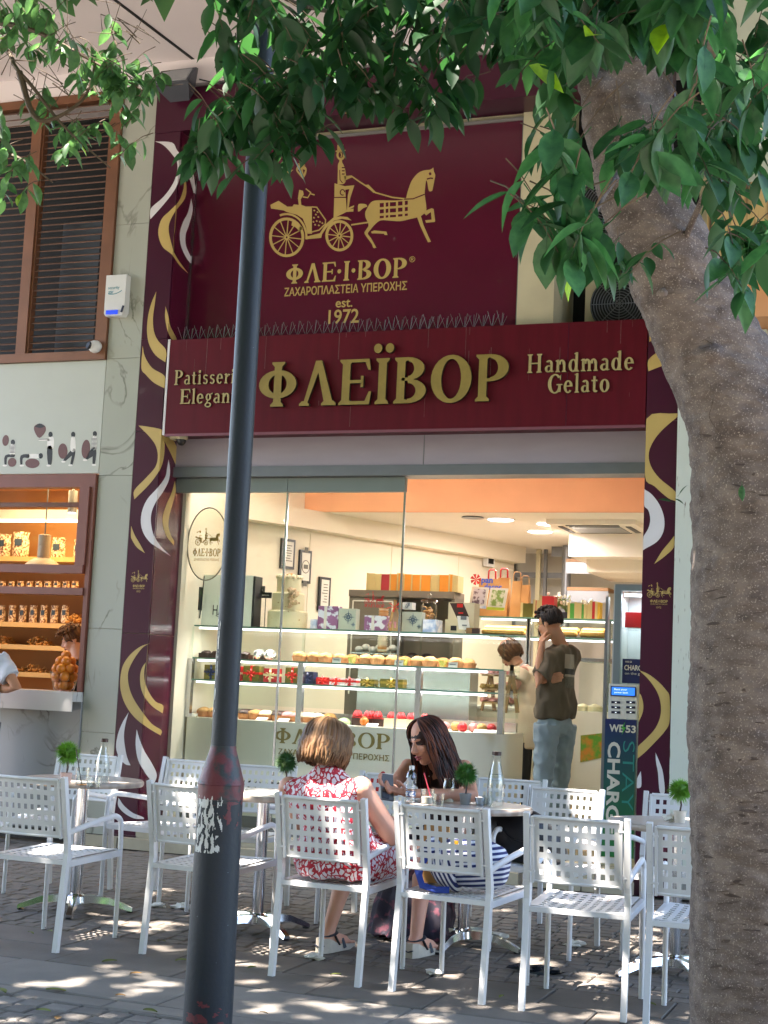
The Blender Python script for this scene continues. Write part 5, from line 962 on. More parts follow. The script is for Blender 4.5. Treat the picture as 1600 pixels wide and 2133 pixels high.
# ---------------------------------------------------------------- fridge and phone charger stand by the right pillar
fr = thing('glass_fridge', 'tall grey framed glass fridge beside the right pillar', 'fridge', W(1300, 1790, y=.75)); a = W(1277, 1400, y=.7); zt2 = W(1300, 1217, y=.7).z
B().box(a.x, a.x+.05, .7, .75, FZ, zt2).box(a.x+.0501, -1.98, .7, .75, zt2-.05, zt2).box(a.x+.0501, -1.98, .7, .75, FZ, FZ+.1).build('door_frame', mat('fridge_grey', '7b8a94', .35, metal=.3), fr)
B().box(a.x+.05, -1.98, .72, .73, FZ+.1, zt2-.05).build('door_glass', m_glass, fr); B().box(a.x, -1.98, 1.25, 1.3, FZ, zt2).box(a.x-.02, a.x-.001, .751, 1.3, FZ, zt2).build('cabinet', mat('fridge_inner', 'b7bfc4', .4), fr)
B().box(a.x+.06, -2.0, .76, .78, zt2-.09, zt2-.07).build('lamp', mat('cool_led', (.8, .9, 1), .4, var=0, emit=.9, ecol=(.75, .87, 1)), fr); area('fridge_light', ((a.x-2)/2, .95, zt2-.08), .3, .3, 1, (.8, .9, 1), parent=fr)
for v in (1310, 1398): z = W(1300, v, y=.9).z; B().box(a.x+.02, -2.0, .78, 1.24, z, z+.01).build('shelf', m_glassg, fr)
z = W(1300, 1310, y=.9).z; B().box(W(1304, 1300, y=.9).x, -2.03, .86, 1.0, z+.011, z+.13).build('red_cake_box', m_red, fr)
cs = thing('charger_stand', 'phone charger stand with blue screen and tall blue green banner', 'charger stand', W(1290, 1800, y=.25)); CY = .22
m_ban = mat('banner_print', '12305c', .4, var=0); n = m_ban.node_tree.nodes; l = m_ban.node_tree.links
gx = n.new('ShaderNodeTexCoord'); sx_ = n.new('ShaderNodeSeparateXYZ'); rp = n.new('ShaderNodeValToRGB'); mr = n.new('ShaderNodeMapRange'); mr.inputs[1].default_value = .2; mr.inputs[2].default_value = 1.2; l.new(gx.outputs['Object'], sx_.inputs[0]); l.new(sx_.outputs[2], mr.inputs[0]); l.new(mr.outputs[0], rp.inputs[0]); rp.color_ramp.elements[0].color = (*hexc('1f7a3c'), 1); rp.color_ramp.elements[1].color = (*hexc('14225c'), 1); l.new(rp.outputs[0], n['Principled BSDF'].inputs['Base Color'])
a, b2 = W(1261, 1497, y=CY), W(1326, 1497, y=CY); xb0, xb1, ztop = a.x, b2.x, a.z
B().box(xb0, xb1, CY, CY+.03, FZ+.06, ztop).build('banner', m_ban, cs); B().box(xb0, xb1, CY-.002, CY+.031, FZ, FZ+.059).build('foot', m_cream, cs); B().box(xb0-.022, xb0-.001, CY, CY+.06, FZ, ztop+.9).build('edge_profile', m_grey, cs)
zc_ = W(1295, 1425, y=CY).z; B().box(xb0+.02, xb1, CY, CY+.08, ztop+.005, zc_).build('charger', m_whitep, cs)
a, b2 = W(1273, 1429, y=CY), W(1325, 1452, y=CY); B().box(a.x, b2.x, CY-.008, CY, b2.z, a.z).build('screen_bezel', m_black, cs); bz_ = cs.children[-1]; B().box(a.x+.008, b2.x-.008, CY-.0095, CY-.008, b2.z+.008, a.z-.006).build('screen', mat('screen_blue', '1b62d8', .3, var=0, emit=.2, ecol=(.02, .16, .75)), bz_)
m_scr = mat('screen_text', 'e8f2ff', .4, var=0, emit=.15, ecol=(.8, .9, 1)); text('Rent your', m_scr, V((a.x+.075, CY-.01, a.z-.024)), XA, ZA, cs, w=.095, h=.017, ext=.0008); text('power bank', m_scr, V((a.x+.08, CY-.01, a.z-.046)), XA, ZA, cs, w=.1, h=.015, ext=.0008)
for iu, u in enumerate((1283, 1314)):
    for iv, v in enumerate((1463, 1473.5, 1484)):
        q = W(u, v, y=CY); B().box(q.x-.033, q.x+.033, CY-.003, CY, q.z-.009, q.z+.009).build('slot', m_navy, cs); B().box(q.x-.006, q.x+.006, CY-.004, CY-.003, q.z-.003, q.z+.003).build('slot_light', m_scr, cs)
text('WE', m_paper, W(1284, 1517, y=CY-.001), XA, ZA, cs, w=.105, h=.055, ext=.001, bold=.03); text('53', m_paper, W(1314, 1519, y=CY-.001), XA, ZA, cs, w=.075, h=.055, ext=.001, bold=.03); q = W(1299, 1517, y=CY-.001)
B().prism([q+V(p) for p in ((.012, 0, .05), (-.018, 0, -.004), (-.001, 0, -.004), (-.012, 0, -.05), (.018, 0, .008), (.001, 0, .008))], (0, -.0015, 0)).build('bolt_mark', mat('lime_green', '43b03c', .4), cs)
zb0, zb1 = W(1275, 1545, y=CY).z, FZ+.1
text('CHARGED', m_paper, V((W(1277, 1650, y=CY).x, CY-.001, (zb0+zb1)/2)), (0, 0, -1), XA, cs, w=zb0-zb1, h=.095, ext=.001, bold=.03); text('STAY', mat('banner_outline', '2f8f8a', .4, var=0), V((W(1309, 1600, y=CY).x, CY-.001, zb0-.24)), (0, 0, -1), XA, cs, w=.5, h=.085, ext=.0008, bold=-.012)
a, b2 = W(1297, 1372, y=CY+.1), W(1330, 1424, y=CY+.1); B().box(a.x, b2.x+.09, CY+.1, CY+.106, b2.z, a.z).build('leaflet', m_ban, cs); text('WE 53', m_paper, V((a.x+.045, CY+.099, a.z-.022)), XA, ZA, cs, w=.05, ext=.0008, bold=.03); text('CHARGE', m_paper, V((a.x+.09, CY+.099, a.z-.065)), XA, ZA, cs, w=.15, h=.04, ext=.0008, bold=.03); text('on the go', m_paper, V((a.x+.085, CY+.099, a.z-.11)), XA, ZA, cs, w=.13, h=.025, ext=.0008)
# ================================================================ nut shop interior
rn = thing('nut_shop_room', 'amber lit nut shop interior behind the brown window', 'room', (-7.6, 1.2, 1.2)); NY = 1.35
m_nw = mat('amber_wall', 'b07a3e', .6, var=.1); m_shelf = mat('pale_wood_shelf', 'd2a660', .5, var=.12, sc=4, stretch=(1, 6, 6))
B().box(-10, -6.4, NY+.4, NY+.45, .3, 3.3).build('back_wall', m_nw, rn); B().box(-6.5, -6.45, .5, NY+.4, .3, 3.3).build('side_wall', m_nw, rn); B().box(-10, -6.4, .1, NY+.45, 3.15, 3.25).build('ceiling', mat('amber_ceiling', 'd9a26a', .7), rn); B().box(-10, -6.4, .42, NY+.45, .2, .3).build('floor', m_floor, rn); B().box(-10.05, -10, .1, NY+.45, .2, 3.25).build('end_wall', m_nw, rn)
for v in (1160, 1225, 1298, 1345, 1402):
    z = W(100, v, y=NY).z; B().box(-10, -6.5, NY, NY+.39, z-.045, z).build('shelf', m_shelf, rn)
z = W(60, 1088, y=NY).z; B().box(-10, -6.5, NY-.02, NY, z, z+.025).build('light_strip', mat('amber_led', (1, .8, .45), .4, var=0, emit=.9, ecol=(1, .8, .45)), rn); B().box(-10, -6.5, NY-.03, NY+.01, z+.03, z+.12).build('pelmet', m_paper, rn)
area('nut_shop_light', (-7.6, .75, 3.1), 1.6, .5, 7, (1, .68, .32), parent=rn); area('nut_shelf_light', (-7.6, NY-.05, z-.02), 1.8, .05, 1.6, (1, .75, .4), (.4, 0, 0), rn)
m_bag = mat('nut_bag', 'd9bd98', .3, sc=55, col2='6a4424', thr=(.42, .58), bump=.5, bsc=70); m_lab = mat('bag_label', '22303a', .5)
def nbag(u, v, h, lab, w_=.2):
    q = W(u, v, y=NY+.1); t = thing('nut_bag', lab, 'bag of nuts', q, group='bags of nuts on shelves'); b = B(); n_ = 10
    for k, (s_, zf) in enumerate(((.9, 0), (1, .15), (.98, .6), (.85, .85), (.95, 1))): pass
    b.lathe([(.45*w_, 0), (.5*w_, .12*h), (.49*w_, .6*h), (.42*w_, .82*h), (.5*w_, h)], 12, q, sy=.5); b.build('bag', m_bag, t, smooth=50); B().box(q.x-.22*w_, q.x+.22*w_, q.y-.27*w_, q.y-.26*w_, q.z+.45*h, q.z+.72*h).build('label', m_lab, t)
for i, (u, v, h, w_) in enumerate(((42, 1160, .24, .19), (120, 1168, .22, .16), (163, 1168, .2, .12), (5, 1160, .22, .18))): nbag(u, v, h, 'large clear bag of nuts, %s on the top shelf' % ('left of the pendant', 'right of the pendant', 'at the frame edge', 'at the left picture edge')[i], w_)
for i in range(7): nbag(2+22*i, 1298, .17, 'small bag of nuts, %s from the left on the middle shelf' % ORD[i], .085)
for i in range(9): nbag(4+19*i, 1226, .07, 'low nut tray, %s from the left behind the rail' % ORD[i], .08)
def heap(u0, u1, v, lab):
    p0, p1 = W(u0, v, y=NY+.12), W(u1, v, y=NY+.12); b = B()
    for k in range(90): s_ = rs.random(); x = p0.x+(p1.x-p0.x)*s_; hh = .075*(1-(2*s_-1)**2); b.ball((x, NY+.06+rs.uniform(0, .16), p0.z+rs.uniform(.005, .012+hh)), (.016, .012, .011), 6, 4)
    tag(b.build('nut_heap', m_cook, kind='thing'), lab, 'nuts', 'heaps of nuts')
heap(0, 22, 1344, 'heap of nuts at the picture edge on the fourth shelf'); heap(58, 105, 1344, 'heap of nuts on the fourth shelf'); heap(35, 100, 1402, 'heap of nuts on the lowest shelf'); heap(140, 170, 1297, 'heap of nuts above the young man')
t = thing('pendant_lamp', 'grey bell shaped pendant lamp in the nut shop window', 'lamp', W(90, 1190, y=.5)); q = W(88, 1192, y=.5)
B().lathe([(.185, 0), (.18, .02), (.15, .07), (.09, .115), (.055, .125), (.055, .33), (.04, .335)], 28, q, closed=False).build('shade', mat('lamp_grey', 'b5a491', .6, var=.1), t, smooth=35); B().tube([q+V((0, 0, .33)), V((q.x, q.y, 3.14))], .006, 6).build('cord', m_grey, t)
t = thing('track_spot', 'grey cylinder spotlight on the nut shop ceiling', 'spotlight', W(150, 1050, y=.7)); q = W(150, 1068, y=.7); B().lathe([(.042, 0), (.042, .2)], 16, q).build('body', m_grey, t); B().lathe([(.035, -.003), (.035, 0)], 16, q).build('lens', m_lamp, t); B().tube([q+V((0, 0, .2)), V((q.x, q.y, 3.14))], .012, 6).build('stem', m_grey, t)
# bowl of oranges
q = W(133, 1436, y=.05); q.z = 1.222; t = thing('glass_bowl', 'conical glass bowl full of oranges on the marble counter', 'bowl', q); B().lathe([(.075, 0), (.085, .01), (.13, .16), (.125, .16), (.08, .015)], 24, q, closed=False).build('glass', m_glassc, t, smooth=40)
m_or = mat('orange_peel', 'd77a14', .4, var=.25, sc=9, bump=.15, bsc=160); me = B().ball((0, 0, 0), .043, 16, 10).mesh('orange', m_or, 180); k = 0
for z, n_, r_ in ((.05, 4, .04), (.12, 6, .078), (.185, 6, .07), (.245, 4, .045), (.295, 1, 0)):
    for j in range(n_):
        a = j*2*pi/n_+z*9; o = link('orange', me, None, loc=q+V((r_*cos(a), r_*sin(a), z))); tag(o, 'orange piled in the conical glass bowl', 'orange', 'oranges in the bowl')
# ================================================================ lamp post
pp = W(432, 2133, d=5.15); PXY = V((pp.x, pp.y, 0))
lp = thing('lamp_post', 'dark blue black lamp post with flaking red collar and torn sticker', 'lamp post', PXY)
lp.rotation_euler = (0, .011, 0)
m_post = mat('post_paint', '18222c', .5, sc=55, col2='67727a', thr=(.24, .27), bump=.15, bsc=60, spec=.4)
m_postr = mat('post_red_paint', '5e2129', .5, sc=16, col2='242c30', thr=(.40, .50), bump=.25, bsc=40)
zk = lambda v: W(460, v, d=5.3).z
z_c0, z_c1, z_t = zk(1632), zk(1552), 7.4
B().lathe([(.098, 0), (.098, .04), (.086, .06), (.0855, .32), (.079, z_c0-.05)], 32, PXY).build('sleeve', m_post, lp, smooth=30)
B().lathe([(.0805, z_c0-.049), (.0808, z_c0), (.0825, z_c0+.002), (.08, z_c0+.012), (.047, z_c1-.012), (.046, z_c1)], 32, PXY).build('collar', m_postr, lp, smooth=30)
B().lathe([(.0445, z_c1-.01), (.043, 3.2), (.041, z_t)], 28, PXY).build('pole', m_post, lp, smooth=30)
b = B().tube([PXY+V((0, 0, z_t-.02)), PXY+V((-.05, -.3, z_t+.3)), PXY+V((-.1, -.9, z_t+.4))], .03, 10); b.build('arm', m_post, lp); B().ball(PXY+V((-.1, -1.05, z_t+.38)), (.12, .3, .07), 14, 8).build('lantern', m_grey, lp, smooth=60)
# torn sticker remains and red paint patches: thin curved scraps wrapped on the sleeve
def scrap(z0, z1, a0, a1, nz, na, keep, m, name, R0=.0875):
    b = B(); toward = atan2(CAM.y-PXY.y, CAM.x-PXY.x); idx = {}
    for i in range(nz+1):
        for j in range(na+1):
            a = toward+a0+(a1-a0)*j/na; z = z0+(z1-z0)*i/nz
            rr = np.interp(z, [.06, .32, z_c0-.05], [.086, .0855, .079])+.0012; idx[i, j] = len(b.v); b.v.append((PXY.x+rr*cos(a), PXY.y+rr*sin(a), z))
    for i in range(nz):
        for j in range(na):
            if keep(i, j): b.f.append((idx[i, j], idx[i, j+1], idx[i+1, j+1], idx[i+1, j])); b.mi.append(0)
    return b.build(name, m, lp)
from mathutils import noise as mn
scrap(zk(1768), zk(1648), -1.2, .15, 60, 56, lambda i, j: mn.noise(V((i*.11, j*.16, 3)))+.25*mn.noise(V((i*.4, j*.5, 1))) > (-.04 if j < 40 else .22), mat('torn_sticker', 'c9cac8', .7, var=.1, sc=20), 'torn_sticker')
for k, (v0, v1, a0, a1, th) in enumerate(((1720, 1630, -.4, 1.0, .3), (2133, 2060, -1.0, .9, .05), (1672, 1625, -1.2, 1.3, .0))):
    scrap(zk(v0), zk(v1), a0, a1, 40, 40, lambda i, j: mn.noise(V((i*.13, j*.11, 7+k)))+.3*mn.noise(V((i*.45, j*.4, k))) > th+(.25 if k == 1 and i > 25 else 0)+(.3*(1-i/40) if k == 2 else 0), m_postr, 'red_paint_flake', .0872)
scrap(zk(1500), zk(1290), -1.5, -.8, 60, 24, lambda i, j: mn.noise(V((i*.10, j*.2, 13)))+.3*mn.noise(V((i*.5, j*.4, 2))) > .12+.3*abs(j-12)/12, MATS['torn_sticker'], 'torn_sticker')
for o in lp.children:
    if o.name.startswith('torn_sticker.001'):                     # the upper scrap sits on the thinner pole
        for v in o.data.vertices: r_ = V((v.co.x-PXY.x, v.co.y-PXY.y)); s_ = .0455/r_.length; v.co.x = PXY.x+r_.x*s_; v.co.y = PXY.y+r_.y*s_
# ================================================================ white perforated armchairs
m_chair = mat('white_chair_paint', 'd3d3d2', .42, sc=70, col2='7d7f80', thr=(.20, .26), rnd=.05, spec=.4)
def perforated(fn, nu, nv, hole, th=.0025):
    """sheet with nu x nv square holes; fn(s, t, off) -> point, s, t in 0..1"""
    def cuts(n, h):
        c = [0]
        for k in range(n): m_ = (k+1)/(n+1); m_ = (k+.5)/n*.92+.04; c += [m_-h/2/n, m_+h/2/n]
        return c+[1]
    U, T = cuts(nu, hole), cuts(nv, hole); b = B(); id_ = {}
    def vid(i, j, o):
        if (i, j, o) not in id_: id_[i, j, o] = len(b.v); b.v.append(tuple(fn(U[i], T[j], th*(o-.5))))
        return id_[i, j, o]
    solid = lambda i, j: 0 <= i < len(U)-1 and 0 <= j < len(T)-1 and not (i % 2 == 1 and j % 2 == 1)
    for i in range(len(U)-1):
        for j in range(len(T)-1):
            if not solid(i, j): continue
            b.f.append((vid(i, j, 1), vid(i+1, j, 1), vid(i+1, j+1, 1), vid(i, j+1, 1))); b.f.append((vid(i, j+1, 0), vid(i+1, j+1, 0), vid(i+1, j, 0), vid(i, j, 0)))
            for di, dj, p, q in ((-1, 0, (i, j), (i, j+1)), (1, 0, (i+1, j+1), (i+1, j)), (0, -1, (i+1, j), (i, j)), (0, 1, (i, j+1), (i+1, j+1))):
                if not solid(i+di, j+dj): b.f.append((vid(*p, 0), vid(*p, 1), vid(*q, 1), vid(*q, 0)))
    b.mi = [0]*len(b.f); return b
ch0 = thing('perforated_chair', 'x', 'chair', (0, 0, 0), group='white perforated armchairs on the terrace')
hw = .222; legs = {}
for s in (-1, 1):
    x = s*hw
    b = B(); P_ = [(x, -.285, 0), (x, -.245, .42), (x, -.236, .50), (x, -.252, .56), (x, -.315, .855)]
    for p, q in zip(P_, P_[1:]): b.bar(p, q, .026, .030, (0, 1, 0))
    b.bar((x, -.2375, .47), (x, -.2465, .535), .0263, .0303, (0, 1, 0)); legs[s, -.285] = b.build('rear_leg', m_chair, ch0, world=False)
    path = [(x, .265, 0), (x, .262, .50), (x, .255, .575)]+[(x, .175+.085*cos(a), .575+.06*sin(a)) for a in np.linspace(.3, pi/2, 6)]+[(x, .05, .622), (x, -.12, .598), (x, -.258, .575)]
    legs[s, .265] = B().tube(path, .0155, 10, flat=.8, up=(1, 0, 0)).build('armrest', m_chair, ch0, world=False, smooth=50)
    B().bar((x, -.245, .425), (x, .26, .438), .022, .03).build('side_rail', m_chair, ch0, world=False)
def seat_fn(s, t, o): return (-.205+.41*s, -.235+.49*t, .447-.016*sin(pi*s)*(.5+.5*sin(pi*t))+.012*t+o)
perforated(seat_fn, 9, 9, .48).build('seat', m_chair, ch0, world=False)
B().bar((-.21, .262, .440), (.21, .262, .440), .022, .028).build('seat_edge', m_chair, ch0, world=False)
B().bar((-.21, -.247, .432), (.21, -.247, .432), .02, .022).build('seat_rail', m_chair, ch0, world=False)
def back_fn(s, t, o): return (-.19+.38*s, -.262-.052*t-.018*sin(pi*s)+o, .56+.275*t)
perforated(back_fn, 9, 5, .47).build('backrest', m_chair, ch0, world=False)
b = B()
for s in (-1, 1): b.bar((s*.195, -.262, .55), (s*.195, -.314, .84), .012, .022, (0, 1, 0))
b.tube([back_fn(k/8, 1.01, 0) for k in range(9)], .009, 8); b.tube([back_fn(k/8, -.01, 0) for k in range(9)], .007, 8); b.build('back_frame', m_chair, ch0, world=False, smooth=40)
b = B()
for s in (-1, 1):
    for z in (.60, .8): b.bar((s*.185, -.27-.052*(z-.56)/.275, z), (s*.222, -.262-.06*(z-.56)/.295, z), .01, .008)
b.build('back_bracket', m_chair, ch0, world=False)
me = B().lathe([(.012, 0), (.013, .012)], 10).mesh('foot_cap', m_black)
for s in (-1, 1):
    for y in (-.285, .265): o = link('foot_cap', me, legs[s, y], world=False); o.location = (s*hw, y, -.001)
R = radians
def rear_mid(pa, pb=None, w=.444):
    a = W(*pa, z=0); return a if pb is None else (a+W(*pb, z=0))/2
def place_back(pa, pb, rz, label):                   # chair with its back to the street, rear feet at two pixels
    m_ = rear_mid(pa, pb); c = m_+MX.Rotation(rz, 3, 'Z')@V((0, .285, 0)); return (c, rz, label)
CH = []
m_ = W(118, 1985, z=0); CH.append((V((m_.x-.222, m_.y+.285, 0)), R(-1), 'near chair at the far left with its back to the street'))
m_ = W(297, 1988, z=0); CH.append((V((m_.x+.225, m_.y+.285, 0)), R(-2), 'near chair partly hidden by the lamp post'))
CH.append(place_back((567, 2032), (744, 2058), R(-2), 'near chair in which the woman in the red and white dress sits'))
CH.append(place_back((818, 2062), (1002, 2096), R(-6), 'near chair carrying the striped backpack'))
CH.append(place_back((1085, 2105), (1300, 2130), R(3), 'nearest empty chair, right of the backpack chair'))
m_ = W(1332, 2142, z=0); CH.append((V((m_.x+.24, m_.y+.285, 0)), R(2), 'near chair cut off by the tree trunk'))
CH.append((V((-5.25, -2.42, 0)), R(183), 'rear chair at the far left beyond the left table'))
CH.append((V((-4.62, -2.28, 0)), R(172), 'rear chair behind the glass bottle on the left table'))
CH.append((V((-4.02, -2.35, 0)), R(186), 'rear chair with a sun patch, left of the lamp post'))
CH.append((V((-3.17, -2.32, 0)), R(178), 'rear chair hidden behind the woman in the red and white dress'))
CH.append((V((-2.50, -2.02, 0)), R(183), 'chair in which the dark haired woman sits'))
CH.append((V((-2.045, -2.60, 0)), R(177), 'rear chair facing the street, in front of the standing man'))
CH.append((V((-1.37, -2.44, 0)), R(180), 'rear chair facing the street, in front of the right pillar'))
for i, (c, rz, lab) in enumerate(CH):
    o = ch0 if i == 0 else copy_tree(ch0); o.location = c; o.rotation_euler.z = rz; o['label'] = lab
# ================================================================ round tables
m_top = marble('table_marble', 'c7bdb2', '8d8078', 5, .2); m_rim = mat('table_rim', 'a89a8c', .4, sc=12, col2='7d6a5c', thr=(.35, .6), stretch=(1, 1, .2))
tb0 = thing('cafe_table', 'x', 'table', (0, 0, 0), group='round marble cafe tables')
B().lathe([(.30, .722), (.345, .726), (.350, .735), (.350, .75), (.345, .757)], 48).build('rim', m_rim, tb0, world=False, smooth=40)
B().lathe([(.002, .7575), (.343, .7578), (.3435, .7592), (.001, .7595)], 48).build('tabletop', m_top, tb0, world=False)
B().lathe([(.034, .08), (.034, .721)], 24).build('column', m_chrome, tb0, world=False, smooth=40); B().lathe([(.06, .05), (.055, .085), (.036, .1)], 20).build('hub', m_chrome, tb0, world=False, smooth=40)
for k in range(4):
    a = k*pi/2+.45; d = V((cos(a), sin(a), 0)); w_ = V((-sin(a), cos(a), 0)); b = B(); L_ = []
    for t_, hw_, z, h in ((.02, .035, .09, .05), (.1, .032, .092, .04), (.2, .027, .08, .035), (.29, .022, .045, .03), (.33, .022, .026, .02)):
        L_.append([d*t_+w_*hw_+V((0, 0, z-h)), d*t_+w_*hw_*.7+V((0, 0, z)), d*t_-w_*hw_*.7+V((0, 0, z)), d*t_-w_*hw_+V((0, 0, z-h))])
    b.add([p for q in L_ for p in q], [(i*4+j, i*4+(j+1) % 4, i*4+4+(j+1) % 4, i*4+4+j) for i in range(4) for j in range(4)]+[(3, 2, 1, 0), (16, 17, 18, 19)]); ft = b.build('foot', m_chrome, tb0, world=False, smooth=50)
    B().lathe([(.02, 0), (.02, .012)], 12, d*.315).build('foot_pad', m_black, ft, world=False)
TBL = [((-4.74, -3.02, 0), 0, 'left cafe table with potted plant, glasses and bottle'), ((-3.57, -3.02, 0), .5, 'middle cafe table behind the lamp post'), ((-2.44, -2.80, 0), 1.0, 'cafe table between the two seated women'), ((-1.28, -2.95, 0), .3, 'right cafe table mostly hidden by the tree trunk')]
for i, (c, rz, lab) in enumerate(TBL):
    o = tb0 if i == 0 else copy_tree(tb0); o.location = c; o.rotation_euler.z = rz; o['label'] = lab
TZ = .760
# ================================================================ things on the tables
def grass_ball(loc, lab, green, potm, r=.062, dense=900, pr=.034, ph=.06):
    t = thing('grass_ball_plant', lab, 'plant', loc, group='potted grass balls'); c = V(loc)
    B().lathe([(pr*.75, 0), (pr, ph), (pr*.92, ph), (pr*.9, ph-.006)], 16, c).build('pot', potm, t, smooth=40); B().tube([c+V((0, 0, ph-.006)), c+V((.006, 0, ph+.03)), c+V((0, 0, ph+.075))], .005, 6).build('stem', m_choc, t)
    o = c+V((0, 0, ph+.06+r*.8)); b = B()
    for k in range(dense):
        d = V((rs.gauss(0, 1), rs.gauss(0, 1), rs.gauss(0, 1))).normalized(); s_ = d.orthogonal().normalized()*.0036; L = r*rs.uniform(.85, 1.3); q = d+V((0, 0, -.12)); b.add([o+d*r*.35+s_, o+d*r*.35-s_, o+q*L*.95+V((0, 0, .0))], [(0, 1, 2)])
    b.ball(o, r*.6, 10, 8); b.build('grass', green, t)
m_gb = mat('bright_grass', '6da52c', .6, var=.45, sc=60); m_gd = mat('dark_grass', '2f5a22', .6, var=.5, sc=60); m_gm = mat('mid_grass', '3f7a25', .6, var=.5, sc=60)
m_potp = mat('pink_pot', 'c9a79a', .6, var=.08); m_potg = mat('grey_pot', '7d7d7c', .6, var=.12); m_potw = mat('pale_pot', 'cbbfae', .6, var=.12)
def on(pxy, dz=0, y=None):
    q = W(*pxy, z=TZ+dz) if y is None else W(*pxy, y=y); q.z = TZ+dz; return q
grass_ball(on((137, 1632)), 'bright green grass ball in a pale pink pot on the left table', m_gb, m_potp, .068)
grass_ball(on((600, 1652), y=-2.9)+V((-.02, 0, 0)), 'dark green grass ball behind the woman in the red dress', m_gd, m_potg, .062)
grass_ball(on((969, 1676)), 'dark green grass ball in a grey pot beside the tall glass bottle', m_gm, m_potg, .064)
grass_ball(on((1416, 1714)), 'bright green grass ball in a pale pot next to the tree trunk', m_gb, m_potw, .06)
m_water = glass_mat('water', (.95, .97, .97), refl=1.2); m_thick = glass_mat('thick_glass')
def bottle(loc, lab, s=1.0, fill=.6):
    t = thing('glass_bottle', lab, 'bottle', loc); c = V(loc)
    prof = [(.036, 0), (.040, .006), (.040, .12), (.034, .155), (.021, .205), (.0185, .235), (.021, .24), (.021, .252)]
    B().lathe([(r*s, z*s) for r, z in prof], 24, c, closed=False).build('glass', m_thick, t, smooth=40); f = [(r*s*.9, z*s) for r, z in prof if z <= fill*.252]; f[0] = (.034*s, .008*s)
    B().lathe(f, 24, c).build('water', m_water, t, smooth=40); B().lathe([(.0225*s, .245*s), (.0225*s, .262*s), (.02*s, .264*s)], 18, c).build('cap', m_choc, t)
bottle(on((212, 1632)), 'half filled glass bottle with dark cap on the left table', .95, .55); bottle(on((1031, 1681)), 'tall clear glass bottle with brown cap on the right table', 1.12, .8)
def tumbler(loc, lab, r, h, fillm=None, ff=.4, wide=1.15):
    t = thing('glass_tumbler', lab, 'glass', loc); c = V(loc); B().lathe([(.002, .002), (r*.95, 0), (r, .004), (r*wide, h), (r*wide*.95, h), (r*.92, .012), (.002, .012)], 20, c, closed=False).build('glass', m_thick, t, smooth=40)
    if fillm: B().lathe([(r*.9, .013), (r*(.9+(wide-1)*ff), h*ff)], 18, c).build('drink', fillm, t, smooth=40)
    return t
m_amber = mat('amber_drink', 'a8702a', .2, var=.2); m_milk = mat('milky_drink', 'd6cdbb', .4, var=.1)
tt = tumbler(on((170, 1640)), 'tall glass with amber dregs and black straw on the left table', .033, .105, m_amber, .15); c = V(tt.location); B().tube([c+V((.0, 0, .01)), c+V((-.05, 0, .2))], .003, 6).build('straw', m_black, tt)
tumbler(on((194, 1644)), 'short clear water glass on the left table', .036, .062, m_water, .5, 1.08)
tt = tumbler(on((890, 1678)), 'short glass of milky drink with red straw', .034, .085, m_milk, .55, 1.1); c = V(tt.location); B().tube([c+V((.03, 0, .01)), c+V((-.025, 0, .17))], .0035, 6).build('straw', mat('red_straw', 'b03a48', .4), tt)
tumbler(on((912, 1684)), 'clear water glass between the milky drink and the jar', .03, .075, m_water, .5, 1.1)
q = on((934, 1672)); t = thing('glass_jar', 'clear straight glass jar behind the grass ball', 'jar', q); B().lathe([(.03, 0), (.034, .006), (.034, .1), (.028, .115), (.029, .135), (.031, .135)], 20, q, closed=False).build('glass', m_thick, t, smooth=40); B().lathe([(.028, .004), (.031, .03)], 16, q).build('drink', m_milk, t)
q = on((855, 1672)); t = thing('water_bottle', 'small plastic water bottle with white cap', 'bottle', q); prof = [(.028, 0), (.031, .006)]
for k in range(7): prof += [(.031, .02+.012*k), (.0285, .025+.012*k)]
prof += [(.031, .11), (.029, .125), (.031, .135), (.026, .155), (.013, .172), (.012, .18)]
B().lathe(prof, 22, q, closed=False).build('body', glass_mat('pet_plastic', (.9, .92, .94), refl=4), t, smooth=25); B().lathe([(.029, .035), (.0293, .06)], 22, q, closed=False).build('label', mat('bottle_label', '3a5a8a', .4, sc=60, col2='dfe4ea', thr=(.45, .5)), t); B().lathe([(.0145, .178), (.0145, .196), (.012, .198)], 16, q).build('cap', m_whitep, t)
q = on((1000, 1678)); t = thing('sugar_bowl', 'small steel sugar bowl with napkins between plant and bottle', 'bowl', q); B().lathe([(.022, 0), (.03, .03), (.032, .045), (.03, .045)], 16, q).build('bowl', m_steel, t, smooth=40)
b = B()
for k in range(5): b.obox(q+V((.03+.004*k, .01, .03)), (.05, .003, .05), MX.Rotation(.3*k-.6, 3, 'Y')@MX.Rotation(.4*k-.8, 3, 'Z'))
b.build('napkin', m_paper, t)
q = on((1404, 1712)); t = thing('napkin_pile', 'white paper napkin crumpled beside the right grass ball', 'napkin', q); b = B(); jag(b, q+V((-.02, 0, .02)), .04, .03, .02, 10, 6, .35); b.build('napkin', m_paper, t)
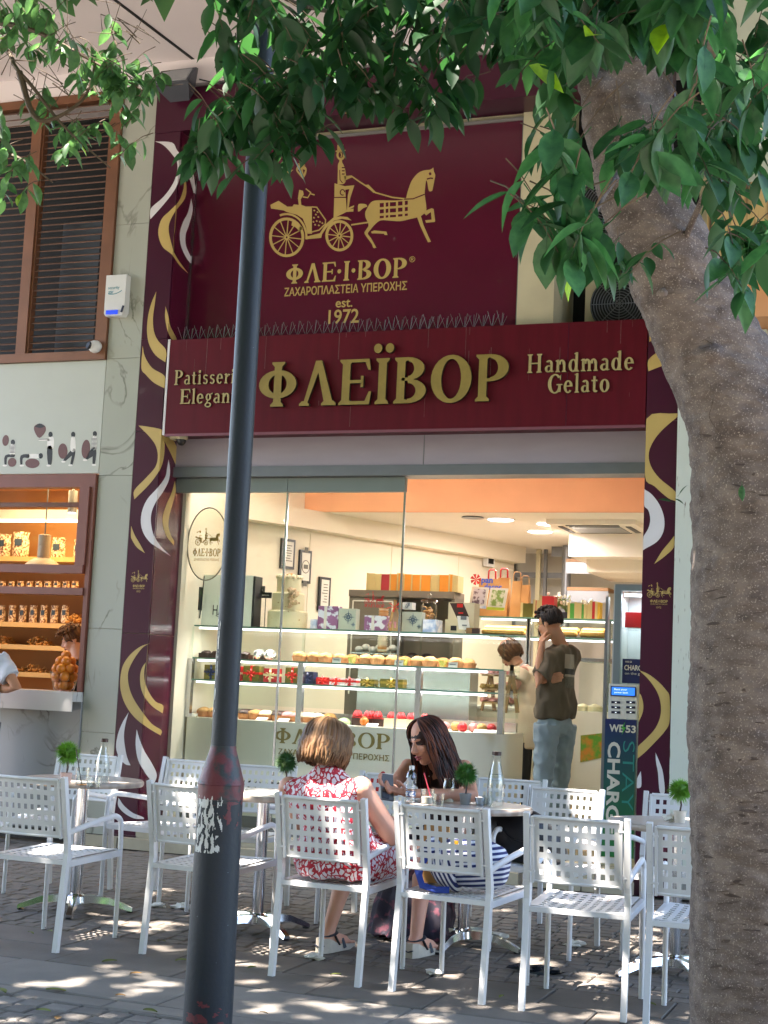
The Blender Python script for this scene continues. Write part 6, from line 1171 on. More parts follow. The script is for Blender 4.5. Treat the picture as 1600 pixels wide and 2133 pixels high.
# pink neon-like reflection is left out; napkins and litter on the ground
m_leafd = mat('fallen_leaf', '6f7a2e', .6, var=.4, sc=12, rnd=.3); m_leafb = mat('dry_leaf', '9a7440', .7, var=.4, sc=12)
def fleaf(p, L, a, m, lab):
    q = W(*p, z=.004); b = B(); pts = []
    for k in range(7): s_ = k/6; w_ = sin(pi*s_**.8)*L*.24; pts.append((s_*L, w_, .003+.005*sin(s_*3)))
    vs = [(x, -w_, z+.003) for x, w_, z in pts]+[(x, 0, z) for x, w_, z in pts]+[(x, w_, z+.006) for x, w_, z in pts]
    b.add(vs, [(i, i+1, i+8, i+7) for i in range(6)]+[(i+7, i+8, i+15, i+14) for i in range(6)]); o = b.build('fallen_leaf', m); o.location = q; o.rotation_euler = (rs.uniform(-.12, .12), rs.uniform(-.1, .1), a+rs.uniform(-1, 1)); o.scale = (rs.uniform(.65, .9),)*3
    tag(o, lab, 'leaf', 'fallen leaves on the pavement')
FL = [((212, 2005), .1, .2, 0, 'wide green fallen leaf under the left chairs'), ((365, 2003), .07, .8, 0, 'green fallen leaf left of the lamp post'), ((345, 1963), .08, 2.8, 0, 'dark green fallen leaf behind the lamp post'), ((270, 2030), .08, .4, 1, 'pair of dry leaves in the sun patch'), ((95, 2063), .1, .1, 0, 'green leaf on the setts at the lower left'), ((12, 2070), .1, 3.5, 0, 'green leaf at the left picture edge'), ((240, 2075), .06, 1.2, 1, 'curled dry leaf on the setts'), ((298, 2105), .08, .6, 0, 'curled leaf on the setts left of the post base'), ((75, 2105), .09, .7, 0, 'green leaf lying by the bright patch'), ((118, 2125), .1, 2.9, 1, 'dry brown leaf at the lower left'), ((515, 2018), .07, .3, 0, 'small green leaf right of the lamp post'), ((487, 2012), .07, 2.7, 0, 'small green leaf touching the lamp post'), ((688, 2032), .07, .7, 0, 'green leaf between the near chairs'), ((540, 2110), .06, .4, 1, 'dry leaf on the slabs right of the post'), ((1040, 2080), .05, 1.5, 0, 'tiny leaf in front of the backpack chair'), ((1345, 2092), .06, .4, 0, 'yellow green leaf by the cut off chair'), ((48, 1896), .07, 1.9, 1, 'dry orange leaf under the left table'), ((70, 1947), .06, 2.2, 0, 'small leaf behind the leftmost chair'), ((100, 1940), .06, .2, 0, 'small leaf under the leftmost chair'), ((908, 2028), .06, 2.0, 0, 'small green leaf near the table foot')]
for p, L, a, k, lab in FL: fleaf(p, L, a, m_leafb if k else m_leafd, lab)
for p, s_, lab in (((330, 1885), .045, 'crumpled clear wrapper under the rear chair'), ((378, 1888), .06, 'crumpled white napkin behind the lamp post'), ((655, 1993), .045, 'crumpled white tissue beside the sandal'), ((1035, 1950), .06, 'crumpled napkin behind the backpack chair'), ((905, 2025), .04, 'crumpled tissue at the table foot'), ((1195, 1965), .055, 'torn paper scrap under the rear chair')):
    q = W(*p, z=.012); b = B(); jag(b, q, s_, s_*.7, s_*.35, 10, 6, .4); tag(b.build('crumpled_paper', m_paper), lab, 'litter', 'litter on the pavement')
q = W(1115, 2020, z=.012); b = B(); jag(b, q, .12, .05, .02, 14, 6, .5); tag(b.build('foil_wrapper', mat('dark_foil', '3c4650', .25, metal=.6, var=.5, sc=40)), 'dark crinkled foil wrapper under the nearest chair', 'litter')
# ================================================================ bags on chairs
def stripes(name, c1, c2, scale, rot=(0, 0, 0)):
    m = mat(name, c1, .7, var=0); n = m.node_tree.nodes; l = m.node_tree.links; w = n.new('ShaderNodeTexWave'); w.wave_type = 'BANDS'; w.inputs['Scale'].default_value = scale; w.inputs['Distortion'].default_value = .6; w.inputs['Detail'].default_value = 1; w.inputs['Detail Scale'].default_value = .6
    tc = n.new('ShaderNodeTexCoord'); mp = n.new('ShaderNodeMapping'); mp.inputs['Rotation'].default_value = rot; l.new(tc.outputs['Object'], mp.inputs[0]); l.new(mp.outputs[0], w.inputs[0])
    rp = n.new('ShaderNodeValToRGB'); rp.color_ramp.interpolation = 'CONSTANT'; rp.color_ramp.elements[0].color = (*hexc(c1), 1); rp.color_ramp.elements[1].color = (*hexc(c2), 1); rp.color_ramp.elements[1].position = .52; l.new(w.outputs['Fac'], rp.inputs[0]); l.new(rp.outputs[0], n['Principled BSDF'].inputs['Base Color']); return m
m_str1 = stripes('navy_white_stripe_h', '1d2c63', 'd9dbe2', 13.5, (0, -pi/2+.12, 0)); m_str2 = stripes('navy_white_stripe_v', '1d2c63', 'd9dbe2', 13.5, (0, .45, 0))
cD = CH[3][0]; bp0 = V((cD.x, cD.y, .46)); bk = thing('striped_backpack', 'navy and white striped backpack lying on a chair seat', 'backpack', bp0)
def blob(pts, voxel, mats, name, parent, sm=6, **k): 
    b = B()
    for c, r in pts: b.ball(c, r, 20, 12, k.get('rot'))
    return clean_mesh(b, name, mats, voxel, sm, parent)
o = bp0+V((.01, -.03, 0))
b = B(); b.tube([o+V((-.12, .0, .10)), o+V((-.05, 0, .125)), o+V((.06, 0, .12)), o+V((.16, 0, .1)), o+V((.2, 0, .095))], [.085, .118, .122, .1, .06], 24, flat=1); b2_ = b
clean_mesh(b, 'body', m_str1, .008, 8, bk)
b = B(); b.tube([o+V((-.15, -.01, .12)), o+V((-.11, -.01, .105)), o+V((-.035, -.012, .1)), o+V((-.02, -.012, .1))], [.06, .098, .123, .118], 24); clean_mesh(b, 'front_pocket', m_str2, .008, 6, bk)
b = B(); b.ball(o+V((-.165, -.02, .175)), (.04, .07, .05), 14, 8); clean_mesh(b, 'flap', m_str1, .006, 4, bk)
m_strap = mat('blue_strap', '1f3f9a', .6, var=.15)
B().tube([o+V((-.17, -.08, .14)), o+V((-.2, -.11, .07)), o+V((-.17, -.13, .01)), o+V((-.1, -.13, -.004)), o+V((-.04, -.12, .0))], [.016]*5, 8, flat=.25, up=(0, 1, 0)).build('strap', m_strap, bk, smooth=60); B().tube([o+V((-.17, -.08, .15)), o+V((-.185, -.09, .1)), o+V((-.19, -.09, .05))], .013, 8, flat=.4).build('drawcord', m_strap, bk); B().box(o.x-.03, o.x-.005, o.y-.125, o.y-.118, o.z+.2, o.z+.225).build('yellow_tag', m_yel, bk)
t = thing('kraft_bag', 'brown paper bag leaning behind the striped backpack', 'paper bag', bp0+V((-.16, .06, 0))); c = bp0+V((-.17, .08, 0)); B().add([c+V(p) for p in ((-.07, -.05, 0), (.07, -.06, 0), (.07, .07, 0), (-.07, .07, 0), (-.065, -.02, .27), (.06, -.02, .28), (.06, .04, .28), (-.065, .04, .27))], [(0, 1, 5, 4), (1, 2, 6, 5), (2, 3, 7, 6), (3, 0, 4, 7), (3, 2, 1, 0)]).build('bag', m_kraft, t)
cL = CH[11][0]; t = thing('black_bag', 'large black leather bag slung beside the rear chair', 'bag', V((-2.18, -2.62, .46))); b = B(); b.ball((-2.20, -2.62, .60), (.2, .12, .15), 18, 12).ball((-2.1, -2.6, .55), (.17, .12, .12), 18, 12).ball((-2.02, -2.6, .505), (.1, .1, .06), 14, 8); clean_mesh(b, 'body', mat('black_leather', '17191f', .45, var=.3, sc=12, bump=.3, bsc=25), .01, 6, t)
B().tube([(-2.3, -2.72, .66), (-2.2, -2.745, .58), (-2.08, -2.73, .56)], .006, 6).build('seam', m_black, t)
# ================================================================ people
rp_ = random.Random(21)
def skin(name, col, col2): 
    m = mat(name, col, .5, sc=5, col2=col2, spec=.35); m.node_tree.nodes['Principled BSDF'].inputs['Subsurface Weight'].default_value = .08; m.node_tree.nodes['Principled BSDF'].inputs['Subsurface Radius'].default_value = (.01, .004, .002); return m
m_sk1 = skin('fair_skin', 'cf9d86', 'c48e76'); m_sk2 = skin('tanned_skin', 'c6917a', 'b9846c'); m_sk3 = skin('olive_skin', 'bd8868', 'ad7a5c')
m_lips = mat('lip_red', '8c3038', .4, var=.1); m_lipn = mat('lip_natural', '9a584a', .5, var=.1); m_eye = mat('eye_dark', '1d1512', .4, var=0); m_eyew = mat('eye_white', 'cfc6bd', .3, var=0)
def hairmat(n, c1, c2): return mat(n, c1, .5, sc=9, col2=c2, spec=.25, thr=(.35, .65))
h_bl = [hairmat('hair_blond_a', '6e5139', '533c28'), hairmat('hair_blond_b', '806246', '684c32'), hairmat('hair_blond_c', '694a30', '513722')]
h_dk = [hairmat('hair_dark_a', '2c1715', '1c100e'), hairmat('hair_dark_b', '3d1f18', '281412'), hairmat('hair_dark_c', '6b3820', '45231a')]
h_bk = [hairmat('hair_black_a', '1d1614', '120d0c'), hairmat('hair_black_b', '2a1f1a', '1a1311')]; h_br = [hairmat('hair_brown_a', '5a3b26', '42291b'), hairmat('hair_brown_b', '75502f', '593a24')]
def RZ(a): return MX.Rotation(a, 3, 'Z')
def head(b, c, R, s=1.0):
    """skull, face, nose, ears added to builder; returns local->world"""
    T = lambda *p: V(c)+R@(V(p)*s)
    b.ball(T(0, -.012, .03), (.076*s, .096*s, .088*s), 20, 14, R); b.ball(T(0, .022, -.035), (.060*s, .072*s, .085*s), 18, 12, R); b.ball(T(0, .056, -.098), (.030*s, .030*s, .024*s), 12, 8, R); b.ball(T(0, .015, -.075), (.052*s, .06*s, .04*s), 14, 8, R)
    b.ball(T(0, .076, .02), (.048*s, .016*s, .012*s), 12, 8, R)
    b.tube([T(0, .085, .012), T(0, .1, -.012), T(0, .114, -.036)], [.009*s, .010*s, .013*s], 10); b.tube([T(0, .114, -.036), T(0, .09, -.044)], [.012*s, .012*s], 8)
    for q in (-1, 1): b.ball(T(q*.013, .1, -.039), .009*s, 8, 6); b.ball(T(q*.036, .062, -.032), (.026*s, .024*s, .026*s), 12, 8); b.ball(T(q*.074, -.008, -.012), (.010*s, .02*s, .032*s), 10, 8, R)
    b.tube([T(-.022, .084, -.069), T(0, .096, -.066), T(.022, .084, -.069)], [.004*s, .008*s, .004*s], 8); b.tube([T(-.02, .084, -.076), T(0, .094, -.079), T(.02, .084, -.076)], [.004*s, .009*s, .004*s], 8)
    return T
def face(T, parent, s=1.0, lips=m_lipn, brow=m_eye, down=True):
    b = B()
    for q in (-1, 1): b.tube([T(q*.014, .094, .022), T(q*.032, .089, .031), T(q*.05, .074, .024)], [.002*s, .0032*s, .0014*s], 6)
    b.build('eyebrows', brow, parent)
    b = B()
    for q in (-1, 1):
        b.tube([T(q*.017, .0855, -.002), T(q*.032, .0875, -.006 if down else .002), T(q*.047, .0755, .0)], [.0012*s, .0022*s, .0012*s], 6)
    b.build('eyelashes', m_eye, parent)
    b = B(); b.tube([T(-.023, .088, -.0685), T(-.008, .1005, -.0655), T(.008, .1005, -.0655), T(.023, .088, -.0685)], [.002*s, .0058*s, .0058*s, .002*s], 8); b.tube([T(-.02, .088, -.076), T(0, .0995, -.079), T(.02, .088, -.076)], [.002*s, .0075*s, .002*s], 8); b.build('lips', lips, parent, smooth=180)
def hand(b, w, d, n, curl=.5, side=1, s=1.0):
    """wrist w, pointing d, palm normal n; four unequal fingers and a thumb leaving the side of the palm"""
    w, d, n = V(w), V(d).normalized(), V(n); n = (n-d*n.dot(d)).normalized(); x = d.cross(n)*side
    Rm = MX((x, d, n)).transposed(); b.ball(w+d*.045*s, (.04*s, .05*s, .016*s), 14, 8, Rm); b.tube([w-d*.02, w+d*.03*s], [.024*s, .026*s], 10)
    for k, (off, L) in enumerate(((-.03, .068), (-.0105, .08), (.0095, .075), (.029, .058))):
        p = w+d*.083*s+x*off*s; path = [p-d*.02*s]; dd = d.copy()
        for j, f in enumerate((.45, .32, .23)):
            dd = (dd*cos(curl*(.7+.3*j))+n*sin(curl*(.7+.3*j))).normalized(); p = p+dd*L*f*s; path.append(p)
        b.tube(path, [.0095*s, .009*s, .0082*s, .0068*s], 8)
    p = w+d*.025*s-x*.032*s; b.tube([p, p+(d*.5-x*.75+n*.25).normalized()*.035*s, p+(d*.75-x*.45+n*.5).normalized()*.065*s, p+(d*.9-x*.2+n*.6).normalized()*.082*s], [.013*s, .011*s, .0098*s, .0075*s], 8)
def arm(b, sh, el, wr, r=(.046, .038, .034, .024)):
    sh, el, wr = V(sh), V(el), V(wr); b.tube([sh, sh.lerp(el, .5), el, el.lerp(wr, .35), wr], [r[0], (r[0]+r[1])/2, r[1], r[2]*1.08, r[3]], 14); b.ball(sh, r[0]*1.08, 12, 8)
def hair(parent, c, R, mats, rad, n, length, part=0, faceang=1.0, curl=.0, width=.0085, seed=1, back_len=None, flare=0.0, name='hair', lift=.0):
    """locks that start on the parting, follow the skull and hang; local +y is the face"""
    r_ = random.Random(seed); bs = [B() for _ in mats]
    rx_, ry_, rz_ = rad
    for k in range(n):
        a = r_.uniform(faceang, 2*pi-faceang)                       # 0 = straight ahead
        dx, dy = sin(a), cos(a); st_ = V((part*.02+dx*.006, .3*ry_*r_.uniform(-.6, 1), rz_*1.0)); jit = r_.uniform(.96, 1.06); L = (length if abs(a-pi) > 1.0 or back_len is None else back_len)*r_.uniform(.9, 1.04); pts_ = []
        for j in range(7):
            t = j/6*pi/2; pts_.append(V((dx*rx_*sin(t)*jit, dy*ry_*sin(t)*jit+st_.y*cos(t), rz_*cos(t)*jit+lift)))
        e = pts_[-1]; m_ = max(3, int(L/.03))
        for j in range(1, m_+1):
            s = j/m_; out = flare*s-curl*s*s; pts_.append(V((e.x+dx*out+.006*sin(7*s+k), e.y+dy*out+.005*cos(6*s+k*2), e.z-L*s)))
        pts_ = [V(c)+R@p for p in pts_]; nn = len(pts_); bs[k % len(mats)].tube(pts_, [width*(.35+.65*min(1, i/3))*(1 if i < nn-3 else (nn-i)/3.6) for i in range(nn)], 5, True, flat=.55)
    b = bs[0]; b.ball(V(c)+R@V((0, -.012, .0)), (rx_*.95, ry_*.93, rz_*.95), 18, 12, R)
    cap = bs
    for k, bb in enumerate(cap): bb.build(name, mats[k], parent, smooth=180)
def fabric_leaf(name, red, white, sc):
    m = mat(name, red, .75, var=0); n = m.node_tree.nodes; l = m.node_tree.links; tc = n.new('ShaderNodeTexCoord'); mp = n.new('ShaderNodeMapping'); mp.inputs['Scale'].default_value = (1.5, 1.0, .95); mp.inputs['Rotation'].default_value = (.0, .5, 0)
    nz = n.new('ShaderNodeTexNoise'); nz.inputs['Scale'].default_value = 22; nz.inputs['Detail'].default_value = 2; mxv = n.new('ShaderNodeMixRGB'); mxv.inputs[0].default_value = .055; l.new(tc.outputs['Object'], mxv.inputs[1]); l.new(tc.outputs['Object'], nz.inputs[0]); l.new(nz.outputs['Color'], mxv.inputs[2]); l.new(mxv.outputs[0], mp.inputs[0])
    vo = n.new('ShaderNodeTexVoronoi'); vo.feature = 'DISTANCE_TO_EDGE'; vo.inputs['Scale'].default_value = sc; vo.inputs['Randomness'].default_value = .85; l.new(mp.outputs[0], vo.inputs[0]); rp = n.new('ShaderNodeValToRGB'); rp.color_ramp.elements[0].position = .105; rp.color_ramp.elements[1].position = .13; rp.color_ramp.elements[0].color = (*hexc(red), 1); rp.color_ramp.elements[1].color = (*hexc(white), 1); l.new(vo.outputs[0], rp.inputs[0]); l.new(rp.outputs[0], n['Principled BSDF'].inputs['Base Color']); return m
def torso(b, pts):
    """stack of elliptical sections (centre, half width, half depth), right vector along x"""
    n = 24; vs = []
    for c, hw_, hd, a in pts:
        for k in range(n):
            t = 2*pi*k/n; p = V((cos(t)*hw_, sin(t)*hd, 0)); vs.append(V(c)+RZ(a)@p)
    m_ = len(pts); b.add(vs, [(i*n+k, i*n+(k+1) % n, (i+1)*n+(k+1) % n, (i+1)*n+k) for i in range(m_-1) for k in range(n)]+[tuple(range(n-1, -1, -1)), tuple((m_-1)*n+k for k in range(n))])
# ---------------------------------------------------------------- woman in the red and white dress, seen from behind
cC, rC = CH[2][0], CH[2][1]; p1 = thing('person', 'seated woman with blond bob in red and white sleeveless dress, back turned', 'person', (cC.x, cC.y, 0))
ty = cC.y-.13; hd1 = W(681, 1548, y=ty+.03); shL, shR = W(603, 1641, y=ty+.02), W(752, 1643, y=ty+.02); nk = W(683, 1598, y=ty)
elR = V((cC.x+.235, cC.y+.02, .655)); wrR = V((cC.x+.17, cC.y+.30, .70)); elL = V((cC.x-.25, cC.y+.03, .68)); wrL = V((cC.x-.1, cC.y+.28, .74))
b = B(); R1 = RZ(-.35)@MX.Rotation(-.28, 3, 'X'); T1 = head(b, hd1, R1, .98); b.tube([nk+V((0, 0, -.05)), hd1+V((0, 0, -.05))], [.052, .048], 14); arm(b, shL, elL, wrL, (.052, .045, .038, .026)); arm(b, shR, elR, wrR, (.056, .05, .042, .028)); hand(b, wrR, V((-.2, .9, .2)), V((-.4, 0, -1)), .5, -1); hand(b, wrL, V((.5, .8, .1)), V((.2, 0, -1)), .5, 1)
for sx, fx in ((-.075, W(683, 1962, z=.05)), (.085, W(866, 1972, z=.05))):
    hip = V((cC.x+sx, cC.y-.08, .545)); kn = V((cC.x+sx*1.3+(.05 if sx > 0 else 0), cC.y+.33, .53)); an = V((fx.x, fx.y+.0, .105)) if sx < 0 else V((fx.x, fx.y, .105)); kn = V((an.x*.55+kn.x*.45, max(an.y+.12, cC.y+.22), .52))
    b.tube([hip, kn, kn.lerp(an, .3), kn.lerp(an, .65), an], [.085, .066, .058, .042, .034], 14); b.ball(kn, .064, 12, 8)
    fd = V((.22, .95, 0)).normalized(); b.tube([an+V((0, 0, .0)), an-fd*.035+V((0, 0, -.03)), an+fd*.02+V((0, 0, -.05))], [.034, .03, .032], 12); b.tube([an+V((0, 0, -.02)), an+fd*.09+V((0, 0, -.055)), an+fd*.16+V((0, 0, -.065))], [.036, .036, .026], 12); 
    for k in range(5): b.tube([an+fd*.15+RZ(0)@V((fd.y*(.03-.015*k), -fd.x*(.03-.015*k), -.068)), an+fd*(.2-.008*k)+V((fd.y*(.034-.017*k), -fd.x*(.034-.017*k), -.072))], [.011, .0085-.0008*k], 8)
    w_ = V((fd.y, -fd.x, 0))
    prof = [(-.07, .0, .075), (-.03, .0, .072), (.05, .0, .04), (.15, .0, .028), (.215, .012, .03)]; bb = B()
    vs = []
    for t_, z0_, z1_ in prof:
        hw_ = .038 if -.05 < t_ < .19 else .026
        vs += [V((an.x, an.y, 0))+fd*t_+w_*hw_+V((0, 0, z0_)), V((an.x, an.y, 0))+fd*t_-w_*hw_+V((0, 0, z0_)), V((an.x, an.y, 0))+fd*t_-w_*hw_+V((0, 0, z1_)), V((an.x, an.y, 0))+fd*t_+w_*hw_+V((0, 0, z1_))]
    bb.add(vs, [(i*4+j, i*4+(j+1) % 4, i*4+4+(j+1) % 4, i*4+4+j) for i in range(4) for j in range(4)]+[(3, 2, 1, 0), (16, 17, 18, 19)]); sd = bb.build('wedge_sandal', mat('sandal_sole', 'bdb5a6', .7, var=.12, sc=30), p1, label='navy strapped sandal with pale wedge sole')
    bb = B(); bb.tube([V((an.x, an.y, .04))+fd*-.072+w_*.03, V((an.x, an.y, .03))+fd*-.075, V((an.x, an.y, .04))+fd*-.072-w_*.03], .003, 5); bb.build('sole_line', m_navy, sd)
    m_sd = mat('navy_leather', '2a3440', .55, var=.2); an2 = an+V((0, 0, -.012))
    B().tube([an2+RZ(0)@(w_*cos(a)*.043+fd*sin(a)*.043)+V((0, 0, .01*sin(a))) for a in np.linspace(0, 2*pi, 17)], .012, 6, flat=.35).build('ankle_strap', m_sd, sd); B().tube([an+fd*.1+w_*.042+V((0, 0, -.09)), an+fd*.09+w_*.03+V((0, 0, -.045)), an+fd*.09-w_*.03+V((0, 0, -.045)), an+fd*.1-w_*.042+V((0, 0, -.09))], .016, 6, flat=.4).build('toe_strap', m_sd, sd); B().tube([an2+w_*.04, an+fd*.05+w_*.04+V((0, 0, -.07))], .009, 6, flat=.4).build('side_strap', m_sd, sd)
clean_mesh(b, 'body', m_sk1, .0065, 3, p1); face(T1, p1, .98)
m_dress = fabric_leaf('red_white_print', 'a5142a', 'cfc8cc', 30)
b = B(); mx_ = (shL+shR)/2; aa = rC
torso(b, [((cC.x, cC.y-.06, .462), .20, .19, aa), ((cC.x, cC.y-.07, .52), .222, .2, aa), ((cC.x, cC.y-.09, .60), .205, .165, aa), ((cC.x-.01, cC.y-.11, .70), .172, .135, aa), ((mx_.x, ty+.01, .80), .175, .125, aa), ((mx_.x, ty+.02, .88), .182, .115, aa), ((mx_.x, ty+.02, shR.z+.01), .175, .09, aa), ((nk.x, ty+.01, shR.z+.055), .10, .07, aa), ((nk.x, ty+.01, nk.z+.005), .062, .056, aa)])
b.ball(shL+V((.012, 0, .005)), (.055, .06, .05), 14, 8); b.ball(shR+V((-.012, 0, .005)), (.058, .062, .05), 14, 8)
b.tube([(cC.x-.09, cC.y-.05, .545), (cC.x-.1, cC.y+.15, .54), (cC.x-.08, cC.y+.34, .53)], [.125, .11, .09], 18); b.tube([(cC.x+.1, cC.y-.05, .545), (cC.x+.13, cC.y+.15, .54), (cC.x+.15, cC.y+.33, .52)], [.13, .115, .095], 18); b.obox((cC.x+.02, cC.y+.2, .53), (.24, .34, .14))
wrinkle(clean_mesh(b, 'dress', m_dress, .011, 6, p1), .012, 10)
hair(p1, hd1+V((0, 0, .005)), R1, h_bl, (.112, .122, .112), 620, .112, part=0, faceang=.75, curl=.03, flare=.022, width=.0105, seed=3, back_len=.125)
# ---------------------------------------------------------------- dark haired woman facing the street, phone in hands
p2x = W(910, 1600, y=-2.55).x; p2 = thing('person', 'seated woman with long dark hair in brown tank top looking at her phone', 'person', (p2x, -2.2, 0))
HY = -2.66; hd2 = W(891, 1540, y=HY); s1, s2 = W(850, 1597, y=-2.5), W(968, 1600, y=-2.46); ph = W(806, 1640, y=-2.98); R2 = RZ(pi-.58)@MX.Rotation(-.33, 3, 'X')@MX.Rotation(.12, 3, 'Y')
b = B(); T2 = head(b, hd2, R2, 1.08); nb_ = V(((s1.x+s2.x)/2, -2.47, s1.z+.03)); b.tube([nb_+V((0, .02, -.06)), nb_.lerp(hd2, .45), hd2+V((0, .02, -.03))], [.06, .046, .046], 14)
el1 = W(812, 1662, y=-2.72); el1.z = max(el1.z, .80); w1 = ph+V((.035, .05, -.02)); el2 = W(985, 1668, y=-2.72); el2.z = .80; w2 = ph+V((.115, .03, -.025))
arm(b, s1, el1, w1, (.043, .036, .033, .023)); arm(b, s2, el2, w2, (.045, .037, .033, .023)); hand(b, w1, V((-.55, -.35, .35)), V((.6, -.3, .6)), .55, 1, .95); hand(b, w2, V((-.95, -.15, .12)), V((.0, -.3, .9)), .6, -1, .95)
torso(b, [((p2x, -2.42, s1.z-.16), .13, .085, 0), ((nb_.x, -2.45, s1.z-.04), .15, .075, 0), ((nb_.x, -2.46, s1.z+.02), .10, .055, 0), ((nb_.x, -2.46, s1.z+.05), .05, .045, 0)])
clean_mesh(b, 'body', m_sk2, .006, 3, p2); face(T2, p2, 1.08, m_lips)
b = B(); torso(b, [((p2x, -2.2, .47), .165, .13, 0), ((p2x, -2.22, .56), .165, .13, 0), ((p2x, -2.3, .68), .14, .11, 0), ((p2x, -2.38, .80), .147, .115, 0), ((nb_.x, -2.43, s1.z-.1), .15, .105, 0), ((nb_.x, -2.44, s1.z-.055), .142, .085, 0)]); clean_mesh(b, 'tank_top', mat('brown_knit', '35201c', .85, var=.2, sc=40, bump=.2, bsc=150), .009, 4, p2); wrinkle(p2.children[-1], .006, 16)
b = B()
for q, sx in ((s1, .045), (s2, -.04)): b.tube([V((q.x+sx, -2.545, s1.z-.07)), V((q.x+sx, -2.535, s1.z-.0)), V((q.x+sx*.9, -2.49, q.z+.048)), V((q.x+sx, -2.41, q.z+.03)), V((q.x+sx, -2.37, q.z-.06))], .016, 6, flat=.35)
b.build('shoulder_straps', MATS['brown_knit'], p2)
m_skirt = mat('dark_paisley', '5a2a38', .8, sc=22, col2='1c1524', thr=(.55, .63), detail=6); b = B(); torso(b, [((p2x, -2.24, .57), .17, .15, 0), ((p2x-.01, -2.4, .56), .2, .2, 0), ((p2x-.02, -2.62, .50), .2, .13, 0), ((p2x-.03, -2.72, .3), .22, .12, 0), ((p2x-.04, -2.76, .1), .24, .14, 0), ((p2x-.05, -2.78, .02), .25, .15, 0)])
for i in range(len(b.v)):
    x, y, z = b.v[i]
    if z < .45: a = atan2(y+2.74, x-p2x); f_ = 1+.10*sin(a*9)*(.5-z); b.v[i] = (p2x+(x-p2x)*f_, -2.74+(y+2.74)*f_, z)
wrinkle(clean_mesh(b, 'skirt', m_skirt, .012, 3, p2), .02, 12, (1, 1, .2))
b = B()
for sx in (-.09, .07): b.tube([(p2x+sx, -2.72, .045), (p2x+sx-.01, -2.86, .035)], [.034, .026], 10); b.tube([(p2x+sx, -2.6, .5), (p2x+sx, -2.72, .06)], [.05, .03], 10)
b.build('feet', m_sk2, p2, smooth=60)
hair(p2, hd2+V((0, 0, .01)), R2, h_dk, (.099, .12, .114), 560, .29, part=-.4, faceang=.95, curl=-.01, flare=.02, width=.009, seed=5, back_len=.33)
B().ball(W(894, 1617, y=-2.56), .004, 8, 6).build('pendant', m_paper, p2)
t = thing('phone', 'grey smartphone with triple camera held by the dark haired woman', 'phone', ph); Rp = RZ(.5)@MX.Rotation(1.05, 3, 'X')@MX.Rotation(.25, 3, 'Y'); B().obox(ph, (.075, .155, .009), Rp).build('body', mat('phone_grey', '56534f', .3, metal=.4), t); B().obox(ph+Rp@V((-.012, -.05, .0065)), (.04, .04, .006), Rp).obox(ph+Rp@V((0, 0, -.005)), (.07, .15, .002), Rp).build('camera_bump', m_black, t)
# ---------------------------------------------------------------- man standing in the shop
MY = .8; p3 = thing('person', 'standing man in olive brown T-shirt and pale jeans with hand at his mouth', 'person', W(1150, 1620, y=MY)); p3.location.z = FZ
Q = lambda u, v, dy=0: W(u, v, y=MY+dy)
hd3 = Q(1146, 1298); R3_ = RZ(radians(72))@MX.Rotation(-.30, 3, 'X'); b = B(); T3 = head(b, hd3, R3_, 1.05); b.tube([Q(1176, 1362, .0), Q(1166, 1340), Q(1155, 1312)], [.066, .056, .055], 14)
shn = Q(1147, 1375, -.13); shf = Q(1178, 1372, .16); eln = Q(1119, 1425, -.22); wrn = Q(1129, 1345, -.14); elf = Q(1125, 1418, .1); wrf = Q(1132, 1418, -.16)
arm(b, shn, eln, wrn, (.05, .042, .038, .027)); hand(b, wrn, Q(1128, 1322, -.08)-wrn, V((.3, .6, .2)), .8, 1, 1.05); arm(b, shf, elf, wrf, (.05, .042, .038, .027)); hand(b, wrf, V((.95, -.05, .25)), V((.2, 1, .1)), .4, -1, 1.05)
clean_mesh(b, 'body', m_sk3, .0065, 3, p3); face(T3, p3, 1.05)
m_tee = mat('olive_tee', '5c4f3c', .85, var=.15, sc=8, bump=.25, bsc=14); b = B(); ang = radians(62)
def sec(u, v, hw_, hd_, dy=0): q = Q(u, v, dy); return (q, hw_, hd_, ang)
torso(b, [sec(1157, 1497, .185, .135), sec(1157, 1470, .185, .135), sec(1158, 1430, .18, .13), sec(1161, 1395, .195, .13), sec(1165, 1370, .205, .12), sec(1170, 1355, .16, .10), sec(1173, 1345, .09, .075)])
b.tube([shn, shn.lerp(eln, .35), shn.lerp(eln, .68)], [.075, .078, .075], 16); b.tube([shf, shf.lerp(elf, .6)], [.075, .075], 16); b.ball(shn, .078, 14, 8)
wrinkle(clean_mesh(b, 't_shirt', m_tee, .009, 4, p3), .022, 9, (1, 1, .5), 3)
from mathutils.bvhtree import BVHTree
def decal(o, quad, nu, nv, m, name, parent, off=.003):
    """thin patch laid on the surface of o, following its folds"""
    bv = BVHTree.FromPolygons([v.co.copy() for v in o.data.vertices], [tuple(p.vertices) for p in o.data.polygons]); b = B(); idx = {}
    for i in range(nu+1):
        for j in range(nv+1):
            s, t = i/nu, j/nv; u = (quad[0][0]*(1-s)+quad[1][0]*s)*(1-t)+(quad[3][0]*(1-s)+quad[2][0]*s)*t; v = (quad[0][1]*(1-s)+quad[1][1]*s)*(1-t)+(quad[3][1]*(1-s)+quad[2][1]*s)*t
            d = (W(u, v, d=1)-CAM).normalized(); h = bv.ray_cast(CAM, d)
            if h[0] is not None: idx[i, j] = len(b.v); b.v.append(tuple(h[0]+h[1]*off))
    for i in range(nu):
        for j in range(nv):
            k = [(i, j), (i, j+1), (i+1, j+1), (i+1, j)]
            if all(q in idx for q in k): b.f.append(tuple(idx[q] for q in k)); b.mi.append(0)
    return b.build(name, m, parent, smooth=60) if b.f else None
tee = [o for o in p3.children if o.name.startswith('t_shirt')][0]
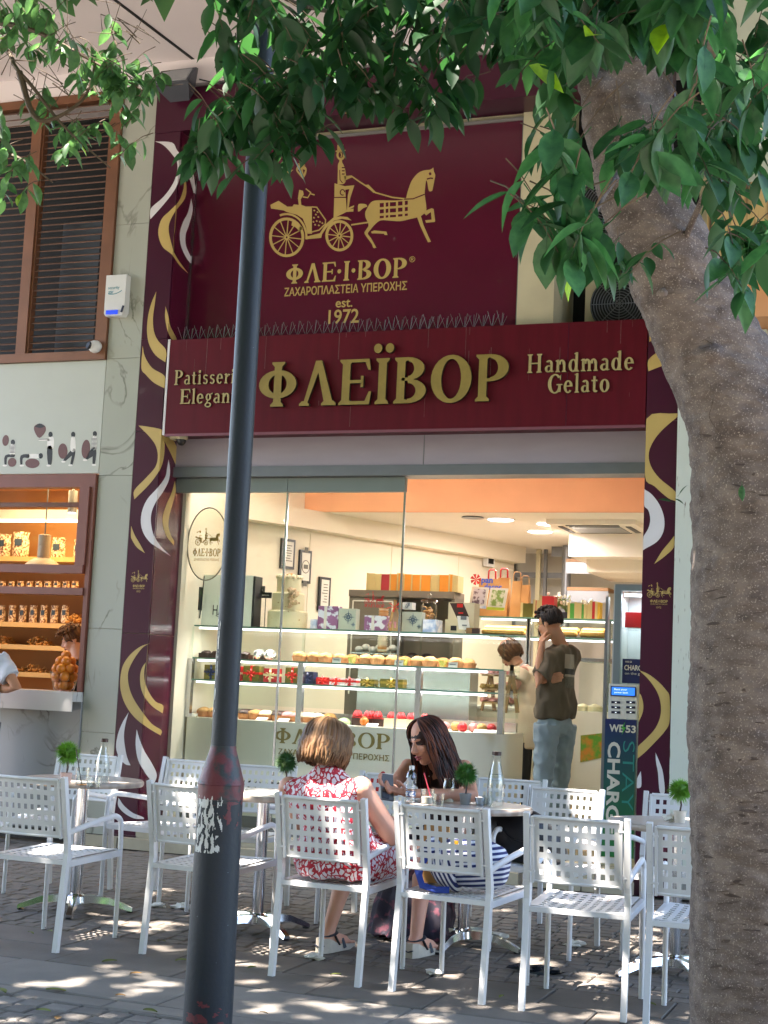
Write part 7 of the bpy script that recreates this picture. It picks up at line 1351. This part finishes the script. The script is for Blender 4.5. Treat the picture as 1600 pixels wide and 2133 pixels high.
for v0, v1, mm in ((1362, 1392, mat('print_sand', '9a8f7e', .8, var=.1)), (1392, 1404, mat('print_dark', '3a352e', .8)), (1404, 1409, MATS['print_sand']), (1409, 1432, mat('print_grey', '6a6250', .8, var=.5, sc=60))):
    decal(tee, [(1177, v0), (1196, v0+2), (1196, v1+2), (1176, v1)], 8, 8, mm, 'back_print', p3)
m_jean = mat('pale_denim', '9aa8ac', .85, sc=5, col2='7d8b90', bump=.35, bsc=12, thr=(.3, .7)); b = B(); hipz = Q(1155, 1500).z
for u, dy, fu in ((1134, -.09, 1131), (1168, .1, 1174)):
    h_ = Q(u+6, 1508, dy); k_ = Q(u-2, 1600, dy); k_.z = FZ+.52; f_ = V((Q(fu, 1700, dy).x, MY+dy, FZ+.09)); b.tube([h_, h_.lerp(k_, .4), k_, k_.lerp(f_, .5), f_], [.105, .092, .074, .072, .08], 18)
q = Q(1156, 1500, .01); b.ball(q+V((0, 0, -.03)), (.165, .13, .11), 16, 10, RZ(ang)); wrinkle(clean_mesh(b, 'jeans', m_jean, .009, 2, p3), .012, 11, (.8, .8, 1.1), 5)
b = B()
for u, dy in ((1135, -.05), (1172, .08)): x = Q(u, 1700, dy).x; b.ball((x-.06, MY+dy+.03, FZ+.035), (.13, .05, .04), 14, 8, RZ(-.5)); b.box(x-.1, x+.04, MY+dy-.03, MY+dy+.06, FZ+.001, FZ+.02)
clean_mesh(b, 'shoes', m_whitep, .01, 3, p3)
hair(p3, hd3+R3_@V((0, -.012, .03)), R3_, h_bk, (.080, .099, .084), 420, .058, faceang=1.25, curl=.012, width=.008, seed=8, flare=.0)
b = B()
for k in range(110): a = rp_.uniform(0, 6.28); r_ = rp_.uniform(0, .092); b.ball(hd3+R3_@V((r_*cos(a)*.9, r_*sin(a)+.015, .112+rp_.uniform(0, .03)-r_*r_*4.2)), rp_.uniform(.011, .017), 7, 5)
b.ball(hd3+R3_@V((0, .0, .075)), (.079, .098, .05), 16, 10, R3_); b.build('hair_top', h_bk[1], p3, smooth=180)
b = B(); [b.tube([T3(q*.05, .083, -.02), T3(q*.045, .085, -.06), T3(q*.03, .088, -.09), T3(0, .085, -.11)], [.004, .007, .007, .008], 6) for q in (-1, 1)]; b.build('beard', hairmat('stubble', '4a3326', '38261c'), p3, smooth=180)
b = B()
for q in (-1, 1): b.tube([T3(q*.032+.022*cos(a), .102, .0+.02*sin(a)) for a in np.linspace(0, 6.28, 13)], .0018, 5, False); b.tube([T3(q*.055, .1, .005), T3(q*.078, .02, .008), T3(q*.08, -.01, .0)], .002, 5)
b.tube([T3(-.01, .106, .004), T3(.01, .106, .004)], .0018, 5); b.build('glasses', m_brass, p3)
# ---------------------------------------------------------------- shop assistant bending behind the counter
AY = 1.75; A_ = lambda u, v, dy=0: W(u, v, y=AY+dy); p4 = thing('person', 'shop assistant with brown hair and white blouse bending behind the counter', 'person', (A_(1080, 1500).x, AY, FZ)); hd4 = A_(1062, 1357); R4 = RZ(radians(78))@MX.Rotation(-.75, 3, 'X')
b = B(); T4 = head(b, hd4, R4, .98); b.tube([A_(1080, 1385), hd4], [.055, .048], 12); arm(b, A_(1090, 1398, -.13), A_(1072, 1432, -.2), A_(1048, 1425, -.2)); hand(b, A_(1048, 1425, -.2), V((-1, 0, -.2)), V((0, 0, -1)), .5, 1); arm(b, A_(1095, 1395, .14), A_(1075, 1430, .2), A_(1045, 1432, .15)); hand(b, A_(1045, 1432, .15), V((-1, 0, -.2)), V((0, 0, -1)), .5, -1); clean_mesh(b, 'body', m_sk1, .0075, 3, p4); face(T4, p4, .98)
b = B(); torso(b, [(A_(1110, 1560), .17, .14, 1.3), (A_(1110, 1500), .17, .14, 1.3), (A_(1105, 1440), .175, .13, 1.3), (A_(1096, 1405), .18, .12, 1.3), (A_(1088, 1388), .11, .09, 1.3)]); b.tube([A_(1090, 1398, -.13), A_(1080, 1420, -.18)], [.075, .07], 12); b.tube([A_(1095, 1396, .14), A_(1083, 1420, .18)], [.075, .07], 12); clean_mesh(b, 'blouse', mat('cream_blouse', 'd8cdb2', .8, var=.06, bump=.2, bsc=18), .012, 5, p4); wrinkle(p4.children[-1], .015, 10)
b = B(); [b.tube([(A_(1110, 1560).x+dx, AY+dx, FZ+.8), (A_(1110, 1560).x+dx, AY+dx, FZ+.05)], [.1, .07], 12) for dx in (-.08, .08)]; b.build('trousers', m_black, p4, smooth=60)
hair(p4, hd4, R4, h_br, (.086, .104, .094), 380, .085, faceang=1.0, width=.009, seed=9, curl=.02)
# ---------------------------------------------------------------- young man in the nut shop
NYp = .52; N_ = lambda u, v, dy=0: W(u, v, y=NYp+dy); p5 = thing('person', 'young man with curly brown hair and black T-shirt looking down in the nut shop', 'person', (N_(165, 1440).x, NYp, .3)); hd5 = N_(153, 1330); R5 = RZ(radians(118))@MX.Rotation(-.42, 3, 'X')
b = B(); T5 = head(b, hd5, R5, 1.0); b.tube([N_(165, 1376), hd5], [.06, .052], 12); arm(b, N_(150, 1400, -.16), N_(135, 1450, -.2), N_(128, 1428, -.3)); clean_mesh(b, 'body', m_sk1, .007, 3, p5); face(T5, p5, 1.0)
b = B(); torso(b, [(N_(172, 1560), .19, .13, .4), (N_(170, 1440), .2, .13, .4), (N_(168, 1398), .2, .12, .4), (N_(166, 1378), .1, .08, .4)]); b.tube([N_(150, 1398, -.14), N_(141, 1430, -.18)], [.08, .07], 12); clean_mesh(b, 't_shirt', mat('black_tee', '141416', .85, var=.2), .013, 4, p5)
hair(p5, hd5+V((0, 0, .02)), R5, h_br, (.085, .102, .09), 160, .03, faceang=.8, width=.012, seed=10)
b = B()
for k in range(110): a = rp_.uniform(0, 6.28); r_ = sqrt(rp_.random())*.1; q = hd5+R5@V((r_*cos(a), r_*sin(a)+.02, .125-r_*r_*5.5+rp_.uniform(-.01, .015))); b.tube([q+V((.018*cos(t), .018*sin(t), .012*sin(t*1.3))) for t in np.linspace(0, 4.5, 7)], [.004, .008, .009, .009, .009, .007, .004], 5)
b.build('curls', h_br[1], p5, smooth=180)
# ---------------------------------------------------------------- customer at the left picture edge
LY = -.45; p6 = thing('person', 'person in white T-shirt leaning on the marble counter at the left picture edge', 'person', (W(-50, 1500, y=LY).x, LY, 0)); L_ = lambda u, v, dy=0: W(u, v, y=LY+dy)
b = B(); T6 = head(b, L_(-45, 1290), RZ(-.2), 1.0); b.tube([L_(-45, 1350), L_(-45, 1300)], [.06, .055], 12); arm(b, L_(2, 1375), L_(34, 1432, -.02), L_(-20, 1436, .12), (.052, .045, .04, .028)); hand(b, L_(-20, 1436, .12), V((-1, .1, -.1)), V((0, 0, -1)), .4, 1); arm(b, L_(-90, 1375), L_(-110, 1440), L_(-75, 1440, .15)); hand(b, L_(-75, 1440, .15), V((.6, .6, 0)), V((0, 0, -1)), .4, -1); clean_mesh(b, 'body', m_sk3, .008, 3, p6); face(T6, p6)
b = B(); torso(b, [(L_(-48, 1560), .18, .13, 0), (L_(-46, 1460), .185, .13, 0), (L_(-45, 1385), .2, .12, 0), (L_(-45, 1362), .11, .085, 0)]); b.tube([L_(-4, 1372), L_(22, 1412)], [.085, .085], 14); b.tube([L_(-86, 1372), L_(-104, 1412)], [.085, .085], 14); clean_mesh(b, 't_shirt', mat('white_tee', 'c9cbd2', .85, var=.05, bump=.2, bsc=14), .012, 5, p6); wrinkle(p6.children[-1], .015, 10)
b = B(); [b.tube([(L_(-48, 1500).x+dx, LY, .95), (L_(-48, 1500).x+dx, LY, .06)], [.11, .07], 12) for dx in (-.1, .1)]; b.build('trousers', m_navy, p6, smooth=60)
hair(p6, L_(-45, 1285), RZ(-.2), h_bk, (.088, .105, .10), 120, .04, faceang=.9, width=.012, seed=12)
# ================================================================ trees
rt = random.Random(11)
def leaf_mat(name, col, col2, trans=.45):
    m = mat(name, col, .45, sc=5, col2=col2, rnd=.3, spec=.4); n = m.node_tree.nodes; l = m.node_tree.links; b = n['Principled BSDF']; o = n['Material Output']
    c = b.inputs['Base Color'].links[0].from_socket; t = n.new('ShaderNodeBsdfTranslucent'); hs = n.new('ShaderNodeHueSaturation'); hs.inputs['Hue'].default_value = .47; hs.inputs['Value'].default_value = 2.3; hs.inputs['Saturation'].default_value = 1.1
    l.new(c, hs.inputs['Color']); l.new(hs.outputs[0], t.inputs[0]); mx = n.new('ShaderNodeMixShader'); mx.inputs[0].default_value = trans; l.new(b.outputs[0], mx.inputs[1]); l.new(t.outputs[0], mx.inputs[2]); l.new(mx.outputs[0], o.inputs[0]); return m
m_leaf = leaf_mat('ficus_leaf', '315a35', '21442b'); m_leaf2 = leaf_mat('ficus_leaf_far', '446c3e', '315635'); m_young = leaf_mat('young_leaf', '6f9a2c', '557f28', .5)
m_bark = mat('bark', '6c6058', .85, sc=16, col2='473c37', thr=(.32, .66), bump=.7, bsc=38, stretch=(1, 1, 1.5), detail=8)
_n = m_bark.node_tree.nodes; _l = m_bark.node_tree.links; _b = _n['Principled BSDF']; _old = _b.inputs['Base Color'].links[0].from_socket
_tc = _n.new('ShaderNodeTexCoord'); _mp = _n.new('ShaderNodeMapping'); _mp.inputs['Scale'].default_value = (9, 9, 42); _nz = _n.new('ShaderNodeTexNoise'); _nz.inputs['Scale'].default_value = 1.5; _nz.inputs['Detail'].default_value = 7; _nz.inputs['Distortion'].default_value = .8
_l.new(_tc.outputs['Object'], _mp.inputs[0]); _l.new(_mp.outputs[0], _nz.inputs[0]); _rp = _n.new('ShaderNodeValToRGB'); _rp.color_ramp.elements[0].position = .60; _rp.color_ramp.elements[1].position = .72; _l.new(_nz.outputs[0], _rp.inputs[0])
_sp = _n.new('ShaderNodeTexNoise'); _sp.inputs['Scale'].default_value = 210; _l.new(_tc.outputs['Object'], _sp.inputs[0]); _r2 = _n.new('ShaderNodeValToRGB'); _r2.color_ramp.elements[0].position = .58; _r2.color_ramp.elements[1].position = .74; _l.new(_sp.outputs[0], _r2.inputs[0])
_m1 = _n.new('ShaderNodeMixRGB'); _l.new(_rp.outputs[0], _m1.inputs[0]); _l.new(_old, _m1.inputs[1]); _m1.inputs[2].default_value = (*hexc('50453f'), 1)
_m2 = _n.new('ShaderNodeMixRGB'); _l.new(_r2.outputs[0], _m2.inputs[0]); _l.new(_m1.outputs[0], _m2.inputs[1]); _m2.inputs[2].default_value = (*hexc('968a80'), 1); _l.new(_m2.outputs[0], _b.inputs['Base Color'])
def leaf_geo(L, w, curl=.12, fold=.25, n=6):
    """one leaf along +x: two halves folded on the midrib, drooping, pointed tip"""
    vs = []; fs = []
    for k in range(n+1):
        s = k/n; hw_ = w*(sin(pi*s**.93)**.8)*(1 if s < .8 else .82 if s < .95 else .5); z = -curl*L*s*s
        vs += [(s*L, -hw_, z+fold*hw_), (s*L, 0, z), (s*L, hw_, z+fold*hw_)]
    for k in range(n): a = k*3; fs += [(a, a+3, a+4, a+1), (a+1, a+4, a+5, a+2)]
    return vs, fs
LEAVES = []
for i in range(5):
    vs, fs = leaf_geo(1, rt.uniform(.19, .26), rt.uniform(-.05, .3), rt.uniform(.05, .5)); b = B().add(vs, fs); b.tube([(-.22, 0, .03), (0, 0, .002), (.5, 0, -.03)], [.012, .010, .004], 4, False); LEAVES.append((b.mesh('leaf', m_leaf, 60), vs, fs))
YL = [B().add(v, f).mesh('young_leaf', m_young, 60) for _, v, f in LEAVES[:2]]
FL2 = [(lambda b: b.mesh('leaf', m_leaf2, 60))(B().add(v, f)) for _, v, f in LEAVES]
def leaf_frame(pos, dirv, roll, L):
    d = dirv.normalized(); up = V((0, 0, 1)); s = up.cross(d)
    if s.length < .05: s = V((1, 0, 0))
    s.normalize(); u = d.cross(s); s2 = s*cos(roll)+u*sin(roll); u2 = d.cross(s2)
    return MX(((d.x*L, s2.x*L, u2.x*L, pos.x), (d.y*L, s2.y*L, u2.y*L, pos.y), (d.z*L, s2.z*L, u2.z*L, pos.z), (0, 0, 0, 1)))
def in_poly(x, y, P):
    c = False; j = len(P)-1
    for i in range(len(P)):
        if (P[i][1] > y) != (P[j][1] > y) and x < (P[j][0]-P[i][0])*(y-P[i][1])/(P[j][1]-P[i][1])+P[i][0]: c = not c
        j = i
    return c
def sprays(tree, polys, mset, twm, max_parts=300):
    """leafy sprays filling image regions at their own depths; twigs joined per tree, the largest leaves single"""
    allL = []; tw = B()
    for P, n, d0, d1, L0, L1, ex in polys:
        xs = [p[0] for p in P]; ys = [p[1] for p in P]; k = 0
        while k < n:
            x, y = rt.uniform(min(xs), max(xs)), rt.uniform(min(ys), max(ys))
            if not in_poly(x, y, P): continue
            k += 1
            if ex and ex(x, y): continue
            d = rt.uniform(d0, d1); tip = W(x, y, d=d); az = rt.uniform(0, 2*pi); ln = rt.uniform(.07, .16)
            root = tip+V((cos(az)*ln*.7, sin(az)*ln*.7, ln*.75)); tw.tube([root+V((cos(az)*.04, sin(az)*.04, .02)), root, root.lerp(tip, .5)+V((0, 0, .01)), tip], [.0018, .0017, .0015, .001], 4, False)
            m = rt.randint(4, 7)
            for q in range(m):
                s = (q+.5)/m; p = root.lerp(tip, s); a2 = az+q*2.4+rt.uniform(-.5, .5); dr = V((cos(a2), sin(a2), 0))*rt.uniform(.4, 1.15)+V((0, 0, -rt.uniform(.1, 1.05)))+(tip-root).normalized()*.3
                L = rt.uniform(L0, L1)*(1 if s < .8 else .75); u, v, dd = px_of(p+dr.normalized()*L*.5)
                if ex and ex(u, v): continue
                allL.append((L/dd if -30 < u < 1630 and v > -30 else 0, leaf_frame(p, dr, rt.uniform(-.6, .6), L), rt.randrange(5), rt.random() < .05 and s > .7))
    allL.sort(key=lambda t: -t[0])
    for i, (sz, M, kx, yg) in enumerate(allL[:max_parts]):
        o = bpy.data.objects.new('leaf', YL[kx % 2] if yg else mset[kx]); COL.objects.link(o); o.parent = tree; o.matrix_parent_inverse = MX.Translation(-V(tree.location)); o.matrix_basis = M
    b = B()
    for sz, M, kx, yg in allL[max_parts:]:
        _, vs, fs = LEAVES[kx]; b.add([M@V(p) for p in vs], fs)
    if b.v: b.build('leaf_mass', mset[0].materials[0], tree, kind='stuff', smooth=60)
    tw.build('twigs', twm, tree, kind='stuff'); return len(allL)
m_twig = mat('twig', '5a4a38', .8, var=.3, sc=30)
# --- the near tree on the right
D0 = 4.2
tr = thing('street_tree', 'leaning ficus tree with thick grey trunk at the right', 'tree', W(1592, 2133, d=D0)*1)
tr.location.z = 0
CL = [(1598, 2620, 168), (1596, 2400, 160), (1594, 2200, 158), (1592, 1900, 156), (1590, 1500, 153), (1592, 1200, 150), (1590, 1060, 146), (1574, 960, 132), (1545, 860, 120), (1505, 760, 110), (1455, 660, 102), (1412, 580, 96), (1366, 480, 93), (1336, 400, 92), (1312, 300, 91), (1304, 200, 93), (1304, 110, 96), (1325, 20, 92), (1350, -150, 85), (1385, -400, 78)]
pts = [V((*W(u, v, d=D0), r*D0/F_PX)) for u, v, r in CL]
pts = smoothpoly([V((p[0], p[1], p[2], p[3])) for p in pts], 6, 0, closed=False)
b = B(); b.tube([p[:3] for p in pts], [p[3] for p in pts], 40, up=(0, 1, 0))
for i, v in enumerate(b.v):
    p = V(v); c = V(pts[min(i//40, len(pts)-1)][:3]); n_ = (p-c).normalized(); b.v[i] = tuple(p+n_*(.016*mn.noise(p*4)+.008*mn.noise(p*11)+.004*mn.noise(p*30)))
fk = [W(1640, 960, d=D0+.05), W(1690, 800, d=D0+.1), W(1770, 640, d=D0+.2), W(1850, 380, d=D0+.4), W(2000, 0, d=D0+.8)]; o_ = len(b.v); b.tube(smoothpoly(fk, 5, 0, closed=False), [.13]*6+[.11]*15, 28)
for u, v, r in ((1478, 735, .035), (1500, 820, .03), (1380, 610, .02), (1240, 175, .05), (1545, 1770, .03), (1560, 1850, .03)):   # knots
    q = W(u, v, d=D0-.14 if v > 600 else D0-.1); b.ball(q, (r, r*.5, r*.7), 10, 6)
wrinkle(clean_mesh(b, 'trunk', m_bark, .009, 2, tr), .005, 14, (1, 1, 2.6), 2)
trunk = [o for o in tr.children if o.name.startswith('trunk')][0]; bvt = BVHTree.FromPolygons([v.co.copy() for v in trunk.data.vertices], [tuple(p.vertices) for p in trunk.data.polygons])
def on_bark(u, v, off=.001):
    h = bvt.ray_cast(CAM, (W(u, v, d=1)-CAM).normalized()); return h[0]+h[1]*off if h[0] is not None and h[1].dot((CAM-h[0]).normalized()) > .15 else None
b = B()
for k in range(80):                                  # horizontal scars and lenticels
    v = rt.triangular(780, 2133, 1900); u = rt.uniform(1445, 1600); w_ = rt.uniform(3, 22); h_ = rt.uniform(.8, 4); t_ = rt.uniform(-.25, .25)
    pl = [on_bark(u+w_*cos(a)*rt.uniform(.6, 1.1), v+h_*sin(a)*rt.uniform(.5, 1.3)+w_*cos(a)*t_) for a in np.linspace(0, 6.28, 11)[:-1]]
    if all(p is not None for p in pl): b.add(pl, [tuple(range(10))])
for path in ([(1490, 800), (1484, 840), (1478, 868), (1490, 890), (1502, 905), (1500, 925)], [(1458, 712), (1470, 708), (1484, 716), (1496, 712)], [(1462, 726), (1478, 722), (1492, 732)], [(1466, 738), (1480, 736), (1488, 742)], [(1530, 1030), (1560, 1024), (1590, 1031)], [(1230, 160), (1255, 175), (1262, 215), (1250, 235)], [(1275, 165), (1280, 200), (1270, 225)]):
    pp_ = [on_bark(u, v, .0) for u, v in path]
    if all(p is not None for p in pp_): b.tube(smoothpoly(pp_, 4, 0, closed=False), [.0006+.0016*abs(mn.noise(V((q*.7, len(path), 2)))) for q in range((len(path)-1)*4+1)], 6)
b.build('bark_scars', mat('bark_scar', '4c4039', .95, var=.4, sc=60, bump=.4, bsc=120), tr, kind='stuff')
top = W(1385, -400, d=D0)
limbs = [[top, top+V((-.8, -.5, 1.2)), top+V((-2.2, -1.2, 2.4)), top+V((-3.8, -1.6, 3.4))], [top, top+V((-.3, -1, 1.4)), top+V((-1.4, -2.6, 2.8))], [top, top+V((.1, .4, 1.3)), top+V((-1.2, 1.2, 2.6))], [top+V((-.8, -.5, 1.2)), top+V((-2.6, .3, 2.0)), top+V((-4.4, .6, 2.9))], [W(1306, 60, d=D0), W(1050, 90, d=4.2), W(800, 40, d=4.25), W(600, 0, d=4.4), W(450, -120, d=4.6)], [W(1312, 330, d=D0), W(1250, 420, d=3.6), W(1230, 500, d=3.3)], [W(1400, 560, d=D0), W(1480, 380, d=3.9), W(1560, 250, d=3.6)]]
for k, lm in enumerate(limbs): B().tube(smoothpoly(lm, 5, 0, closed=False), list(np.linspace(.07 if k < 4 else .011, .02 if k < 4 else .004, (len(lm)-1)*5+1)), 8).build('limb', m_bark, tr, smooth=60)
def notrunk(u, v):
    return v > 140 and np.interp(v, [110, 300, 400, 500, 600, 700, 800], [1205, 1215, 1225, 1265, 1300, 1345, 1400])-15 < u < np.interp(v, [110, 300, 400, 500, 600, 700, 800], [1400, 1400, 1415, 1455, 1520, 1590, 1640])+10 and not (290 < v < 400 and 1280 < u < 1430)
MID = [([(470, -40), (1120, -60), (1110, 110), (900, 150), (760, 190), (580, 230), (470, 230), (440, 130)], 62, 3.9, 4.6, .085, .115, None),
       ([(560, 0), (900, 0), (960, 110), (1000, 130), (880, 210), (600, 230)], 20, 3.9, 4.4, .085, .115, None),
       ([(390, 290), (470, 240), (590, 200), (620, 330), (530, 400), (470, 410), (430, 340), (370, 350)], 30, 4.0, 4.4, .085, .11, None),
       ([(540, 200), (680, 180), (690, 300), (620, 330)], 16, 4.0, 4.4, .085, .11, None), ([(830, 170), (930, 150), (960, 210), (860, 270)], 12, 4.0, 4.3, .09, .11, None), ([(690, 170), (830, 160), (800, 230), (720, 220)], 10, 4.0, 4.4, .08, .11, None),
       ([(940, -20), (1130, -20), (1110, 140), (1010, 110)], 22, 3.7, 4.2, .09, .12, None),
       ([(1090, -40), (1470, -40), (1460, 60), (1400, 110), (1250, 100), (1130, 120), (1080, 90)], 40, 2.9, 3.5, .10, .125, notrunk),
       ([(1080, 150), (1190, 120), (1200, 330), (1130, 330), (1100, 250)], 10, 3.2, 3.9, .09, .115, notrunk),
       ([(1120, 340), (1300, 320), (1330, 480), (1250, 560), (1170, 580), (1110, 440)], 24, 2.8, 3.3, .105, .13, notrunk),
       ([(1290, 300), (1430, 290), (1420, 370), (1310, 380)], 8, 2.9, 3.2, .095, .115, None),
       ([(1440, -40), (1640, -40), (1640, 440), (1470, 420), (1420, 200)], 44, 2.9, 4.2, .09, .12, notrunk),
       ([(1490, 490), (1620, 470), (1620, 660), (1540, 620)], 8, 3.0, 3.6, .09, .11, None),
       ([(1230, 540), (1320, 560), (1310, 620), (1250, 610)], 4, 3.4, 3.9, .06, .09, None)]
sprays(tr, MID, [m for m, _, _ in LEAVES], m_twig)
for (u, v, L, dx) in ((1400, 1046, .04, -1), (1424, 1050, .03, -.4), (1415, 1030, .035, .2), (1546, 1010, .045, 0)):
    q = W(u, v, d=D0-.2 if u > 1500 else D0-.05); o = link('leaf', LEAVES[1][0], tr, world=False); o.matrix_parent_inverse = MX.Translation(-V(tr.location)); o.matrix_basis = leaf_frame(q, V((dx, 0, .3 if u < 1500 else -1)), .3, L)
# high crown over the terrace: small leaves in clumps with gaps
def crown(tree, n, box, z0, z1, size, seed, m, thr=-.22, name='crown', holes=()):
    r_ = np.random.default_rng(seed); out = []; (x0, x1), (y0, y1) = box
    c = np.column_stack([r_.uniform(x0, x1, n), r_.uniform(y0, y1, n), r_.uniform(z0, z1, n)])
    keep = np.array([mn.noise(V((p[0]*.9, p[1]*.9, 5.2)))+.5*mn.noise(V((p[0]*2.6, p[1]*2.6, p[2]*.4))) > thr for p in c]); c = c[keep]; n = len(c)
    a = r_.uniform(0, 2*pi, n); el = r_.uniform(-.9, .3, n); d = np.column_stack([np.cos(a)*np.cos(el), np.sin(a)*np.cos(el), np.sin(el)]); s = np.column_stack([-np.sin(a), np.cos(a), r_.uniform(-.5, .5, n)]); L = r_.uniform(.75, 1.25, n)[:, None]*size
    sd_ = np.array(SUN_DIR); ok = np.ones(n, bool); mid = c+d*L*.47
    for hp, hr in holes:
        q = mid-np.array(hp); q = q-np.outer(q@sd_, sd_); ok &= (q*q).sum(1) > (hr+L[:, 0]*.34)**2
    c, d, s, L = c[ok], d[ok], s[ok], L[ok]; n = len(c)
    v = np.stack([c, c+d*L*.45+s*L*.26, c+d*L, c+d*L*.45-s*L*.26], 1).reshape(-1, 3)
    me = bpy.data.meshes.new(name); me.from_pydata(v.tolist(), [], np.arange(4*n).reshape(-1, 4).tolist()); me.materials.append(m); me.update()
    return link(name, me, tree, kind='stuff')
HOLES = []                                          # gaps cut into the unseen crown so sun spots fall at chosen places
def gap(u, v, r=.05, n=1, su=0, sv=0, **kw):
    for k in range(n): HOLES.append((W(u+rt.uniform(-su, su), v+rt.uniform(-sv, sv), **(kw or dict(z=0))), r*rt.uniform(.35, .75)))
for u, v in ((245, 2024), (292, 2032), (335, 2052), (262, 2056), (172, 2036), (62, 2052), (120, 2048), (505, 2086), (560, 2062), (592, 2074), (640, 2088), (690, 2098), (640, 2050), (700, 2050), (830, 2048), (872, 2060), (902, 2066), (985, 2090), (1022, 2100), (970, 2084), (1230, 2030), (1190, 2044), (1246, 2056), (1330, 1966), (1282, 1976), (1250, 2120), (320, 1925), (345, 1934), (382, 1904), (352, 1982), (232, 1920), (92, 1876), (540, 1988), (600, 1935), (620, 1942), (1130, 2090), (440, 2120), (590, 2118), (770, 2110)): gap(u, v, .028)
gap(30, 2105, .07, 9, 50, 14); gap(650, 1938, .05, 5, 60, 14); gap(990, 2092, .05, 3, 40, 10); gap(150, 2100, .05, 6, 120, 20); gap(1330, 1970, .05, 6, 60, 20); gap(800, 2000, .022, 60, 800, 125); gap(560, 2090, .035, 10, 560, 45)
gap(350, 1612, .06, 4, 25, 25, y=-2.12); gap(1205, 1650, .05, 5, 30, 25, y=-2.36); gap(1190, 1905, .06, 6, 60, 14, z=.45); gap(130, 1770, .05, 4, 50, 10, z=.45); gap(665, 1625, .02, 2, 8, 14, y=-4.08); gap(775, 1652, .05, 4, 18, 30, y=-4.0); gap(200, 1638, .06, 5, 50, 6, z=.76); gap(530, 1650, .06, 4, 30, 6, z=.76); gap(1000, 1690, .05, 3, 40, 8, z=.76); gap(132, 1588, .05, 3, 12, 12, y=-3.3); gap(1416, 1655, .05, 3, 8, 12, y=-2.75); gap(250, 1705, .04, 3, 30, 10, z=.45); gap(480, 1790, .05, 3, 60, 8, z=.45)
for u, v, dd in ((600, 20, 4.2), (645, 130, 4.2), (430, 60, 4.3), (900, 150, 4.1), (985, 100, 4), (1130, 210, 3.4), (1560, 290, 3.5), (30, 430, 5.9), (700, 210, 4.2), (530, 60, 4.2), (760, 60, 4.2), (150, 130, 5.9), (280, 190, 5.9), (1500, 60, 3.3), (480, 250, 4.2), (860, 240, 4.1)): gap(u, v, .06, 4, 30, 30, d=dd)
crown(tr, 76000, ((-10.5, 1.5), (-11.5, -2.9)), 5.7, 8.2, .25, 4, m_leaf2, -9, holes=HOLES)
# --- tree at the left, only a branch of it in the picture
tl = thing('left_tree', 'leafy branch of a second tree hanging in at the upper left', 'tree', (-4.9, -7.2, 0)); q0 = V((-4.9, -7.2, 0))
B().tube(smoothpoly([q0, q0+V((0, .05, 2)), q0+V((.1, .1, 4)), q0+V((.2, .1, 6.5))], 5, 0, closed=False), list(np.linspace(.17, .09, 16)), 16).build('trunk', m_bark, tl, smooth=60)
for br in ([q0+V((.1, .1, 4.1)), W(-80, 60, d=6.3), W(40, 150, d=6), W(130, 260, d=5.9), W(230, 350, d=5.9)], [W(-60, 40, d=6.2), W(60, 60, d=6), W(180, 120, d=5.9), W(300, 190, d=5.9)], [W(40, 150, d=6), W(80, 250, d=5.9), W(170, 210, d=5.9), W(200, 130, d=5.9)], [W(-60, 300, d=6), W(40, 330, d=5.9), W(110, 380, d=5.9)]):
    B().tube(smoothpoly(br, 5, 0, closed=False), list(np.linspace(.014, .003, (len(br)-1)*5+1)), 6).build('branch', m_twig, tl)
b = B()
for k in range(40):
    u, v = rt.uniform(-20, 300), rt.uniform(60, 260); p = W(u, v, d=rt.uniform(5.7, 6.1)); b.tube([p, p+V((rt.uniform(-.1, .1), 0, rt.uniform(-.06, .12))), p+V((rt.uniform(-.2, .2), 0, rt.uniform(-.05, .2)))], [.003, .002, .001], 4, False)
b.build('bare_twigs', m_twig, tl, kind='stuff')
LP = [([(-40, -20), (90, -10), (120, 60), (-40, 60)], 5, 5.7, 6.2, .07, .095, None), ([(-40, 20), (60, 10), (130, 60), (110, 130), (-30, 110)], 12, 5.7, 6.2, .075, .1, None), ([(90, 110), (200, 80), (330, 140), (310, 200), (200, 190), (110, 190)], 17, 5.7, 6.1, .075, .1, None), ([(180, 160), (300, 160), (290, 340), (230, 330), (210, 240)], 11, 5.7, 6.1, .075, .1, None), ([(40, 230), (100, 210), (140, 300), (120, 380), (50, 340)], 7, 5.7, 6.1, .07, .095, None), ([(-40, 290), (40, 290), (50, 420), (-40, 430)], 9, 5.7, 6.1, .07, .095, None), ([(150, 270), (215, 280), (200, 360), (160, 340)], 4, 5.7, 6.1, .07, .09, None)]
sprays(tl, LP, FL2, m_twig)
crown(tl, 9000, ((-9, -3), (-13, -7.5)), 4.8, 8.5, .17, 8, m_leaf2, -.25)
# ================================================================ across the street (seen only in reflections)
op = thing('opposite_building', 'beige apartment building across the street, seen only in reflections', 'building', (0, -22, 0)); B().box(-30, 30, -24, -22, 0, 13).build('wall', mat('beige_stucco', '8f8474', .8, var=.15, sc=.6), op)
for i in range(12):
    for j in range(4): B().box(-27+i*4.6, -25+i*4.6, -22.02, -21.98, 1+j*3.1, 3+j*3.1).build('window', m_dark, op)
for k, x in enumerate((-14, -5, 6)):
    t = thing('far_tree', 'street tree on the far kerb, %s one, seen only in reflections' % ('left', 'middle', 'right')[k], 'tree', (x, -17, 0)); B().tube([(x, -17, 0), (x, -17, 4)], [.2, .15], 10).build('trunk', m_bark, t); crown(t, 5000, ((x-3.4, x+3.4), (-19, -15)), 3, 8.5, .4, 20+k, m_leaf2, -.1)
